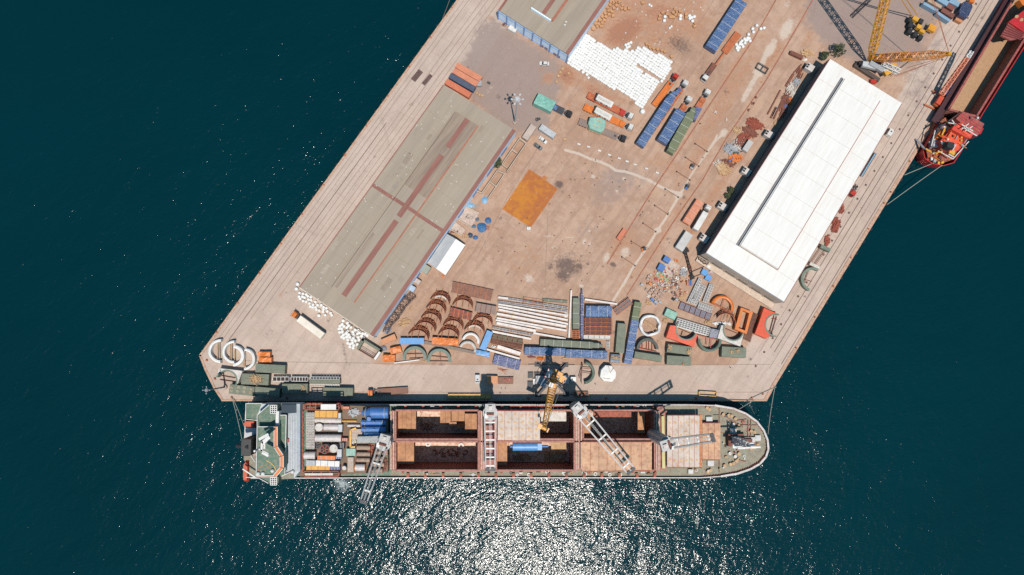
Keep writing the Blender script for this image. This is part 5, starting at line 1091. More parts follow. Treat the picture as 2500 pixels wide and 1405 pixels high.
flat_ring('lined_half_ring', 'grey green half ring open upwards between the two saddle blocks', 1442, 850, 168, 34, 175, 365, 3.4, greenr, props=[(1400, 830, 1395, 930), (1455, 840, 1445, 985), (1270, 790, 1600, 870)], propm=mat('red_brown_pipe', (190, 84, 62)), lumpy=.03)
t = flat_ring('orange_half_ring', 'orange half ring with a straight chord, near the white warehouse', 1615, 400, 165, 40, -22, 158, 2.6, orangep, props=[(1480, 345, 1750, 468), (1485, 360, 1745, 480), (1640, 290, 1600, 400)], propm=orangesteel, lumpy=.04)
half_shell('half_shell_segment', 'dark half round shell directly below the orange half ring', 1635, 585, 140, -20, wallm=dark, group=None)
# orange rectangular duct
q = [(1870, 405), (2035, 468), (1945, 772), (1782, 708)]; qi = [(1895, 445), (1985, 485), (1925, 725), (1838, 690)]; P_ = [G(x, y, 3) for x, y in q]; I_ = [G(x, y, 3) for x, y in qi]; c = sum(P_, Vector()) / 4; t = thing('rectangular_duct', 'orange rectangular duct frame with an open middle, on the slatted deck', 'frame', (c.x, c.y, 0))
for i in range(4): j = (i + 1) % 4; MB().prism([(p.x, p.y) for p in (P_[i], P_[j], I_[j], I_[i])], .1, 3.0).build('duct_wall', orangep, t, root=t)
plate_frame('slatted_deck', 'brown grey slatted deck right of the orange duct frame', [(2035, 468), (2115, 512), (2000, 888), (1900, 842)], .6, mat('slatted_deck', (150, 122, 104), .8), rust, 6, 'deck section').rotation_euler
grid_deck('framed_deck', 'row of six grey panels in a rusty frame', 'deck section', 1020, 370, 1450, 540, 108, .9, rust, mat('grey_mauve_panel', (150, 142, 156)), 6, 1)
for i, (l, x0, y0, x1, y1, ww, n_) in enumerate((('narrow column of white crated pipes, leftmost of three', 1308, 5, 1150, 335, 52, 9), ('wide column of grey wrapped pipes, middle of three', 1350, 95, 1240, 310, 100, 7), ('column of white framed pallets, rightmost of three', 1468, 85, 1372, 330, 70, 7), ('low row of white crates at the foot of the three columns', 1280, 370, 1470, 440, 90, 6), ('square of green and white cases below the middle column', 1190, 315, 1270, 345, 70, 2))):
    grid_deck('crated_stack', l, 'crate stack', x0, y0, x1, y1, ww, 1.6 if i != 4 else .8, white, mat('wrapped_grey_goods', (188, 182, 180), .6, c2=(110, 104, 104), thr=.56, sc_=3), n_, 2, t_=.14)
grid_deck('crate_lattice', 'long lattice of white crates with dark gaps over the red orange saddle', 'crate stack', 970, 605, 1435, 745, 115, 3.0, white, mat('dark_crate_fill', (96, 92, 96), .7, c2=(190, 186, 182), thr=.5, sc_=4), 12, 4, t_=.22)
tarped('grey sheeted stack between the crate lattice and the white saddle', 1440, 755, 1555, 775, 120, 2.8, mat('crumpled_grey_sheet', (150, 150, 160)), straps=False, amp=.25)
plank_pile('white angular steel parts between the dark shell and white saddle', 1610, 630, 190, 26, 40, white, ln=(.1, .3), rot=-27, sz=.4, name='steel_parts', cat='steel parts')
container('mint green covered container near the crate lattice', 825, 462, 970, 532, 108, mint, name='covered_container', h=2.4)
for lb_, x, y, a, b, n, rt in (('pile of pale timber beside the mint container', 812, 590, 48, 44, 24, None), ('pile of pale timber below the framed deck', 1410, 612, 70, 34, 22, None), ('timber pile at the lower left of the stores', 585, 345, 50, 50, 26, -25), ('curved timber scraps right of the dark half shell', 1690, 540, 26, 30, 8, None), ('grey brown stick pile right of the dark arch', 745, 895, 46, 26, 8, -30)): plank_pile(lb_, x, y, a, b, n, rot=rt)
# ---- stores beside the white warehouse
U('W3')
small_boxes('small_crate', '', 'crate', [(305, 840, 'small white crate, top left of the crate rows'), (400, 850, 'small white crate second along the top row'), (470, 890, 'small bluish crate in the top row of crates'), (360, 895, 'small white crate below the first one'), (430, 945, 'small white crate below the bluish one'), (572, 868, 'brown crate at the top of the right crate column'), (620, 900, 'brown crate right of the topmost brown one'), (540, 930, 'brown crate second down in the right column'), (585, 965, 'brown crate beside the second down'), (490, 995, 'brown crate third down in the right column'), (535, 1030, 'lowest brown crate of the right column'), (350, 590, 'pale crate, upper of two at the left edge of the stores'), (325, 640, 'pale crate, lower of two at the left edge of the stores')], (56, 46), 1.0, mat('stained_crate', (206, 178, 160), .8, c2=(170, 140, 124), thr=.55), 'small crates in the stores', -32)
small_boxes('small_crate', '', 'crate', [(215, 745, 'grey blue box at the far left of the stores'), (375, 725, 'orange box left of the crates'), (410, 1025, 'blue grey box on the blue sheet'), (480, 1075, 'cream box on the blue sheet'), (855, 945, 'dark box right of the crate rows'), (815, 1020, 'black flat box below the dark one'), (880, 1030, 'pale box beside the black flat one'), (560, 1075, 'brown box at the lower right of the blue sheet')], (60, 50), .9, grey, None, -32)
for o in [o for o in COL.objects if o.get('label') in ('orange box left of the crates', 'blue grey box on the blue sheet', 'dark box right of the crate rows', 'black flat box below the dark one')]:
    for ch in o.children:
        if ch.name.startswith('box'): me = ch.data.copy(); ch.data = me; me.materials[0] = {'o': orangep, 'b': steelblue if 'blue' in o['label'] else black, 'd': rust}[o['label'][0]]
MB_ = MB().prism([(G(x, y).x, G(x, y).y) for x, y in [(380, 1000), (500, 1100), (480, 1140), (350, 1020)]], .005, .15); single(MB_, 'blue_sheet', db, 'blue plastic sheet under the crates at the lower left of the stores', 'sheet')
slab = [(730, 240), (930, 380), (750, 650), (560, 470)]; struct('slab_floor', MB().prism([(G(x, y).x, G(x, y).y) for x, y in slab], .004, .2), mat('pale_slab', (222, 200, 186)))
gs = [(550, 460), (740, 640), (700, 720), (470, 560)]; single(MB().prism([(G(x, y).x, G(x, y).y) for x, y in gs], .205, .5), 'green_deck', mat('green_deck_plate', (160, 184, 150), .7), 'pale green deck plate with an orange board at the foot of the slab', 'deck plate')
container('blue office cabin with an orange hatch at the top of the stores', 635, 235, 745, 300, 100, steelblue, name='site_cabin', cat='cabin', h=2.6); container('blue cabin with a shaded half left below the office cabin', 530, 390, 640, 450, 130, steelblue, name='site_cabin', cat='cabin', h=2.0)
single(MB().box((0, 0, .15), (m(120), m(34), .3)), 'orange_board', orangep, 'orange board lying on the pale green deck plate', 'board', loc=G(590, 590, .5), rz=R(-35))
for lb_, x, y, a, b, n, mt, l0 in (('scattered orange valves and pipe parts in the stores', 590, 690, 120, 60, 46, orangep, (.08, .25)), ('white and red fittings laid out in the stores', 640, 740, 150, 50, 60, offwhite, (.06, .2)), ('grey machine parts heap right of the slab floor', 1000, 520, 90, 110, 70, grey, (.08, .3)), ('pale pipe fittings heap above the blue crates', 1010, 450, 90, 60, 50, white, (.08, .25)), ('brown castings heap in the lower middle of the stores', 830, 720, 70, 60, 40, rust, (.1, .3)), ('orange and brown fittings below the blue drums', 940, 860, 60, 50, 34, orangesteel, (.1, .35)), ('pale timber frames at the lower end of the stores', 970, 980, 90, 60, 30, wood, (.3, .9)), ('rusty pipes at the top of the slab floor', 860, 290, 60, 40, 16, orangep, (.3, .6)), ('rusty ring parts left of the long black frame', 1120, 430, 40, 100, 34, orangesteel, (.1, .4)), ('white brackets on the slab edge', 880, 620, 50, 40, 22, white, (.3, .7)), ('curled timber shavings beside the blue sheet', 330, 1080, 60, 60, 26, wood, (.2, .5)), ('cream sacks above the blue sheet', 330, 960, 44, 50, 18, offwhite, (.3, .6)), ('red and orange pipe ends beside the green plate', 480, 640, 60, 50, 30, redp, (.1, .4))):
    plank_pile(lb_, x, y, a, b, n, mt, ln=l0, sz=.32, name='parts_heap', cat='parts')
for k in range(9):
    x, y = 1070 + (k % 3) * 36, 680 + (k // 3) * 34; p = G(x, y); t = MB().tube((0, 0, 0), (0, 0, 1.1), .42, 12).tube((0, 0, 1.1), (0, 0, 1.14), .36, 12); o = t.build('steel_drum', steelblue if k % 3 else orangep); o.location = p; tag(o, ('blue drum, number %d of the drums in the cluster left of the crated columns' if k % 3 else 'orange drum at the left side of row %d in the drum cluster') % (k if k % 3 else k // 3 + 1), 'drum', 'drums in the stores')
for gi, (gm, gl, gn, sz_) in enumerate(((rust, 'small rusty casting lying among the crowded stores', 30, (34, 24)), (orangep, 'small orange fitting lying among the crowded stores', 24, (28, 26)), (offwhite, 'small pale fitting lying among the crowded stores', 40, (32, 22)), (mat('grey_brown_part', (140, 124, 114), .7), 'small grey brown part lying among the crowded stores', 34, (40, 28)))):
    pts = []
    while len(pts) < gn:
        x, y = rnd.gauss(680, 210), rnd.gauss(700, 170)
        if inpoly(x, y, [(240, 560), (430, 430), (560, 480), (700, 250), (960, 330), (1130, 380), (1160, 860), (900, 1060), (640, 860), (440, 900), (250, 800)]): pts.append((x, y))
    small_boxes('machine_part', gl, 'machine part', pts, sz_, .7, gm, 'loose %s parts in the stores' % ('rusty', 'orange', 'pale', 'grey brown')[gi], 0, jitter=90)
U('F'); pts = []
while len(pts) < 60:
    x, y = rnd.uniform(1180, 1780), rnd.uniform(330, 700)
    if inpoly(x, y, [(1380, 330), (1700, 480), (1480, 700), (1180, 690), (1230, 560), (1370, 470)]) or inpoly(x, y, [(1700, 330), (1800, 200), (1850, 240), (1640, 600), (1560, 600)]): pts.append((x, y))
small_boxes('rubbish_piece', 'small dark piece of rubbish lying loose on the open yard', 'rubbish', pts, (3.2, 2.2), .25, mat('dark_rubbish', (104, 78, 68), .8), 'loose rubbish on the open yard', 0, jitter=90)
pts = [(rnd.uniform(1500, 1720), rnd.uniform(5, 120)) for _ in range(26)]
small_boxes('rubbish_piece', 'small pale scrap lying on the red earth at the top', 'rubbish', [p for p in pts if inpoly(p[0], p[1], [(1495, 0), (1740, 0), (1640, 120), (1540, 100), (1440, 80)])], (4, 3), .25, offwhite, 'pale scraps on the red earth', 0, jitter=90)
U('W3')
# black bars built in the shape of a cast shadow
mb = MB()
mb.lattice(G(1030, 110, .6), G(1110, 400, .6), .9, .9, 8, .14); mb.lattice(G(1110, 400, .6), G(1165, 600, .6), 1.2, .7, 5, .14); mb.bar(G(1165, 500, .4), G(1430, 390, .4), .22); mb.bar(G(1170, 610, .4), G(1520, 480, .4), .22); mb.box(tuple(G(1040, 100, .9)), (2.6, 2.0, 1.6), .4); mb.box(tuple(G(1165, 605, .8)), (1.8, 1.8, 1.2), .4)
single(mb, 'boom_shadow_bars', black, 'black bars standing for a shadow with two arms, between the stores and white warehouse', 'shadow bars')
for lb_, x, y, s, mt in (('blue crate, upper of the two beside the black shadow arms', 1410, 510, (120, 110), sky_b), ('blue crate, lower of the two beside the black shadow arms', 1480, 610, (110, 110), sky_b), ('white tank beside the upper blue crate', 1485, 400, (70, 60), white)):
    p = G(x, y, 1.3); p.z = 0; t = thing('square_crate', lb_, 'crate', p, R(-28)); a, b = m(s[0]), m(s[1]); MB().box((0, 0, .7), (a, b, 1.3)).build('box', mt, t); MB().box((0, 0, 1.38), (a * .8, b * .8, .06)).build('lid', mt, t)
single(MB().dome((0, 0, 0), 1.1, 1.1, .5, 16).tube((0, 0, 0), (0, 0, .1), 1.2, 16), 'dish', lgrey, 'round pale dish at the tip of the lower black shadow arm', 'dish', loc=G(1545, 470))
first = None
for lb_, x, y in (('grey stone block, left of the four at the warehouse corner', 1305, 250), ('grey stone block, second of the four at the warehouse corner', 1345, 285), ('grey stone block, third of the four at the warehouse corner', 1385, 320), ('grey stone block, right of the four at the warehouse corner', 1430, 330)):
    single(MB().tube((0, 0, 0), (0, 0, 1.1), .95, 12).tube((0, 0, 1.1), (0, 0, 1.2), .6, 12), 'cable_reel', mat('grey_reel', (150, 130, 118), .8), lb_.replace('stone block', 'cable reel'), 'reel', loc=G(x, y))
# ---- scrap between rail and white warehouse
U('X6')
def scrap(label, x, y, a, b, n, mt, rot, l0=(.6, 1.6), sz=.3, group=None):
    return plank_pile(label, x, y, a * 1.12, b * 1.12, int(n * 2), mt, ln=l0, rot=rot, sz=sz * .9, name='steel_scrap_pile', cat='scrap')
bars = [(590, 700, 728, 440, 14, rust, 'long single brown beam left of the scrap'), (625, 740, 680, 625, 20, rust, 'brown beam at the left of the scrap pile'), (655, 750, 770, 500, 16, rust, 'long brown beam crossing the scrap pile'), (785, 400, 870, 265, 24, rust, 'broad rusty beam below the highest kiosk'), (870, 255, 955, 165, 12, rust, 'rusty beam second from the top of the scrap'), (915, 300, 990, 170, 14, rust, 'rusty beam at the top end of the scrap'), (700, 765, 745, 700, 22, rust, 'short thick rusty beam at the lower end of the scrap'), (640, 720, 690, 620, 14, grey, 'grey beam in the lower scrap')]
for x0, y0, x1, y1, ww, mt, l in bars:
    loc, rz, L, W = ax(x0, y0, x1, y1, ww, .5); mb = MB().box((0, 0, .09), (L, W, .1)).box((0, 0, .5), (L, W, .1)).box((0, 0, .3), (L, .12, .32)); single(mb, 'steel_beam', mt, l, 'beam', loc=loc, rz=rz, group='loose beams beside the white warehouse')
loc, rz, L, W = ax(835, 32, 968, 92, 40, 1.6); single(MB().box((0, 0, .9), (L, W, 1.4)).box((0, 0, 1.62), (L * .9, W * .5, .1)), 'rusty_tank', rust, 'dark red box girder at the upper end of the scrap', 'girder', loc=loc, rz=rz)
scrap('pale and brown rods in the middle of the scrap beside the warehouse', 840, 450, 60, 90, 34, offwhite, 62, (.4, 1.0), .25); scrap('grey rods in the upper scrap below the highest kiosk', 895, 360, 50, 60, 24, grey, 60, (.4, 1.0), .25); scrap('rusty rods with blue pieces in the long scrap pile', 760, 640, 46, 110, 30, rust, 62, (.4, 1.1)); scrap('orange bits at the right edge of the long scrap pile', 830, 560, 20, 60, 16, orangep, 60, (.2, .5)); scrap('blue pieces in the long scrap pile', 775, 620, 14, 40, 8, steelblue, 62, (.4, .9))
scrap('tan planks beneath the kiosk end of the scrap', 665, 810, 20, 50, 12, wood, 60, (.4, .8)); scrap('pale crates and boards at the top end of the scrap', 1010, 50, 80, 44, 16, wood, -30, (.2, .5), .8)
scrap('wide rusty sheet pile above the lone dark box', 445, 800, 80, 62, 26, mat('red_rust_sheet', (172, 84, 58), .8, c2=(140, 64, 48), thr=.5), -33, (.8, 1.6), .5); scrap('rusty channel pile below the wide sheets', 400, 890, 80, 50, 26, rust, -40, (.6, 1.4), .4); scrap('grey angle iron heap near the yard rail', 190, 1080, 80, 60, 44, grey, None, (.3, 1.0), .35); scrap('white and grey struts in the scrap heap', 260, 1030, 60, 60, 22, offwhite, None, (.5, 1.2), .3); scrap('red brown frames in the scrap heap', 290, 1000, 70, 60, 22, rust, 55, (.5, 1.2), .4)
scrap('orange and brown boxes at the foot of the scrap heap', 240, 1170, 90, 50, 34, orangep, None, (.1, .4), .7); scrap('tan boards at the lowest end of the scrap heap', 110, 1280, 90, 80, 34, wood, -50, (.3, .9), .5); scrap('blue scraps at the foot of the heap', 200, 1190, 40, 30, 8, steelblue, None, (.3, .6), .5); scrap('pale planks and a long board in the lowest scrap', 70, 1260, 60, 60, 16, offwhite, -52, (.4, 1.6), .3); scrap('light rubbish along the rail beside the rusty sheets', 260, 870, 60, 50, 22, wood, None, (.1, .3), .5)
container('grey and white box with a black side in the scrap yard', 345, 1090, 415, 985, 62, mat('pale_box', (206, 202, 198)), name='site_cabin', cat='cabin', h=2.4)
grid_deck('sign_gantry', 'dark low gantry of two bars over the pale track', 'gantry', 480, 170, 590, 235, 70, 1.4, dark, None, 2, 1, t_=.2)
for lb_, x, y in (('small box with a dark side at the left of the strip', 28, 682), ('small box with a dark side right of the first', 145, 760), ('tiny brown trolley by the yard rail, upper', 462, 520), ('tiny brown trolley by the yard rail, middle', 430, 590), ('tiny brown trolley by the yard rail, lower', 380, 655)): plank_pile(lb_, x, y, 18, 18, 6, rust if 'brown' in lb_ else offwhite, name='trolley', cat='trolley', ln=(.6, 1.2), sz=.4)
scrap('rusty angle pieces between the long beams and the white warehouse', 800, 520, 60, 80, 22, rust, 60, (.4, 1.2), .25); scrap('brown channel sections below the upper kiosk', 930, 260, 40, 70, 14, rust, 62, (.5, 1.2), .3); scrap('mixed rusty sheets between wide sheets and angle iron', 330, 960, 80, 60, 22, mat('red_rust_sheet', (172, 84, 58)), 50, (.3, .9), .6); scrap('brown dunnage around the lowest scrap', 160, 1230, 110, 60, 26, rust, None, (.1, .5), .4); scrap('dark steel offcuts in the grey angle iron heap', 240, 1110, 80, 50, 18, dark, None, (.2, .6), .4)
heap('white bags heap by the top end of the scrap', 990, 115, 26, 18, .9, bagw, 'sack_heap')
# rust coloured parts along the east side of the white warehouse
U('V6')
for lb_, x, y, a, b, n in (('red rusty parts, upper heap beside the warehouse east edge', 540, 740, 26, 50, 16), ('red rusty parts, middle heap beside the warehouse east edge', 490, 880, 34, 90, 34), ('red rusty parts, lower heap beside the warehouse east edge', 415, 1010, 30, 60, 22)): plank_pile(lb_, x, y, a, b, n, mat('red_rust_sheet', (172, 84, 58)), rot=62, ln=(.3, .9), sz=.5, name='steel_scrap_pile', cat='scrap')
grid_deck('frame_section', 'green and brown open frame beside the lower east edge of the warehouse', 'frame', 375, 1070, 270, 1220, 90, 1.8, rust, None, 1, 2); single(MB().box((0, 0, 1.2), (m(90), m(30), 2.4)), 'green_box', greenr, 'grey green box at the top of the open frame beside the warehouse', 'box', loc=G(385, 1082), rz=R(-25)); single(MB().box((0, 0, 1), (m(90), m(26), 2.0)), 'comb_plate', offwhite, 'white comb edged plate below the open frame', 'plate', loc=G(295, 1230), rz=R(-27))
arch('grey green ring quarter at the lower east edge of the warehouse', 300, 1345, 105, 16, 60, 250, 2.4, greenr, [(270, 1270, 240, 1370), (200, 1330, 300, 1360)]); 
# ---- bottom left corner of the quay
U('Z1')
wr = 'white wrapped half rings at the quay corner'
flat_ring('wrapped_half_ring', 'white wrapped half ring, leftmost at the quay corner', 335, 218, 168, 36, 88, 272, 2.8, bagw, wr, props=[(300, 110, 296, 350), (322, 100, 326, 330)]); flat_ring('wrapped_half_ring', 'white wrapped half ring, second from the left at the quay corner', 525, 232, 160, 34, 88, 275, 2.8, bagw, wr, props=[(478, 120, 480, 350), (500, 120, 500, 340)])
flat_ring('wrapped_half_ring', 'white wrapped half ring, third from the left, open to the left', 520, 288, 150, 40, -88, 88, 2.8, bagw, wr, props=[(545, 180, 545, 380)]); flat_ring('wrapped_half_ring', 'white wrapped half ring, rightmost at the quay corner', 675, 338, 152, 34, -88, 88, 2.8, bagw, wr, props=[(685, 210, 682, 450), (670, 220, 668, 440)])
for lb_, y, x0, x1 in (('orange covered saddle, upper of the two near the quay corner', 265, 878, 1050), ('orange covered saddle, lower of the two near the quay corner', 345, 890, 1070)): tarped(lb_, x0, y, x1, y, 66, 2.8, orangep, straps=False, amp=.3)
for l, a, b, c_, d, e in (('olive sheeted box right below the orange saddles', 842, 462, 1262, 485, 118), ('olive sheeted box with a heap of timber on top', 640, 618, 1030, 632, 150), ('olive sheeted box with round caps, lowest left on the quay', 468, 760, 822, 800, 130), ('olive sheeted box next to the one with round caps', 832, 785, 1185, 820, 112), ('olive sheeted box in the shade with timber at its right end', 1220, 755, 1585, 755, 130), ('olive sheeted box rightmost along the quay edge', 1808, 800, 2232, 808, 115)): tarped(l, a, b, c_, d, e, 3.6, green, straps=False, amp=.06)
plank_pile('heap of pale timber strips on the olive box', 850, 630, 110, 74, 46, z=3.75, ln=(.5, 1.1), sz=.14); plank_pile('timber boards on the right end of the shaded olive box', 1520, 745, 32, 50, 12, z=3.75)
t = thing('cap_set', 'two rows of round tan caps on the lowest left olive box', 'caps', G(640, 770, 3.6))
for x, y in ((500, 745), (605, 735), (690, 745), (780, 765), (500, 785), (590, 795), (680, 800), (770, 810)): p = G(x, y, 3.6); MB().tube((p.x, p.y, 3.66), (p.x, p.y, 3.84), .7, 12).build('round_cap', mat('tan_cap', (160, 150, 124), .7), t, root=t)
grid_deck('ladder_frame', 'white ladder frame, left one of the pair on the quay', 'frame', 1082, 620, 1325, 620, 66, 2.6, white, mat('dark_brown_fill', (76, 56, 52), .8), 4, 1, t_=.22); grid_deck('ladder_frame', 'white ladder frame, right one of the pair on the quay', 'frame', 1345, 620, 1595, 622, 66, 2.6, white, mat('dark_brown_fill', (76, 56, 52)), 6, 1, t_=.22)
grid_deck('ladder_frame', 'white framed rack above the long olive piece on the quay', 'frame', 1628, 605, 2045, 608, 38, 3.0, white, mat('blue_grey_fill', (70, 78, 92), .6), 10, 1, t_=.14); tarped('long olive piece between two white racks on the quay', 1612, 655, 2050, 655, 50, 2.8, green, straps=False); grid_deck('ladder_frame', 'white segmented rack below the long olive piece', 'frame', 1615, 705, 2042, 708, 36, 2.0, white, offwhite, 12, 1, t_=.12)
saddle('steel_saddle', 'white saddle block with a round bite at the quay corner', [(320, 465), (655, 505), (590, 680), (270, 625)], 425, 648, 152, 3.6, offwhite, greenr, pipes=[(380, 515, 400, 720), (330, 630, 550, 660), (340, 570, 550, 605)], pipem=rust, c0=90)
single(MB().lattice((-.2, -1, 1.2), (.2, 1.6, 1.2), .8, .8, 4, .1), 'short_ladder', white, 'short white ladder beside the quay corner saddle', 'ladder', loc=G(625, 585), rz=R(-15))
lamp_mast('slim light mast leaning out of view at the lower left corner of the quay', 415, 732, 20, 4, .6, mat('mid_grey_paint', (140, 144, 146), .6))
# ---- vehicles and goods along the south quay
U('F')
truck('orange cab truck with a brown bed parked along the south quay', 996, 953, 897, 960, orangep, mat('brown_truck_bed', (150, 108, 90), .8), 2.8)
U('W2')
van('grey van with a white roof left of the great crane shadow', 138, 515, 140, 630, lgrey); container('tan box on the flat truck bed below the crane shadow', 265, 585, 405, 590, 110, mat('tan_orange_paint', (218, 148, 100)), name='wooden_case', cat='case', h=2.4); tarped('brown flat bed with red fittings beside the tan box', 410, 590, 612, 590, 84, 1.2, mat('brown_truck_bed', (150, 108, 90)), straps=False, amp=.02, name='flatbed_trailer', cat='trailer')
grid_deck('yellow_spreader', 'long yellow lifting spreader lying on the quay edge', 'spreader', -250, 800, 315, 800, 56, 1.6, yellowp, mat('pale_yellow_plate', (236, 206, 128), .6), 8, 1, t_=.2); grid_deck('yellow_beam_frame', 'short yellow beam frame at the right end of the quay', 'frame', 3060, 760, 3300, 775, 60, 1.4, yellowp, None, 1, 1, t_=.3)
grid_deck('orange_rack', 'small orange trolley rack on the quay edge right of the crane', 'rack', 1420, 775, 1605, 775, 62, 1.6, orangesteel, dark, 4, 1); plank_pile('red chains lying on the flat bed', 540, 585, 60, 30, 9, redp, z=1.4, ln=(.4, .9), sz=.14, name='chain_heap', cat='chains')
plank_pile('orange angle bars beneath the indigo stack', 460, 460, 70, 24, 4, orangesteel, ln=(.8, 1.8), rot=-25, sz=.14, name='pipe_pile', cat='pipes')
# ================================================================ THE CARGO SHIP
U('F')
deckg = mat('green_deck_paint', (78, 118, 96), .6, c2=(140, 138, 118), thr=.55, soft=.1, sc_=.8); deckw = mat('worn_green_deck', (154, 154, 134), .75, c2=(164, 122, 98), thr=.56, soft=.08, sc_=1.3, var=.2)
coam = mat('coaming_brown', (196, 134, 118), .7, c2=(160, 100, 84), thr=.52); holdw = mat('hold_side_brown', (168, 110, 92), .8, c2=(120, 74, 62), thr=.5, k=.8)
holdf = mat('hold_floor_plate', (214, 186, 166), .85, c2=(160, 110, 88), thr=.56, sc_=.8, k=.9); tween = mat('rusty_tan_panel', (212, 158, 116), .85, c2=(170, 108, 76), thr=.6, soft=.2, sc_=.6, var=.2)
cover = mat('pale_hatch_cover', (218, 200, 186), .65, c2=(206, 142, 88), thr=.6, soft=.1, sc_=.7, var=.15); cover2 = mat('tan_hatch_cover', (222, 174, 136), .7, c2=(170, 104, 76), thr=.6, soft=.14, sc_=.6, var=.2)
rim = mat('hull_rim_grey', (214, 208, 204), .5, c2=(180, 150, 134), thr=.6); hullm = mat('hull_dark_paint', (96, 84, 84), .5); bracket = mat('bracket_rust', (196, 98, 66), .7, c2=(140, 70, 50), thr=.5)
craneg = mat('ship_crane_grey', (182, 180, 180), .45, c2=(160, 146, 136), thr=.6)
DZ, RZ, CZ, HF = 8.5, 9.6, 12.0, -6.6
ship = thing('cargo_ship', 'large cargo ship with two rows of open holds, moored along the south quay', 'ship', (G(1240, 1077, 0).x, G(1240, 1077, 0).y, -3))
def W(mb, name, mt, parent=None, label=None): return mb.build(name, mt, parent or ship, label, root=ship)
def wp(x, y, z): return G(x, y, z)
def rectprism(x0, y0, x1, y1, z0, z1, mb=None, k=0, zr=None):
    zr = z1 if zr is None else zr; P_ = [wp(x0, y0, zr), wp(x1, y0, zr), wp(x1, y1, zr), wp(x0, y1, zr)]; return (mb or MB()).prism([(p.x, p.y) for p in P_], z0, z1, k)
bow = [(1690, 989), (1745, 990.5), (1790, 998), (1822, 1011), (1848, 1030), (1865, 1052), (1874, 1075), (1876, 1097), (1870, 1116), (1855, 1133), (1832, 1146), (1800, 1157), (1760, 1163.5), (1710, 1167)]
outl = [(612, 990), (1000, 989)] + bow + [(1000, 1167), (612, 1168), (600, 1150), (597, 1077), (600, 1005)]
O = [wp(x, y, RZ) for x, y in outl]; cx_ = sum(p.x for p in O) / len(O); cy_ = sum(p.y for p in O) / len(O)
bowx = wp(1690, 0, RZ).x
def inset(p, d):
    q = p.copy()
    if q.x > bowx: f = (q.x - bowx) / 33; q.x -= d * 2.2 * f * f; q.y += (cy_ - q.y) * .10 * d * f
    else: q.y += math.copysign(d * .05, cy_ - q.y)
    return q
mb = MB(); lev = [(RZ, 0), (DZ - .5, .3), (3, 1.2), (-1, 2), (-8, 2.6)]; n = len(O); vs = []
for z, d in lev: vs += [(inset(p, d).x, inset(p, d).y, z) for p in O]
fs = []
for j in range(len(lev) - 1):
    for i in range(n): k = (i + 1) % n; fs.append((j * n + k, j * n + i, (j + 1) * n + i, (j + 1) * n + k))
mb.add(vs, fs); W(mb, 'hull', hullm)
mb = MB()
for i in range(n):
    a, b = O[i], O[(i + 1) % n]; w_ = .38 if a.x < bowx or b.x < bowx else .8
    mb.bar((a.x, a.y, RZ + .06), (b.x, b.y, RZ + .06), w_, .14)
W(mb, 'bulwark_rail', rim)
# decks round the holds
HX = [(966, 1168), (1212, 1402), (1424, 1598)]; NY, CY0, CY1, SY = 1003, 1072.5, 1079, 1148.5
mb = MB(); rectprism(604, 991, 955, 1166, DZ - .3, DZ, mb); W(mb, 'aft_deck', deckg)
for y0, y1, mt in ((990.5, NY - .5, deckg), (SY + .5, 1166, deckw)): W(rectprism(955, y0, 1612, y1, DZ - .3, DZ), 'side_deck', mt)
fp = [p for p in [(1612, 991)] + bow + [(1612, 1166)]]; F_ = [inset(wp(x, y, DZ), .4) for x, y in fp]; W(MB().prism([(p.x, p.y) for p in F_], DZ - .3, DZ + .01), 'foredeck', deckw)
for x0, x1 in ((955, 966), (1168, 1212), (1402, 1424), (1598, 1628)): W(rectprism(x0, NY - .5, x1, SY + .5, HF, CZ - .6, zr=CZ - .6), 'cross_bulkhead', coam)
# holds: floor, sides, coaming
for i, (x0, x1) in enumerate(HX):
    for y0, y1 in ((NY, CY0), (CY1, SY)):
        P_ = [wp(x, y, CZ) for x, y in ((x0, y0), (x1, y0), (x1, y1), (x0, y1))]; q = [(p.x, p.y) for p in P_]
        h_ = MB().prism(q, HF - .2, HF, 0); hd = W(h_, 'hold_floor', holdf)
        for (a, b) in zip(P_, P_[1:] + P_[:1]):
            d = (b - a).normalized(); n_ = Vector((d.y, -d.x, 0)) * -.22
            W(MB().bar((a.x + n_.x, a.y + n_.y, (CZ + HF) / 2), (b.x + n_.x, b.y + n_.y, (CZ + HF) / 2), .36, CZ - HF), 'hold_side', holdw, hd)
            W(MB().bar((a.x + n_.x * .3, a.y + n_.y * .3, CZ + .1), (b.x + n_.x * .3, b.y + n_.y * .3, CZ + .1), .7, .2), 'coaming', coam, hd)
    W(rectprism(x0, CY0 + .6, x1, CY1 - .6, HF, CZ - .1, zr=CZ), 'centre_bulkhead', coam)
# pair of pale tubes between the holds
for x in (955, 961, 1176, 1181, 1406.5, 1411, 1419, 1603, 1608):
    for y0, y1 in ((1004, 1076), (1080, 1146)): a, b = wp(x, y0, CZ + .4), wp(x, y1, CZ + .4); W(MB().bar(a, b, .55, .8), 'hatch_beam', mat('pale_pink_steel', (218, 176, 154), .6, c2=(180, 120, 96), thr=.58))
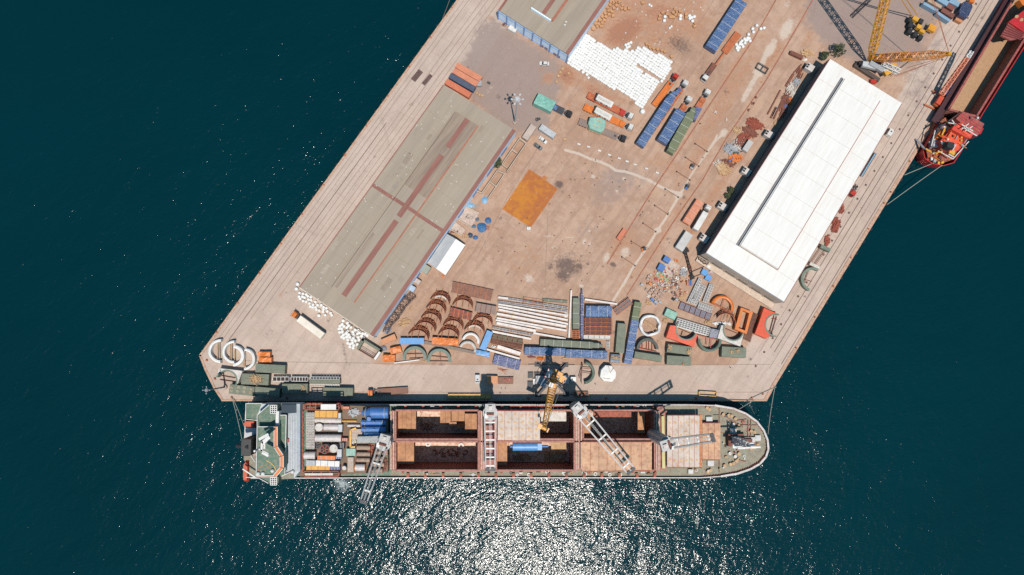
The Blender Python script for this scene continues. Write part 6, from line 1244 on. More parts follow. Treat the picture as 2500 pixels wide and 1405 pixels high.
# tween deck panels inside the holds
U('Z3')
for z, a in ((4, (420, 262, 540, 556)), (4.3, (541, 262, 676, 545)), (2, (1022, 262, 1172, 428)), (4, (1184, 262, 1372, 402)), (0, (1152, 412, 1256, 474)), (0.4, (1258, 458, 1366, 500)), (5, (1378, 296, 1552, 518)), (6, (402, 690, 648, 1012)), (6, (1742, 690, 1980, 1032))):
    P_ = [G(a[0], a[1], z), G(a[2], a[1], z), G(a[2], a[3], z), G(a[0], a[3], z)]; b_ = W(MB().prism([(p.x, p.y) for p in P_], z - .5 if z > 3 else HF + .01, z), 'tween_deck_panel', tween)
    mb = MB(); xm = (a[0] + a[2]) / 2; mb.bar(G(xm, a[1], z + .03), G(xm, a[3], z + .03), .12, .05); W(mb, 'panel_seam', rust, b_)
U('Z4')
for z, a in ((8, (1170, 268, 1705, 345)), (1, (1160, 268, 1720, 340)), (5, (1798, 268, 1900, 575)), (9, (990, 250, 1120, 575))):
    if z == 1: continue
    P_ = [G(a[0], a[1], z), G(a[2], a[1], z), G(a[2], a[3], z), G(a[0], a[3], z)]; W(MB().prism([(p.x, p.y) for p in P_], z - 1.5, z), 'tween_deck_panel', bracket if z == 8 else tween)
# hatch covers
def hatch(x0, y0, x1, y1, mt, segs, z=CZ + 1.0, dots=True, lab=None):
    P_ = [G(x, y, z) for x, y in ((x0, y0), (x1, y0), (x1, y1), (x0, y1))]; b_ = W(MB().prism([(p.x, p.y) for p in P_], z - 1.2, z), 'hatch_cover', mt, label=lab)
    mb = MB()
    for i in range(1, segs): x = x0 + (x1 - x0) * i / segs; mb.bar(G(x, y0, z + .03), G(x, y1, z + .03), .14, .06)
    for f in (.0, 1.0): mb.bar(G(x0, y0 + (y1 - y0) * f, z + .03), G(x1, y0 + (y1 - y0) * f, z + .03), .3, .12)
    W(mb, 'cover_seam', bracket, b_)
    if dots:
        for i in range(segs if segs > 2 else 1):
            x = x0 + (x1 - x0) * (i + .5) / max(1, segs)
            for j in range(4): p = G(x, y0 + (y1 - y0) * (j + .6) / 4.2, z); W(MB().tube((p.x, p.y, z + .01), (p.x, p.y, z + .1), .45, 8), 'socket_pad', mat('orange_sockets', (226, 176, 110), .6), b_)
hatch(0 + 0, 255, 400, 685, cover, 4); U('Z3'); hatch(1845, 255, 2046, 680, cover, 2); U('Z4')
hatch(1000, 700, 1240, 1120, cover2, 2, dots=False); hatch(1243, 700, 1475, 1118, cover2, 2, dots=False); hatch(1478, 700, 1700, 1115, cover2, 2, dots=False); hatch(1703, 700, 2000, 1110, cover2, 2, dots=False, lab='hatch cover panel with a row of orange sockets')
U('Z5'); hatch(462, 320, 700, 1066, cover, 3, CZ + 1.6); hatch(703, 318, 925, 1066, cover, 3, CZ + 1.6); hatch(928, 310, 962, 1070, mat('rust_streaked_panel', (226, 150, 90), .7, c2=(196, 110, 66), thr=.5), 1, CZ + 1.4, False); hatch(965, 430, 1222, 955, cover2, 3, CZ - 1, False)
# white board and timber in the second hold
U('Z4')
for nm, a, z, mt, lb_, cat in (('white_panel', (415, 275, 775, 405), 6.0, offwhite, 'white panel with yellow marks lying high in the second hold', 'panel'), ('timber_platform', (560, 700, 775, 805), 5.0, wood, 'pale timber platform beside the blue cylinder in the hold', 'platform')):
    P_ = [G(a[0], a[1], z), G(a[2], a[1], z), G(a[2], a[3], z), G(a[0], a[3], z)]; mb = MB().prism([(p.x, p.y) for p in P_], z - .5, z)
    c = sum(P_, Vector()) / 4; mb.box((c.x, c.y, z - 3), (3, 2, 5.0)); single(mb, nm if nm != 'white_panel' else 'white_board', mt, lb_, cat)
for k in range(8):
    x, y = 500 + (k % 4) * 75 + rnd.uniform(-8, 8), 880 + (k // 4) * 90 + rnd.uniform(-10, 10); p = G(x, y, HF + 1); p.z = HF + .01
    single(MB().box((0, 0, .5), (m(60), m(70), 1.0)).box((0, 0, 1.03), (m(40), m(50), .06)), 'wooden_case', wood, 'brown case in the dark lower right part of the middle hold', 'case', loc=p, group='cases in the middle hold')
U('Z3'); plank_pile('litter of timber and rods on the floor of the first upper hold', 850, 480, 150, 90, 34, bracket, z=HF + .02, ln=(.1, .5)); plank_pile('litter of red and brown dunnage on the floor of the first lower hold', 1150, 850, 380, 100, 70, bracket, z=HF + .02, ln=(.03, .12), sz=.3)
plank_pile('loose pale timber on the floor of the hold under the blue cylinder', 2200, 920, 190, 70, 44, wood, z=HF + .02, ln=(.15, .4), sz=.25)
for lb_, x, y in (('white coiled ring at the left of the lower hold', 850, 725), ('white coiled ring at the right of the lower hold', 1322, 752)): o = single(MB().arc(0, 0, .6, 1.2, 0, 360, 0, .6, 14), 'coil', white, lb_, 'coil', loc=G(x, y, HF + .02))
# blue cylinder
U('Z4'); a, b = G(15, 763, 7), G(425, 763, 7); zz = 4.5; p0, p1 = G(10, 763, 7), G(425, 763, 7); t = thing('blue_cylinder', 'bright blue cylinder with stepped ends hanging over the middle hold', 'cylinder', ((p0.x + p1.x) / 2, p0.y, 7), 0); L = (p1 - p0).length; r_ = m(62, 7)
MB().tube((-L / 2, 0, 0), (L * .34, 0, 0), r_, 24).build('drum', sky_b, t); MB().tube((L * .342, 0, 0), (L / 2, 0, 0), r_ * .92, 24).box((L * .42, 0, r_ * .5), (L * .15, r_ * 1.5, r_)).build('end_housing', sky_b, t); MB().tube((L / 2, 0, 0), (L * .72, 0, 0), r_ * .3, 12).tube((-L / 2, 0, 0), (-L * .59, 0, 0), r_ * .4, 12).build('shaft', steelblue, t)
for sx in (-.3, .25): MB().box((sx * L, 0, -(7 - HF) / 2 - r_ / 2), (1.2, 2.2, 7 - HF - r_)).build('support_stand', rust, t)
# side brackets and deck fittings
U('F'); first = None
mb0 = MB().box((0, 0, .5), (1.1, 2.2, 1.0)).box((0, 0, 1.05), (.8, 1.4, .1))
i = 0
for x in range(990, 1610, 43):
    for y in (996, 1158):
        p = G(x + (6 if y > 1000 else 0), y + (4 if y > 1000 else 0), DZ + .5)
        o = MBb = None
        mbx = MB(); mbx.v = [(v[0] + p.x, v[1] + p.y, v[2] + DZ + .005) for v in mb0.v]; mbx.f = mb0.f; mbx.mi = mb0.mi; mbx.sm = mb0.sm; W(mbx, 'side_bracket', bracket); i += 1
U('Z4'); W(MB().prism([(G(x, y, DZ + 1).x, G(x, y, DZ + 1).y) for x, y in ((0, 160), (740, 160), (740, 205), (0, 205))], DZ + .005, DZ + 1), 'deck_walkway', bracket)
for x, y in ((240, 178), (352, 190), (240, 1165), (1045, 1155), (1190, 1155), (1395, 1165), (1545, 1165), (500, 1120), (750, 1150), (1890, 185)): p = G(x, y, DZ); W(MB().arc(p.x, p.y, .35, .8, 0, 360, DZ + .005, DZ + .5, 12), 'mooring_roller', offwhite)
# ship cranes: housing, jib of two box beams
U('F')
def ship_crane(lab, bx, by, zb, tip, ztip, wd0=3.4, wd1=2.6, nx=5, hx=None):
    b0 = wp(bx, by, zb); ht = W(MB().tube((b0.x, b0.y, DZ), (b0.x, b0.y, zb - 2.5), 2.6, 18, r1=2.3), 'crane_column', craneg, label=lab)
    tp = wp(tip[0], tip[1], ztip); d = tp - b0; u = d.normalized(); s = Vector((u.y, -u.x, 0)).normalized()
    W(MB().tube((b0.x, b0.y, zb - 2.5), (b0.x, b0.y, zb - .6), 2.9, 18).box((b0.x - u.x * 2, b0.y - u.y * 2, zb + .3), (3.6, 4.0, 2.6), math.atan2(u.y, u.x)), 'crane_housing', craneg, ht); W(MB().box((b0.x + u.x * .8 + s.x * 1.6, b0.y + u.y * .8 + s.y * 1.6, zb + .8), (1.8, 1.2, 1.6), math.atan2(u.y, u.x)), 'crane_cab', white, ht); W(MB().tube((b0.x - s.x * 1.4, b0.y - s.y * 1.4, zb + 1.9), (b0.x + s.x * 1.4, b0.y + s.y * 1.4, zb + 1.9), .5, 10), 'rope_drum', rust, ht)
    W(MB().box((b0.x - u.x * 2.4, b0.y - u.y * 2.4, zb + 2.1), (1.5, 1.3, .8), math.atan2(u.y, u.x)), 'winch_cover', offwhite, ht)
    mb = MB(); st = b0 + u * 1.5
    for q in (-1, 1): mb.bar(st + s * q * wd0 / 2, tp + s * q * wd1 / 2, .55, .9)
    W(mb, 'jib', craneg, ht); mb = MB()
    for i in range(nx): f = (i + .6) / nx; c = st.lerp(tp, f); w_ = (wd0 + (wd1 - wd0) * f) / 2; mb.bar(c - s * w_, c + s * w_, .55, .4)
    for q in (-.4, 0, .4): mb.bar(st + s * q + Vector((0, 0, 1)), tp + s * q * .5 + Vector((0, 0, .6)), .08)
    W(mb, 'jib_cross_members', white, ht); W(MB().bar(tp - s * wd1 * .6, tp + s * wd1 * .6, 1.2, 1.3), 'jib_head', dark, ht)
ship_crane('grey ship crane with its jib swung out over the water', 936, 1084, 24, (888, 1226), 30, 3.6, 2.4, 2)
ship_crane('grey ship crane with its jib laid straight across the deck', 1197, 1010, 27, (1197, 1146), 20, 4.4, 3.6, 6)
ship_crane('grey ship crane with a long slanted jib', 1418, 1006, 26, (1540, 1150), 22, 4.6, 3.4, 4)
ship_crane('grey ship crane with its jib pointing at the bow', 1632, 1084, 34, (1740, 1069), 46, 3.6, 2.6, 4)
# small fittings on the side decks and the foredeck
U('F'); rr = random.Random(5)
for i in range(130):
    if i < 64: x = rr.uniform(975, 1610); y = rr.choice((rr.uniform(993, 1001), rr.uniform(1151, 1162)))
    else:
        x = rr.uniform(1690, 1850); y = rr.uniform(1005, 1150)
        if ((x - 1660) / 205) ** 2 + ((y - 1077) / 84) ** 2 > .9: continue
    p = wp(x, y, DZ + .6); k_ = rr.randrange(4); mt = rr.choice((bracket, offwhite, wood, dark, coam, lgrey))
    if k_ == 0: W(MB().tube((p.x, p.y, DZ + .02), (p.x, p.y, DZ + rr.uniform(.6, 1.5)), rr.uniform(.25, .5), 8), 'deck_vent', mt)
    elif k_ == 1: W(MB().box((p.x, p.y, DZ + .45), (rr.uniform(.6, 1.8), rr.uniform(.5, .9), .85)).box((p.x, p.y, DZ + .9), (.5, .4, .1)), 'fitting_box', mt)
    elif k_ == 2: a = rr.choice((0, 0, math.pi / 2, rr.uniform(0, 3))); l = rr.uniform(1.5, 4.5) if i >= 64 or a == 0 else 1; W(MB().bar((p.x - l / 2 * math.cos(a), p.y - l / 2 * math.sin(a), DZ + .3), (p.x + l / 2 * math.cos(a), p.y + l / 2 * math.sin(a), DZ + .3), .2), 'pipe_run', mt)
    else: W(MB().arc(p.x, p.y, .3, .62, 0, 360, DZ + .02, DZ + .35, 10), 'rope_coil', mt)
# forecastle
U('Z5')
wm = mat('winch_rust', (190, 112, 84), .7)
for i, (x, y) in enumerate(((1265, 310), (1345, 320), (1385, 330), (1440, 370), (1485, 470), (1490, 870), (1455, 975), (1285, 1040), (1370, 1020), (1410, 1010), (1670, 800), (1710, 775), (1665, 545), (1710, 560), (1035, 215), (1070, 240), (1045, 1130), (1085, 1105), (1360, 865), (1435, 910), (1410, 450))):
    p = G(x, y, DZ + 1); W(MB().tube((p.x, p.y, DZ + .01), (p.x, p.y, DZ + .9), .5, 10).tube((p.x, p.y, DZ + .9), (p.x, p.y, DZ + 1.1), .7, 10), 'mooring_bitt', offwhite if i > 17 else wood)
for x, y, a, b in ((1605, 668, 2.2, 2.0), (1680, 668, 2.2, 2.0), (1760, 645, 2.4, 2.2), (1065, 375, 2.6, 2.0), (1085, 1005, 2.6, 2.2), (1410, 560, 2.6, 3.0), (800, 1125, 2.0, 1.8), (1520, 780, 3, 1.4)): p = G(x, y, DZ + 1.2); bx = W(MB().box((p.x, p.y, DZ + .61), (a, b, 1.2)), 'deck_locker', offwhite); W(MB().box((p.x, p.y, DZ + 1.25), (a * .7, b * .7, .06)), 'locker_lid', lgrey, bx)
for x0, y0, x1, y1 in ((1210, 190, 1210, 1130), (1620, 390, 1618, 640), (1660, 390, 1655, 640), (1430, 945, 1590, 990), (1720, 590, 1710, 800), (1500, 460, 1740, 465), (1440, 400, 1600, 378), (1250, 310, 1480, 460)): W(MB().bar(G(x0, y0, DZ + .4), G(x1, y1, DZ + .4), .3, .5), 'deck_pipe', coam)
f0 = G(1410, 660, DZ); W(MB().box((f0.x, f0.y, DZ + 1.6), (6.5, 5.0, 3.2)).box((f0.x + 5, f0.y - .8, DZ + 1.2), (4, 2.4, 2.4)), 'winch_house', rust)
fm = MB(); fm.lattice(Vector((f0.x - .5, f0.y, DZ)), Vector((f0.x - .5, f0.y + .3, 27)), 3.0, 1.6, 8, .2, up=Vector((0, 1, 0))); fm.bar((f0.x - 4.5, f0.y - 1, 26), (f0.x + 4.5, f0.y - .6, 26), .6).bar((f0.x - 3, f0.y - 1.6, 20), (f0.x + 5, f0.y - 1.6, 20), .9, .4).box((f0.x + 1.5, f0.y, 24), (2.6, 1.6, .3)).box((f0.x - 2, f0.y - 1.6, 18), (3.4, 1.4, .3)); W(fm, 'foremast', white)
U('F'); mb = MB(); bb = [inset(wp(x, y, RZ), .35) for x, y in bow]; U('Z5')
for a, b in zip(bb, bb[1:]):
    nst = max(1, int((b - a).length / 1.1))
    for i in range(nst): p = a.lerp(b, i / nst); q = Vector((cx_ + 75, cy_, 0)) - p; q.z = 0; q.normalize(); mb.bar((p.x, p.y, DZ + .5), (p.x + q.x * 1.1, p.y + q.y * 1.1, DZ + .2), .18, .9)
W(mb, 'bulwark_stay', bracket)
W(MB().box((G(400, 700, CZ).x, G(400, 700, CZ).y, CZ + .2), (1.2, 21, 1.0)), 'yellow_walkway', mat('yellow_green_paint', (212, 200, 130), .6))
for y in (250, 420, 900): p = G(360, y, DZ + 2); W(MB().box((p.x, p.y, DZ + 1.5), (3.0, 3.4, 3.0)).box((p.x, p.y, DZ + 3.1), (2.0, 2.0, .2)), 'vent_house', coam)
# ---- accommodation block
U('Z2')
def deckpoly(name, pts, z0, z1, mt, parent=None, lab=None): return W(MB().prism([(G(x, y, z1).x, G(x, y, z1).y) for x, y in pts], z0, z1), name, mt, parent, lab)
deckpoly('poop_deck', [(238, 150), (460, 150), (460, 385), (238, 375)], DZ, 13.0, deckg); deckpoly('stern_house', [(205, 900), (390, 900), (390, 1205), (285, 1205), (285, 960), (205, 960)], DZ, 13, deckw); deckpoly('stern_house', [(225, 500), (395, 500), (395, 640), (225, 640)], DZ, 13, lgrey); deckpoly('stern_house', [(300, 640), (395, 640), (395, 900), (300, 900)], DZ, 15, mat('pinkish_deck', (190, 160, 146), .7))
deckpoly('house', [(460, 155), (1012, 155), (1012, 1110), (918, 1225), (700, 1235), (400, 1190), (400, 320)], DZ, 16.0, lgrey)
gl = mat('grey_blue_deck_paint', (184, 190, 198), .6, c2=(168, 174, 182), thr=.5); dk = deckpoly('house_top_deck', [(815, 155), (1010, 155), (1012, 1110), (790, 1160), (815, 600)], 16.003, 16.25, gl)
mb = MB()
for x in (850, 885, 920, 955): mb.bar(G(x, 320, 16.28), G(x, 1120, 16.28), .14, .05)
W(mb, 'deck_seam', white, dk); deckpoly('house_top_deck', [(740, 1195), (815, 1160), (915, 1110), (915, 1225), (750, 1232)], 16.26, 16.4, deckw)
deckpoly('bridge_front_deck', [(700, 315), (815, 315), (815, 600), (800, 880), (785, 1160), (700, 1195), (640, 600)], 16.0, 18.6, deckg)
deckpoly('bridge_front_deck', [(735, 165), (948, 165), (948, 285), (740, 300)], 16.26, 17.5, mat('deck_shadow_teal', (44, 62, 74), .3), lab='dark slab standing for a shadow on the deck')  # dark slab paints a shadow lying on the house top
deckpoly('bridge_wing_deck', [(400, 315), (570, 168), (690, 168), (690, 480), (400, 480)], 15, 20.5, deckg); deckpoly('bridge_wing_deck', [(400, 1195), (640, 1198), (700, 1200), (700, 1290), (560, 1290), (430, 1220)], 15, 20.5, deckg)
deckpoly('monkey_deck', [(400, 480), (690, 478), (690, 762), (772, 895), (770, 1072), (655, 1198), (390, 1190)], 18, 23.5, deckg)
for a, b in (((640, 480), (640, 770)), ((640, 770), (725, 900)), ((725, 900), (725, 1060)), ((725, 1060), (630, 1180)), ((630, 1180), (390, 1185))):
    pass
op = [(662, 482), (662, 770), (748, 900), (748, 1068), (645, 1190), (390, 1188)]
mb = MB(); mw = MB()
for a, b in zip(op, op[1:]):
    p, q = G(*a, 24), G(*b, 24); d = (q - p).normalized(); s = Vector((d.y, -d.x, 0)); wid = 1.0 if b != op[-1] else .4
    mb.bar((p.x, p.y, 23.7), (q.x, q.y, 23.7), wid, .38)
    for e in (-1, 1): mw.bar((p.x + s.x * e * wid * .62, p.y + s.y * e * wid * .62, 23.8), (q.x + s.x * e * wid * .62, q.y + s.y * e * wid * .62, 23.8), .22, .6)
W(mb, 'orange_walkway', orangep); W(mw, 'walkway_rail', white)
mb = MB()
for a, b, z in (((400, 315), (570, 168), 20.9), ((400, 315), (400, 480), 20.9), ((400, 482), (385, 1190), 23.9), ((400, 482), (640, 482), 23.9), ((238, 150), (238, 375), 13.4), ((238, 375), (400, 390), 13.4), ((700, 316), (815, 316), 19), ((815, 316), (795, 1155), 19), ((240, 150), (700, 152), 13.6), ((430, 1220), (560, 1290), 20.9), ((240, 1205), (390, 1205), 13.5), ((720, 170), (735, 300), 17), ((310, 900), (370, 985), 16), ((745, 1190), (915, 1110), 17)): mb.bar(G(*a, z), G(*b, z), .24, .5)
W(mb, 'deck_railing', white)
for y0, y1, ztop in ((175, 292, 21), (1207, 1315, 21)):
    mb = MB()
    for i in range(4): x = 588 + i * 30; mb.bar(G(x, y0, ztop), G(x, y1, ztop), .28, .3)
    for j in range(5): y = y0 + (y1 - y0) * j / 4; mb.bar(G(588, y, ztop + .003), G(678, y, ztop + .003), .26, .3)
    g_ = W(mb, 'wing_grating', white); P_ = [G(x, y, ztop) for x, y in ((588, y0), (678, y0), (678, y1), (588, y1))]; W(MB().prism([(p.x, p.y) for p in P_], 19.2, ztop - .4), 'grating_box', mat('brown_dark_fill', (70, 52, 50), .8), g_)
c = G(245, 775, 27); W(MB().box((c.x, c.y, 20), (3.6, 6.0, 15)), 'funnel', mat('funnel_black', (34, 30, 32), .5)); W(MB().tube((c.x - 4.2, c.y + .2, 25), (c.x + 1, c.y + .2, 27.2), .9, 12), 'exhaust_pipe', black)
for (x, y, l, zz) in ((280, 440, 5.2, 14), (235, 1110, 9, 13)):
    c = G(x, y, zz); n_ = 12; mb = MB()
    if l < 6: mb.prism([(c.x - 2.8, c.y), (c.x - 1.2, c.y + 1.5), (c.x + 2.4, c.y + 1.5), (c.x + 2.4, c.y - 1.5), (c.x - 1.2, c.y - 1.5)], zz - 1.5, zz + .6, poly1=[(c.x - 2.2, c.y), (c.x - 1, c.y + 1), (c.x + 2, c.y + 1), (c.x + 2, c.y - 1), (c.x - 1, c.y - 1)])
    else: mb.prism([(c.x - .9, c.y - 4.5), (c.x + .9, c.y - 4.5), (c.x + 1.3, c.y - 2), (c.x + 1.3, c.y + 3), (c.x, c.y + 4.6), (c.x - 1.3, c.y + 3), (c.x - 1.3, c.y - 2)], zz - 1.5, zz + .7, poly1=[(c.x - .6, c.y - 3.5), (c.x + .6, c.y - 3.5), (c.x + .8, c.y - 2), (c.x + .8, c.y + 2.4), (c.x, c.y + 3.4), (c.x - .8, c.y + 2.4), (c.x - .8, c.y - 2)])
    o = W(mb, 'lifeboat', mat('lifeboat_orange', (214, 86, 44), .5)); W(MB().bar((c.x + 2.6, c.y - 3, zz - 2), (c.x + 2.6, c.y + 3, zz - 2), .4, 1.2), 'davit', white, o)
W(MB().bar(G(192, 1085, 17), G(372, 1205, 17), .5, .5), 'stores_crane', white)
mast = MB(); a = G(470, 780, 24); mast.tube(a, a + Vector((0, 0, 9)), .6, 10, r1=.4); am = a + Vector((0, 0, 8.5))
for q, e, w_ in (((425, 665), (560, 590), 1.0), ((470, 720), (575, 625), 1.4), ((470, 690), (460, 830), .8), ((420, 800), (560, 870), .5), ((470, 850), (560, 900), .9)): mast.bar(G(*q, 31), G(*e, 31), w_, .5)
mast.bar(G(500, 1300 - 500, 30), G(500, 720, 30), .9, .6); W(mast, 'radar_mast', white)
for x, y, r_, z in ((405, 1155, .8, 23.8), (475, 1155, .8, 23.8), (610, 1115, .8, 23.8), (345, 780, 1.0, 17), (900, 1130, .8, 16.5), (310, 800, .7, 17)): p = G(x, y, z + .5); W(MB().dome((p.x, p.y, z), r_, r_, r_ * 1.2, 12), 'radome', white)
mb = MB()
for k in range(12):
    a0, a1 = R(15 * k), R(15 * (k + 1)); p = G(505 + 95 * math.cos(a0 + math.pi), 1120 + 85 * math.sin(a0 + math.pi), 23.53); q = G(505 + 95 * math.cos(a1 + math.pi), 1120 + 85 * math.sin(a1 + math.pi), 23.53); mb.bar(p, q, .25, .05)
W(mb, 'painted_arc', orangesteel); mb = MB(); pp = [(525, 965), (590, 1000), (640, 1050), (668, 1110)]
for a, b in zip(pp, pp[1:]): mb.bar(G(*a, 23.54), G(*b, 23.54), .25, .05)
W(mb, 'painted_arc', yellowp); p = G(705, 400, 21); W(MB().box((p.x - .6, p.y, 18.8), (1.2, 7.5, 4.4)), 'wheelhouse_trim', white); p = G(825, 680, 17); W(MB().box((p.x, p.y, 16.7), (1.2, 1.4, .8)), 'deck_box', redp)
mb = MB()
for k in range(16): y = 285 + k * 54; p = G(1040, y, 13); mb.box((p.x, p.y, 12.4), (1.2, 1.6, .9 + .4 * (k % 3)), rnd.uniform(0, .3))
W(mb, 'lashing_fittings', bracket); W(rectprism(0, 0, 1, 1, 0, .1), 'x', rim) if False else None
deckpoly('cargo_deck', [(1012, 155), (2270, 200), (2270, 1130), (1012, 1195)], DZ + .005, CZ, mat('cargo_deck_brown', (150, 104, 84), .8, c2=(84, 122, 98), thr=.56)); deckpoly('green_walkway', [(1058, 250), (1120, 250), (1108, 1080), (1048, 1080)], CZ + .005, CZ + .2, deckg)
# ---- deck cargo (stands on the ship: things of their own)
U('X5'); DC = CZ + .01; pw = mat('silver_white_tank', (222, 214, 210), .4, c2=(196, 160, 136), thr=.62)
def htank(name, label, x0, y0, x1, y1, dia, mt, z=DC, bands=3, bandm=None, endm=None, cat='tank', taper=None, nozz=()):
    r_ = m(dia, 15) / 2; a, b = G(x0, y0, z + r_ * 2), G(x1, y1, z + r_ * 2); d = b - a; L = d.length; c = (a + b) / 2; t = thing(name, label, cat, (c.x, c.y, z), math.atan2(d.y, d.x)); zc = r_ + .25
    x_l = -L / 2
    if taper: MB().tube((-L / 2, 0, zc), (-L / 2 + taper, 0, zc), r_ * .45, 20, r1=r_).build('cone_end', mt, t); x_l += taper
    MB().tube((x_l, 0, zc), (L / 2, 0, zc), r_, 24).build('shell', mt, t)
    for i in range(bands): x = -L * .36 + i * L * .72 / max(1, bands - 1); MB().tube((x - .12, 0, zc), (x + .12, 0, zc), r_ + .04, 24).build('band', bandm or mt, t)
    if endm: MB().tube((L / 2, 0, zc), (L / 2 + .2, 0, zc), r_ * 1.04, 24).tube((-L / 2 - .2, 0, zc), (-L / 2, 0, zc), r_ * 1.04, 24).build('end_flange', endm, t)
    for u, v in nozz: MB().tube((u * L, v * r_, zc + r_ * .7), (u * L, v * r_, zc + r_ + .5), r_ * .32, 12).tube((u * L, v * r_, zc + r_ + .5), (u * L, v * r_, zc + r_ + .62), r_ * .38, 12).build('nozzle', mt, t)
    for s in (-1, 1): MB().box((s * L * .3, 0, .25), (.5, r_ * 1.8, .5)).build('cradle', rust, t)
    return t
htank('white_tank', 'white horizontal tank directly below the yellow case on the ship', 335, 330, 795, 338, 92, pw, bands=4); htank('white_tank', 'shorter white tank beside the small upright drum on the ship', 490, 450, 740, 455, 112, pw, bands=3); htank('white_tank', 'thickest and longest white tank in the middle of the deck cargo', 340, 637, 790, 640, 128, pw, bands=5, endm=bracket); htank('white_tank', 'short white tank at the left of the deck cargo', 150, 935, 342, 938, 128, pw, bands=2)
htank('blue_tank', 'largest blue tank with a cone end, topmost of the blue tanks', 1140, 208, 1590, 208, 190, steelblue, bands=2, bandm=mat('tan_band', (176, 176, 170), .6), taper=3.5, nozz=((-.2, -.95),)); htank('blue_tank', 'second blue tank from the top with two nozzles', 1135, 368, 1560, 368, 96, steelblue, bands=2, bandm=mat('tan_band', (176, 176, 170)), nozz=((-.36, 0), (.04, .1))); htank('blue_tank', 'third blue tank from the top with two nozzles', 1135, 488, 1550, 488, 104, steelblue, bands=2, bandm=mat('tan_band', (176, 176, 170)), nozz=((-.36, 0), (.04, 0))); htank('blue_tank', 'lowest and thinnest blue tank', 1180, 576, 1540, 576, 58, sky_b, bands=2, bandm=mat('tan_band', (176, 176, 170)))
htank('barrel_spool', 'grey spool with an orange wheel on each end, lower part of the deck cargo', 1030, 1145, 1195, 1145, 118, pw, bands=1, endm=orangep)
cask = mat('tan_grey_cask', (186, 160, 140), .7, c2=(160, 126, 104), thr=.52); rows = [(1060, 800, 1290), (1060, 910, 1285), (1060, 1010, 1280), (1335, 990, 1500), (1320, 1090, 1530), (1330, 1190, 1500), (1385, 880, 1520)]
for i, (x0, y, x1) in enumerate(rows): htank('grey_brown_cask', 'grey brown ribbed cask, number %s of the casks near the first ship crane' % ('one', 'two', 'three', 'four', 'five', 'six', 'seven')[i], x0, y, x1, y + 2, 76, cask, bands=4, endm=rust, cat='cask')
htank('white_pipe_section', 'thin white pipe section left of the blue tanks', 900, 420, 1118, 422, 46, pw, bands=4); htank('yellow_beam_pipe', 'yellow beam pipe between white and blue tanks', 808, 342, 1060, 342, 30, yellowp, bands=3, cat='pipe')
def vtank(label, x, y, dia, h, mt, cross=None):
    r_ = m(dia, 15) / 2; p = G(x, y, DC + h); t = thing('upright_tank', label, 'tank', (p.x, p.y, DC)); MB().tube((0, 0, 0), (0, 0, h), r_, 22).build('shell', mt, t); MB().arc(0, 0, r_ * .93, r_ * 1.04, 0, 360, h - .2, h + .1, 22).build('rim', bracket if cross else mt, t)
    MB().tube((0, 0, h), (0, 0, h + .05), r_ * .92, 22).build('head', black if cross else offwhite, t)
    if cross:
        for a in range(3): c, s = math.cos(a * 1.05), math.sin(a * 1.05); MB().bar((-c * r_, -s * r_, h + .15), (c * r_, s * r_, h + .15), .3, .12).build('spoke', bracket, t)
vtank('upright grey tank with a dark top and orange spokes', 510, 825, 148, 4.5, pw, True); vtank('upright white tank right of the spoked one', 662, 815, 130, 4.0, pw); vtank('small upright white drum with an orange foot', 412, 450, 126, 3.4, pw); vtank('small white tank at the lower edge of the deck cargo', 845, 1148, 64, 2.6, white)
ycase = mat('speckled_yellow_paint', (240, 176, 70), .6, c2=(190, 116, 44), thr=.6, soft=.04, sc_=3)
for nm, lb_, a, h_, mt, z in (('yellow_case', 'speckled yellow case at the top of the deck cargo', (340, 222, 730, 226, 112), 3.4, ycase, DC), ('yellow_case', 'worn yellow case above the lower red frame', (196, 1145, 598, 1152, 72), 2.8, ycase, DC), ('navy_case', 'navy blue case at the right end of the worn yellow one', (600, 1155, 770, 1158, 70), 2.6, indigo, DC), ('white_case', 'long white sectioned case in the lower deck cargo', (360, 1062, 762, 1078, 92), 3.0, white, DC), ('grey_case', 'dark grey case left of the long white one', (190, 1060, 352, 1066, 90), 3.0, grey, DC), ('grey_case', 'small light grey case right of the upper white tank', (742, 248, 788, 248, 85), 3.2, lgrey, DC), ('grey_case', 'light grey case at the end of the shorter white tank', (742, 465, 810, 465, 120), 3.0, lgrey, DC), ('grey_case', 'light grey case right of the upright tanks', (725, 892, 800, 892, 125), 3.0, lgrey, DC), ('orange_case', 'orange and white case below the upright tanks', (385, 970, 690, 975, 66), 2.6, orangep, DC), ('black_case', 'black case right of the upright tanks', (765, 760, 850, 765, 100), 2.0, black, DC), ('green_machine', 'mint green machine beside the casks', (880, 878, 1040, 878, 120), 2.0, mint, DC), ('orange_support', 'orange cradle right of the thickest white tank', (800, 660, 905, 660, 52), 1.8, orangesteel, DC), ('navy_case', 'dark blue piece below the light grey case', (690, 960, 800, 960, 60), 1.8, indigo, DC), ('tan_case', 'tan platform with three hatches at the lower deck cargo', (955, 965, 955, 1215, 100), 1.6, conc, DC), ('tan_case', 'tan platform right of the yellow pipe frame', (1060, 480, 1060, 660, 180), 1.5, conc, DC), ('orange_support', 'orange rack at the upper edge beside the red frame', (820, 112, 930, 112, 36), 1.6, orangep, DC), ('tan_case', 'orange brown box beside the first ship crane', (1560, 840, 1560, 930, 56), 2.0, orangesteel, DC)):
    x0, y0, x1, y1, ww = a; loc, rz, L, W_ = ax(x0, y0, x1, y1, ww, h_, z); t = thing(nm, lb_, 'case', loc, rz); MB().box((0, 0, h_ / 2), (L, W_, h_ - .01)).build('box', mt, t); mb = MB()
    for q in range(3): mb.box(((q - 1) * L * .3, 0, h_ + .03), (.12, W_, .07))
    mb.build('lashing', dark if 'white' in nm or 'yellow' in nm else lgrey, t)
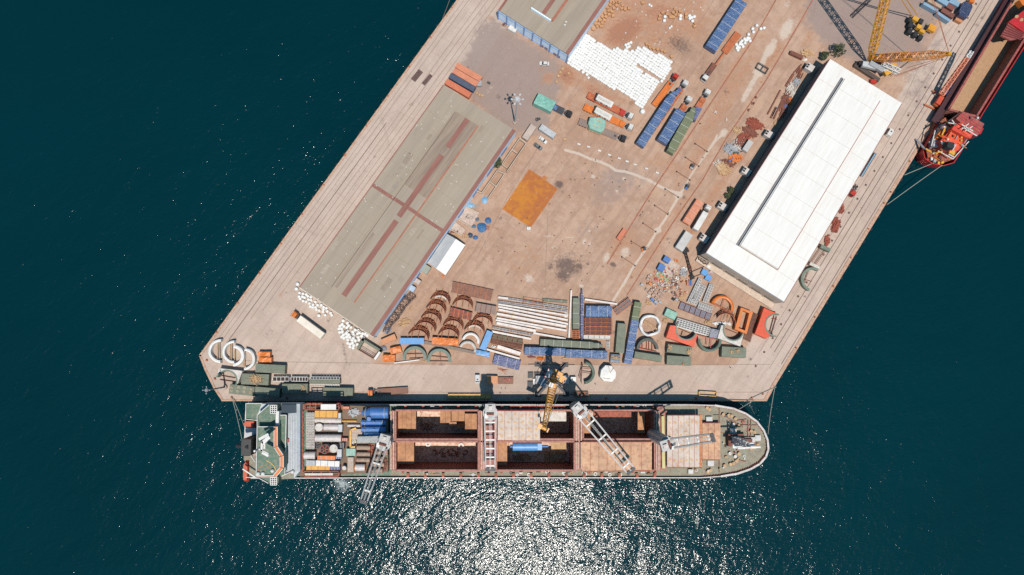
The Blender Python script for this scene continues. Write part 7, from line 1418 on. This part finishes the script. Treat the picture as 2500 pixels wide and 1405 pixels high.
grid_deck('red_frame_rack', 'red frame rack holding a white panel at the top of the deck cargo', 'rack', 150, 100, 760, 100, 110, 3.6, bracket, None, 6, 1, z=DC, t_=.35); single(MB().box((0, 0, 0), (m(255, 15), m(92, 15), .3)).box((0, 0, .18), (m(10, 15), m(90, 15), .06)), 'white_board', white, 'white panel lying in the upper red frame', 'panel', loc=G(575, 100, 15.9))
grid_deck('red_frame_rack', 'red frame rack with a white beam at the lower edge of the deck cargo', 'rack', 140, 1250, 760, 1250, 105, 3.4, bracket, None, 4, 1, z=DC, t_=.35); single(MB().box((0, 0, 0), (m(465, 15), m(36, 15), .8)).box((0, 0, .45), (m(400, 15), .3, .1)), 'white_beam', offwhite, 'white beam lying in the lower red frame', 'beam', loc=G(415, 1250, 15))
for i, (x, l) in enumerate(((214, 'leftmost'), (262, 'middle'), (312, 'rightmost'))): grid_deck('crated_pipe_stack', 'tall column of pale crated pipe ends, %s of three beside the green walkway' % l, 'crate stack', x, 190, x + 2, 825, 42, 3.0, offwhite, mat('crate_gap_fill', (120, 84, 76), .8, c2=(214, 196, 184), thr=.5, sc_=5), 14, 2, z=DC, t_=.2)
plank_pile('grey machinery and pipe parts left of the largest blue tank', 1020, 195, 120, 90, 70, grey, z=DC, ln=(.1, .5), sz=.4, name='machinery_parts', cat='machinery'); plank_pile('dark machinery around the upright tanks', 400, 760, 60, 60, 40, dark, z=DC, ln=(.2, .7), sz=.3, name='machinery_parts', cat='machinery'); plank_pile('orange and dark fittings beside the casks', 1300, 830, 60, 130, 60, bracket, z=DC, ln=(.1, .4), sz=.45, name='fittings', cat='fittings'); plank_pile('brown lashings at the right edge of the deck cargo', 1550, 1080, 40, 130, 50, rust, z=DC, ln=(.1, .4), sz=.4, name='fittings', cat='fittings'); plank_pile('pale valves and pieces beside the yellow pipe frame', 1010, 700, 70, 50, 30, offwhite, z=DC, ln=(.1, .5), sz=.4, name='fittings', cat='fittings')
single(MB().bar(G(955, 500, 14), G(955, 790, 14), .7).bar(G(955, 790, 14), G(1035, 785, 14), .7).bar(G(955, 500, 14), G(1050, 460, 14), .7), 'yellow_pipe_frame', yellowp, 'yellow angled pipe frame between tanks and casks', 'pipe frame')
tarped('grey sheeted ridge beside the first ship crane', 1065, 665, 1590, 650, 110, 3.4, mat('light_grey_sheet', (176, 176, 172), .6, bump=.2), straps=False, z=DC, amp=.2)
for k in range(11):
    U('Z2'); p = G(1048 + 4 * math.sin(k), 300 + k * 75, 12.4); 
# foam from the cooling water outlet
U('F'); fmt = bpy.data.materials.new('water_foam'); fmt.use_nodes = True; fn = fmt.node_tree.nodes; fl = fmt.node_tree.links; fb = fn['Principled BSDF']; fb.inputs['Base Color'].default_value = (.6, .66, .66, 1); fb.inputs['Roughness'].default_value = .8
tc = fn.new('ShaderNodeTexCoord'); ns = fn.new('ShaderNodeTexNoise'); ns.inputs['Scale'].default_value = .9; ns.inputs['Detail'].default_value = 6; ns.inputs['Distortion'].default_value = 1.5; fl.new(tc.outputs['Object'], ns.inputs[0])
ln = fn.new('ShaderNodeVectorMath'); ln.operation = 'LENGTH'; fl.new(tc.outputs['Object'], ln.inputs[0]); fr = fn.new('ShaderNodeMapRange'); fr.inputs[1].default_value = 0; fr.inputs[2].default_value = 6; fr.inputs[3].default_value = .62; fr.inputs[4].default_value = .0; fl.new(ln.outputs['Value'], fr.inputs[0])
ad = fn.new('ShaderNodeMath'); ad.operation = 'ADD'; fl.new(fr.outputs[0], ad.inputs[0]); fl.new(ns.outputs[0], ad.inputs[1]); f2_ = fn.new('ShaderNodeMapRange'); f2_.inputs[1].default_value = .78; f2_.inputs[2].default_value = 1.5; fl.new(ad.outputs[0], f2_.inputs[0]); fl.new(f2_.outputs[0], fb.inputs['Alpha'])
fo = MB().add([(6 * math.cos(t_ * .3927), 6 * math.sin(t_ * .3927), 0) for t_ in range(16)], [tuple(range(16))]).build('foam_patch', fmt); fo.location = G(836, 1182, WZ + .05); tag(fo, 'patch of white foam on the water below the stern part of the ship', 'foam', None, 'stuff')
# ---- mooring ropes
U('F'); ropem = mat('mooring_rope', (188, 184, 168), .8)
def rope(label, a, za, b, zb, sag=.6):
    p, q = G(*a, za), G(*b, zb); t = MB(); pr = p
    for i in range(1, 9): f = i / 8; c = p.lerp(q, f); c.z -= sag * 4 * f * (1 - f); t.tube(pr, c, .13, 6, caps=False); pr = c
    single(t, 'mooring_rope', ropem, label, 'rope')
rope('left one of the two mooring ropes from the quay corner to the ship stern', (567, 974), .7, (592, 1080), 10); rope('right one of the two mooring ropes from the quay corner to the ship stern', (569, 974), .7, (600, 1052), 10)
rope('long bow rope running up to the east quay', (1892, 945), .6, (1875, 1060), 9.6); rope('bow rope crossing from the quay end to the forecastle', (1840, 978), .6, (1804, 1000), 9.6, .2); rope('short bow rope at the quay end', (1826, 978), .6, (1842, 1012), 9.6, .2); rope('thin rope over the quay surface near the bow', (1895, 945), .5, (1830, 975), .5, .1)
# ================================================================ CRANES ON THE QUAY
U('F')
# ---- mobile harbour crane
b = G(1347, 927); t = thing('harbour_crane', 'yellow mobile harbour crane on outriggers, its boom reaching over the ship', 'crane', b)
def T_(x, y, z): return G(x, y, z)
def W2(mb, name, mt, par=None, root=None): return mb.build(name, mt, par or t, root=root or t)
for x, y in ((1313, 890), (1380.5, 891), (1314, 964), (1382, 963)):
    q = T_(x, y, .6); lg = W2(MB().bar((b.x + (q.x - b.x) * .2, b.y + (q.y - b.y) * .2, 2.0), (q.x, q.y, 1.2), .9, 1.0).bar((q.x, q.y, .2), (q.x, q.y, 1.6), .5), 'outrigger', dark); W2(MB().box((q.x, q.y, .12), (2.6, 2.0, .24)), 'outrigger_pad', dark, lg); W2(MB().bar((q.x - 4, q.y, .3), (q.x + 4, q.y, .3), .25, .2), 'pad_beam', dark, lg)
W2(MB().box((b.x, b.y, 1.9), (14, 3.4, 1.8)).box((b.x, b.y, 2.9), (5, 4.6, .6)), 'undercarriage', grey)
for i in range(6):
    for s in (-1, 1): W2(MB().tube((b.x - 6 + i * 2.4, b.y + s * 1.4, .75), (b.x - 6 + i * 2.4, b.y + s * 1.9, .75), .75, 12), 'wheel', rubber)
a0 = T_(1368, 930, 14); hd = T_(1328, 1046, 33); u = (hd - a0); u.z = 0; u.normalize(); an = math.atan2(u.y, u.x); s = Vector((u.y, -u.x, 0))
W2(MB().tube((b.x, b.y, 3), (b.x, b.y, 5), 2.4, 20), 'slewing_ring', dark)
W2(MB().box((b.x - u.x * 1, b.y - u.y * 1, 6.4), (7.4, 3.4, 2.8), an), 'machinery_house', cyel)
q_ = b - u * 3.6 - s * 1.2; W2(MB().box((q_.x, q_.y, 7.4), (2.2, 2.8, 3.6), an), 'counterweight', dark); W2(MB().box((q_.x, q_.y, 9.4), (1.6, 2.2, .3), an), 'counterweight_cap', cyel)
cc = b + s * 2.9 - u * 1.6; W2(MB().box((cc.x, cc.y, 8.6), (3.8, 2.2, .3), an), 'roof_platform', white); mbx = MB()
for e1, e2 in (((-2, -1.2), (2, -1.2)), ((2, -1.2), (2, 1.2)), ((2, 1.2), (-2, 1.2)), ((-2, 1.2), (-2, -1.2))): mbx.bar((cc.x + u.x * e1[0] + s.x * e1[1], cc.y + u.y * e1[0] + s.y * e1[1], 9.4), (cc.x + u.x * e2[0] + s.x * e2[1], cc.y + u.y * e2[0] + s.y * e2[1], 9.4), .14)
W2(mbx, 'platform_railing', redp); W2(MB().box((cc.x + u.x, cc.y + u.y, 9.0), (.9, .9, .6), an), 'roof_unit', grey)
cc = b + s * 3.0 + u * 2.6; W2(MB().box((cc.x, cc.y, 7.4), (3.6, 2.0, 2.2), an), 'generator_box', mat('slate_blue_box', (128, 144, 166), .5)); q_ = b + u * 1.2 + s * 1.7; W2(MB().box((q_.x, q_.y, 8.2), (2.6, 1.2, 1.4), an), 'winch', wood)
W2(MB().lattice(Vector((b.x, b.y, 8)), Vector((b.x - u.x * 1.4, b.y - u.y * 1.4, 33)), 2.2, 1.6, 9, .3, up=Vector((0, 1, 0))), 'tower', cyel); hd0 = Vector((b.x - u.x * 1.4, b.y - u.y * 1.4, 33.6))
W2(MB().box((hd0.x, hd0.y, 33.6), (2.6, 2.0, 1.0), an).box((hd0.x - u.x * 1.6, hd0.y - u.y * 1.6, 34.2), (1.0, 2.6, .35), an), 'tower_head', cyel); W2(MB().tube(hd0 - s * 1.2 + u * 1.0 + Vector((0, 0, .6)), hd0 + s * 1.2 + u * 1.0 + Vector((0, 0, .6)), .55, 12), 'head_sheave', dark)
for q in (-1.5, 1.5): W2(MB().bar(hd0 + s * q + Vector((0, 0, .2)), hd0 + s * q - u * 2.2 + Vector((0, 0, .2)), .2).bar(hd0 + s * q * .5, hd0 + s * q + Vector((0, 0, .2)), .2), 'head_walkway', grey)
cb = b + u * 1.8 + s * 1.4; W2(MB().box((cb.x, cb.y, 20), (1.8, 1.6, 2.2), an), 'operator_cab', white); W2(MB().box((cb.x + u.x * .95, cb.y + u.y * .95, 20), (.1, 1.4, 1.6), an), 'cab_window', glass)
pv = Vector((b.x, b.y, 15)) + u * 2.0; mb = MB(); mb.lattice(pv, hd, 3.0, 1.3, 17, .17, h0=2.0, h1=1.2); W2(mb, 'boom', cyel)
W2(MB().tube(hd - s * .9, hd + s * .9, .8, 12).box(tuple(hd - s * 1.6), (1.6, .5, 1.8), an).box(tuple(hd + s * 1.8 + Vector((0, 0, .4))), (1.8, 1.6, 1.2), an), 'boom_head', cyel)
mb = MB()
for q in (-.7, .7): mb.bar(hd0 + s * q + Vector((0, 0, 1.0)), hd + s * q * .8 + Vector((0, 0, .7)), .16)
W2(mb, 'luffing_rope', dark); W2(MB().bar(hd, hd + Vector((0, 0, -12)), .12).box((hd.x, hd.y, hd.z - 12.6), (1.0, 1.0, 1.4)), 'hook', redp)
U('W2')
for lb_, x, y in (('black chassis part with wheels, upper left of the harbour crane', 840, 520), ('black chassis part with wheels, second left of the harbour crane', 925, 520), ('white topped chassis part left of the harbour crane', 905, 605), ('dark chassis part, lower left of the harbour crane', 835, 640)):
    o = thing('support_trolley', lb_, 'trolley', G(x, y), 0); MB().box((0, 0, .8), (2.2, 2.4, .5)).build('frame', white if 'white' in lb_ else dark, o); wheelset(o, (-.7, .7), 1.0, .5, .4)
van('white van with a grey bonnet right of the harbour crane', 1440, 575, 1345, 575, white)
# people on the quay
def person(label, x, y, rz, top, leg, pose=0):
    p = G(x, y); me = bpy.data.meshes.new('person'); J = [((0, 0, .95), .15), ((0, 0, 1.15), .14), ((0, 0, 1.38), .17), ((0, 0, 1.52), .06), ((.02, 0, 1.66), .105), ((0, .2, 1.4), .07), ((.05, .27, 1.14), .05), ((.12, .28, .9), .04), ((0, -.2, 1.4), .07), ((.03, -.27, 1.14), .05), ((.1, -.28, .9), .04), ((0, .1, .88), .1), ((.06 + .1 * pose, .11, .48), .07), ((0 + .12 * pose, .11, .06), .05), ((.12 + .12 * pose, .12, .04), .04), ((0, -.1, .88), .1), ((.04, -.11, .48), .07), ((-.08 * pose, -.11, .06), .05), ((.04, -.12, .04), .04)]
    E_ = [(0, 1), (1, 2), (2, 3), (3, 4), (2, 5), (5, 6), (6, 7), (2, 8), (8, 9), (9, 10), (0, 11), (11, 12), (12, 13), (13, 14), (0, 15), (15, 16), (16, 17), (17, 18)]
    me.from_pydata([j[0] for j in J], E_, []); ob = bpy.data.objects.new('person', me); COL.objects.link(ob); me.materials.append(mat('cloth_%d_%d_%d' % top, top, .8))
    md = ob.modifiers.new('s', 'SKIN'); 
    for v, j in zip(me.skin_vertices[0].data if me.skin_vertices else [], J): v.radius = (j[1], j[1])
    if me.skin_vertices: me.skin_vertices[0].data[0].use_root = True
    ob.modifiers.new('u', 'SUBSURF').levels = 1; ob.location = p; ob.rotation_euler = (0, 0, R(rz)); tag(ob, label, 'person')
    hh = MB().dome((.02, 0, 1.68), .13, .12, .12, 10, 4).build('helmet', leg, ob)
    return ob
person('person in dark clothes standing left on the quay by the harbour crane', 455, 698, 20, (60, 62, 72), white); person('person in grey clothes beside the one in dark clothes', 510, 700, 200, (130, 130, 136), white, 1); person('person in an orange vest near the quay edge', 440, 762, 90, (220, 120, 60), white)
person('person in a white helmet right of the harbour crane', 1690, 640, 0, (70, 80, 100), white, 1); U('F'); person('person alone on the empty quay in the lower right', 1782, 898, 40, (80, 80, 90), white, 1); person('person walking between the yard rails', 1708, 304, 40, (90, 84, 80), yellowp, 1); person('person in dark clothes near the pale slab pens', 1180, 515, 40, (50, 50, 60), white)
person('person in an orange vest beside the orange lattice crane', 2310, 168, 40, (230, 110, 60), white)
# ---- crawler crane, upper right
U('F'); c = G(2150, 176); t = thing('crawler_crane', 'huge yellow crawler crane with two lattice booms beside the white warehouse', 'crane', c)
U('X4')
for a, e in (((40, 1060), (440, 1320)), ((330, 960), (560, 1110))):
    p, q = G(*a, 1), G(*e, 1); tr = W2(MB().bar((p.x, p.y, .8), (q.x, q.y, .8), 1.7, 1.5), 'crawler_track', mat('track_brown', (120, 98, 84), .8), root=t); mb = MB(); n = 22
    for i in range(n): w_ = p.lerp(q, (i + .5) / n); d = (q - p).normalized(); mb.box((w_.x, w_.y, 1.6), (.3, 1.9, .12), math.atan2(d.y, d.x))
    W2(mb, 'track_shoe', dark, tr, t)
for a, e, w_, z, h_, mt, nm in (((180, 1040), (560, 1130), 90, 3.2, 1.6, lgrey, 'machine_deck'), ((300, 1020), (520, 1150), 80, 3.6, 1.8, grey, 'winch_house'), ((540, 1200), (640, 1150), 90, 3.0, 1.6, yellowp, 'power_pack'), ((640, 1060), (730, 1050), 60, 3.0, 1.4, yellowp, 'cab'), ((310, 1330), (400, 1330), 70, .1, 1.6, redp, 'track_end_box'), ((120, 1020), (200, 1030), 60, 2, 1.5, black, 'drive_box')):
    loc, rz, L, W_ = ax(*a, *e, w_, h_, z); W2(MB().box((loc.x, loc.y, z + h_ / 2), (L, W_, h_), rz), nm, mt, root=t)
W2(MB().lattice(G(500, 1060, 5.4), G(770, 1180, 5.4), 2.0, 1.8, 4, .2), 'back_frame', white, root=t)
foot = G(300, 990, 3.5); i1 = G(2158 - 2080 and (2161 - 2080) * 6.69, 0, 38); d = (i1 - foot); top = foot + d * 2.1
mb = MB(); c1 = foot.lerp(top, .12); mb.lattice(foot, c1, .7, 3.0, 3, .2, h0=.8, h1=2.6); mb.lattice(c1, top, 3.0, 3.0, 26, .2, h0=2.6, h1=2.6); W2(mb, 'main_boom', cyel, root=t)
f2 = G(360, 960, 4.0); t2 = G(1590, 885, 24); c1, c2 = f2.lerp(t2, .14), f2.lerp(t2, .78); mb = MB(); mb.lattice(f2, c1, 1.4, 3.0, 3, .18, h0=1, h1=2); mb.lattice(c1, c2, 3.0, 2.8, 11, .17, h0=2, h1=2); mb.lattice(c2, t2, 2.8, .8, 5, .18, h0=2, h1=.8); W2(mb, 'derrick_mast', mat('deep_yellow_paint', (240, 150, 40), .4, c2=(206, 110, 40), thr=.62), root=t); W2(MB().tube(t2 + Vector((0, -.6, 0)), t2 + Vector((0, .6, 0)), .9, 12), 'mast_head', cyel, root=t)
mb = MB()
for a, e in (((1440, 970), (720, 1250)), ((1500, 940), (900, 1110)), ((1440, 975), (690, 1240))): mb.bar(G(*a, 20), G(*e, 4), .14)
for k in (0, 1): mb.bar(t2, top.lerp(foot, .02) + Vector((k * 1.5, 0, 0)), .12)
W2(mb, 'pendant_rope', orangesteel, root=t)
# superlift counterweight tray
p = G(1040, 480, 2); t = thing('counterweight_tray', 'stack of black counterweights on a yellow tray with hanging bars', 'counterweight', (p.x, p.y, 0))
for x, y, rz_ in ((960, 320, 0), (960, 410, 0), (950, 510, 0), (1040, 560, 0), (1125, 610, 0), (1130, 350, 0)): q = G(x, y, 2.4); W2(MB().box((q.x, q.y, 1.3), (1.9, 2.2, 2.4), R(-28)).box((q.x, q.y, 2.56), (1.2, 1.4, .1), R(-28)), 'weight_block', black, root=t)
W2(MB().bar(G(880, 560, .3), G(1110, 690, .3), .6, .4).bar(G(900, 500, .2), G(1150, 640, .2), 2.4, .3), 'tray', offwhite, root=t)
for x, y, a, b_ in ((1040, 310, 2.6, 1.8), (1100, 440, 2.2, 1.8), (1150, 510, 2.4, 1.4), (1310, 460, 3.2, 2.8)): q = G(x, y, 3); W2(MB().box((q.x, q.y, 2.3), (a, b_, 1.8), R(-28)).box((q.x, q.y, 3.25), (a * .6, b_ * .6, .1), R(-28)), 'yellow_bracket', yellowp if x != 1310 else cyel, root=t)
W2(MB().bar(G(985, 270, 3.4), G(810, 0, 22), .3).bar(G(1070, 250, 3.4), G(895, 0, 22), .3).bar(G(810, 0, 22), G(600, -320, 40), .3).bar(G(895, 0, 22), G(680, -320, 40), .3), 'pendant_bar', cyel, root=t)
single(MB().lattice(G(0, 275, .6), G(300, -10, .6), 1.3, 1.3, 7, .14), 'lattice_section', dark, 'dark slim lattice jib lying left of the yellow boom near the top edge', 'lattice section')
# containers and covered load upper right
U('X7')
for l, a, mt, nm in (('light blue container lower one at the upper right', (690, 240, 930, 400, 60), mat('pale_blue_container', (150, 182, 206), .6), 0), ('light blue container long one at the upper right', (430, 60, 700, 210, 60), mat('pale_blue_container', (150, 182, 206)), 0), ('tan topped container beside the long light blue one', (520, 0, 770, 140, 70), mat('tan_box', (198, 166, 140), .7), 0), ('pale blue container at the top edge', (720, -30, 900, 80, 110), mat('pale_blue_container', (150, 182, 206)), 0), ('pale blue container beside the navy covered load', (930, 0, 1110, 90, 110), mat('pale_blue_container', (150, 182, 206)), 0), ('maroon container below the pale blue ones', (880, 95, 1010, 175, 100), mat('maroon_paint', (140, 80, 72), .6), 0), ('rusty red container between the two blue ones and the navy load', (780, 180, 1010, 320, 96), mat('rusty_red_paint', (146, 90, 74), .7, c2=(120, 70, 58), thr=.5), 0)): container(l, *a, mt)
tarped('navy covered load with an orange front, near the east quay', 1285, 60, 1170, 330, 215, 3.6, mat('navy_cover', (58, 68, 100), .3, bump=.3), straps=False, ends=lambda u: .75 if u > .85 or u < .1 else 1); container('small orange box at the foot of the navy covered load', 1050, 340, 1170, 400, 100, mat('tan_orange_paint', (218, 148, 100)), h=1.8, name='orange_box', cat='box'); container('orange box at the top edge by the east quay', 1310, 10, 1400, 30, 60, orangep, name='orange_box', cat='box')
# ---- orange telescopic crane beside the red ship
U('X3')
p = G(450, 1020); t = thing('reach_crane', 'orange mobile crane with a long lattice boom lying low along the east quay', 'crane', p)
W2(MB().bar(G(370, 1120, 1.4), G(520, 920, 1.4), 2.6, 1.4), 'carrier', orangesteel, root=t); W2(MB().bar(G(400, 1090, 2.8), G(480, 960, 2.8), 2.0, 1.6), 'machinery_house', mat('vermilion_paint', (220, 84, 52), .5), root=t); W2(MB().box(tuple(G(515, 850, 3.2)), (2.2, 2.0, 2.0), R(57)), 'operator_cab', white, root=t)
for a, e in (((190, 1095), (420, 1200)), ((330, 860), (380, 900)), ((560, 960), (590, 1000))): W2(MB().bar(G(*a, .7), G(*e, .7), .7, .6), 'outrigger', orangesteel, root=t)
b0, b1, b2 = G(470, 930, 4), G(925, 290, 9), G(1000, 180, 10); W2(MB().lattice(b0, b1, 1.8, 1.5, 16, .2), 'boom', mat('salmon_orange_paint', (230, 130, 92), .5), root=t); W2(MB().lattice(b1, b2, 1.5, 1.2, 3, .18), 'boom_tip', white, root=t); W2(MB().bar(G(540, 930, 3), G(715, 740, 3), .3).bar(G(640, 810, 3.1), G(700, 755, 3.1), 1.0, .4), 'side_arm', steelblue, root=t)
for i in range(4):
    q = G(370, 1120, 1).lerp(G(520, 920, 1), (i + .5) / 4)
    for s_ in (-1, 1): d = (G(520, 920, 1) - G(370, 1120, 1)).normalized(); n_ = Vector((-d.y, d.x, 0)) * 1.2 * s_; W2(MB().tube(q + n_ * .8, q + n_ * 1.15, .55, 10), 'wheel', rubber, root=t)
U('V6'); 
# ================================================================ RED SHIP
U('F')
redh = mat('red_hull_paint', (208, 40, 42), .45, c2=(160, 40, 42), thr=.6); brh = mat('brown_red_coaming', (180, 92, 82), .6, c2=(128, 58, 54), thr=.55)
d0 = (Vector((2500, 22)) - Vector((2290, 350))).normalized()
rship = thing('red_ship', 'red coaster with a long open hold moored along the east quay', 'ship', (G(2380, 250).x, G(2380, 250).y, -3))
def W3(mb, name, mt, parent=None, label=None): return mb.build(name, mt, parent or rship, label, root=rship)
Z1_ = 4.0
def seg(pts, z0, z1): return MB().prism([(G(x, y, z1).x, G(x, y, z1).y) for x, y in pts], z0, z1)
hp = [(2254, 370), (2258, 388), (2276, 400), (2303, 405), (2328, 398), (2345, 372), (2362, 335), (2388, 296), (2400, 276), (2620, -78), (2530, -130)]
hp_in = [(2262, 370), (2265, 384), (2279, 393), (2302, 398), (2323, 391), (2338, 368), (2354, 332), (2380, 292), (2392, 272), (2612, -82), (2536, -126)]
O = [G(x, y, Z1_) for x, y in hp]; n = len(O); vs = []
for z, k in ((Z1_, 1), (-1, .99), (-5, .96)):
    cc = sum(O, Vector()) / n; vs += [(cc.x + (p.x - cc.x) * k, cc.y + (p.y - cc.y) * k, z) for p in O]
W3(MB().add(vs, [(j * n + (i + 1) % n, j * n + i, (j + 1) * n + i, (j + 1) * n + (i + 1) % n) for j in range(2) for i in range(n)]), 'hull', redh)
mb = MB()
for a, b_ in zip(O, O[1:]): mb.bar((a.x, a.y, Z1_ + .05), (b_.x, b_.y, Z1_ + .05), .35, .3)
W3(mb, 'bulwark', redh)
W3(seg([(2262, 370), (2265, 384), (2279, 393), (2302, 398), (2323, 391), (2338, 368), (2362, 325), (2290, 275)], 0, 2.5), 'aft_deck', mat('orange_brown_deck', (196, 104, 66), .7, c2=(120, 70, 56), thr=.5))
inner = [(2308, 300), (2372, 292), (2592, -62), (2548, -90)]
hl = [(2316, 268), (2384, 285), (2606, -74), (2540, -112)]; P_ = [G(x, y, 6) for x, y in hl]
W3(MB().prism([(p.x, p.y) for p in P_], -4, -2.4), 'hold_floor', mat('sandy_cargo_floor', (206, 166, 128), .9, c2=(180, 138, 104), thr=.5, sc_=3))
for a, b_ in zip(P_, P_[1:] + P_[:1]):
    W3(MB().bar((a.x, a.y, 1.8), (b_.x, b_.y, 1.8), .5, 8.4), 'hold_side', holdw); W3(MB().bar((a.x, a.y, 6.1), (b_.x, b_.y, 6.1), .9, .3), 'coaming', brh)
for s0, s1 in (((2282, 300), (2500, -58)),): W3(MB().bar(G(*s0, 3.6), G(*s1, 3.6), 3.4, .4), 'side_deck', mat('shadow_dark_side_deck', (76, 38, 42), .5))  # deck colour darkened to carry the shadow lying on it
hc = [(2312, 300), (2342, 274), (2402, 309), (2388, 332), (2350, 318)]
bx = W3(seg([(2334, 290), (2352, 272), (2403, 303), (2386, 334)], 4.5, 8.5), 'hatch_stack', brh); mb = MB()
for f in (.3, .5, .7): mb.bar(G(2334 + 18 * f + 0, 290 - 18 * f, 8.55), G(2386 + 17 * f, 334 - 31 * f, 8.55), .25, .12)
W3(mb, 'panel_rib', redh, bx); W3(MB().bar(G(2286, 318, 8), G(2344, 276, 8), .5, .8), 'gantry_beam', mat('dark_brown_beam', (90, 52, 44), .6))
# front hatch covers at the picture edge
U('X7'); f_ = W3(MB().prism([(G(x, y, 8).x, G(x, y, 8).y) for x, y in ((2050, 420), (2342, 200), (2900, -300), (3200, 300), (2342, 620))], 6.4, 8), 'hatch_cover', redh); W3(MB().prism([(G(x, y, 7.2).x, G(x, y, 7.2).y) for x, y in ((1905, 680), (2055, 430), (2345, 610), (2345, 720), (2085, 775))], 6.3, 7.2), 'hatch_cover', brh)
mb = MB()
for k in range(6): f = k / 5; mb.bar(G(1930 + 130 * f, 660 - 215 * f, 7.35), G(2290 + 60 * f, 760 - 140 * f, 7.35), .55, .3)
W3(mb, 'cover_rib', mat('maroon_rib', (128, 50, 48), .5), f_); W3(MB().box(tuple(G(2300, 50, 9)), (3.5, 3.0, 3), R(33)), 'deck_winch', orangep)
for k in range(2): W3(MB().tube(G(2205 + 90 * k, 320 + 60 * k, 8.0), G(2205 + 90 * k, 320 + 60 * k, 8.4), .7, 10), 'cover_lug', wood, f_)
U('W5')
def w5(pts, z0, z1, nm, mt, par=None): return W3(MB().prism([(G(x, y, z1).x, G(x, y, z1).y) for x, y in pts], z0, z1), nm, mt, par)
orr = mat('orange_red_deck', (250, 96, 54), .55, c2=(196, 60, 36), thr=.6)
w5([(600, 630), (715, 510), (890, 610), (790, 740), (700, 760)], 2.5, 9.5, 'deckhouse', mat('red_house_paint', (222, 72, 50), .5)); w5([(625, 635), (718, 530), (860, 610), (780, 725), (700, 745)], 9.5, 9.9, 'deckhouse_roof', orr); w5([(745, 470), (830, 430), (960, 545), (920, 610), (860, 590), (720, 510)], 8, 12, 'wheelhouse', mat('red_house_paint', (222, 72, 50))); w5([(760, 475), (830, 440), (945, 540), (905, 595)], 12.0, 12.3, 'wheelhouse_roof', orr); w5([(530, 600), (640, 450), (700, 500), (600, 640), (600, 700), (520, 690)], 2.5, 6, 'side_house', lgrey)
w5([(680, 640), (750, 655), (735, 720), (670, 700)], 9.9, 13.5, 'funnel', black); w5([(570, 560), (640, 490), (655, 520), (600, 600), (555, 600)], 6, 8, 'lifeboat', orangep); w5([(700, 725), (760, 740), (745, 790), (690, 760)], 9, 9.6, 'locker', yellowp)
w5([(760, 400), (800, 360), (1060, 500), (1030, 560), (960, 560)], 6, 7, 'fore_platform', redh)
mb = MB()
for a, e, z in (((825, 460), (945, 530), 14), ((840, 490), (950, 560), 14), ((820, 510), (900, 450), 14), ((860, 530), (940, 480), 14), ((720, 410), (760, 470), 11), ((680, 440), (790, 460), 11), ((950, 560), (985, 580), 11), ((600, 640), (660, 670), 10.2), ((660, 670), (690, 650), 10.2), ((500, 690), (540, 520), 7), ((540, 520), (620, 455), 7), ((570, 740), (730, 830), 6), ((590, 720), (750, 815), 6), ((730, 830), (900, 640), 5)): mb.bar(G(*a, z), G(*e, z), .35, .35)
W3(mb, 'white_railing', white); mb = MB()
for a, e, z in (((440, 720), (500, 760), 6), ((490, 700), (480, 780), 6), ((650, 480), (610, 580), 9), ((560, 760), (650, 740), 6)): mb.bar(G(*a, z), G(*e, z), .6, .5)
W3(mb, 'yellow_davit', yellowp) if False else None
for a, e, z in (((440, 720), (500, 760), 6), ((650, 480), (610, 580), 9), ((560, 760), (650, 740), 6)): W3(MB().bar(G(*a, z), G(*e, z), .6, .5), 'yellow_davit', yellowp)
for x, y, a, mt in ((580, 640, 1.8, white), (530, 630, 1.2, white), (878, 443, .9, white), (600, 740, 1.6, yellowp), (545, 810, 1.2, white), (620, 855, 1.2, yellowp), (580, 830, 1.4, grey), (640, 790, 1.5, rust), (660, 850, 1.2, yellowp), (500, 820, 1.2, redp), (700, 580, 1.2, orr), (760, 600, 1.1, redp), (770, 750, 1.3, grey)): p = G(x, y, 6); z = 2.5 if y > 730 or x < 600 else 9.9; z = 12.3 if x > 850 else z; W3(MB().box((p.x, p.y, z + .5), (a, a * .8, 1.0), R(rnd.uniform(0, 90))), 'deck_fitting', mt)
r6 = random.Random(3)
for i in range(44):
    x, y = r6.uniform(500, 900), r6.uniform(460, 850)
    if not inpoly(x, y, [(520, 620), (560, 500), (640, 450), (720, 500), (890, 600), (850, 720), (740, 830), (620, 870), (480, 800), (500, 700)]): continue
    z = 2.5 if y > 735 or x < 600 else 9.95; p = G(x, y, z + .6); mt_ = r6.choice((white, offwhite, yellowp, orr, grey, rust, orangep, dark)); k_ = r6.randrange(3)
    if k_ == 0: W3(MB().tube((p.x, p.y, z), (p.x, p.y, z + r6.uniform(.6, 1.6)), r6.uniform(.25, .5), 8), 'deck_vent', mt_)
    elif k_ == 1: W3(MB().box((p.x, p.y, z + .45), (r6.uniform(.6, 1.7), .7, .9), R(r6.choice((-33, 57)))).box((p.x, p.y, z + .95), (.4, .4, .12)), 'deck_box', mt_)
    else: a_ = R(r6.choice((-33, 57))); l_ = r6.uniform(1, 2.2); W3(MB().bar((p.x - l_ * math.cos(a_), p.y - l_ * math.sin(a_), z + .5), (p.x + l_ * math.cos(a_), p.y + l_ * math.sin(a_), z + .5), .25), 'pipe_run', mt_)
single(MB().bar(G(335, 615, .6), G(430, 725, 4.4), .9, .25), 'gangway', grey, 'grey gangway between the quay and the red ship stern', 'gangway')
U('F'); rope('shorter mooring rope of the red ship', (2208, 428), .5, (2280, 398), 4.2); rope('longer mooring rope of the red ship', (2166, 500), .5, (2300, 404), 4.2)
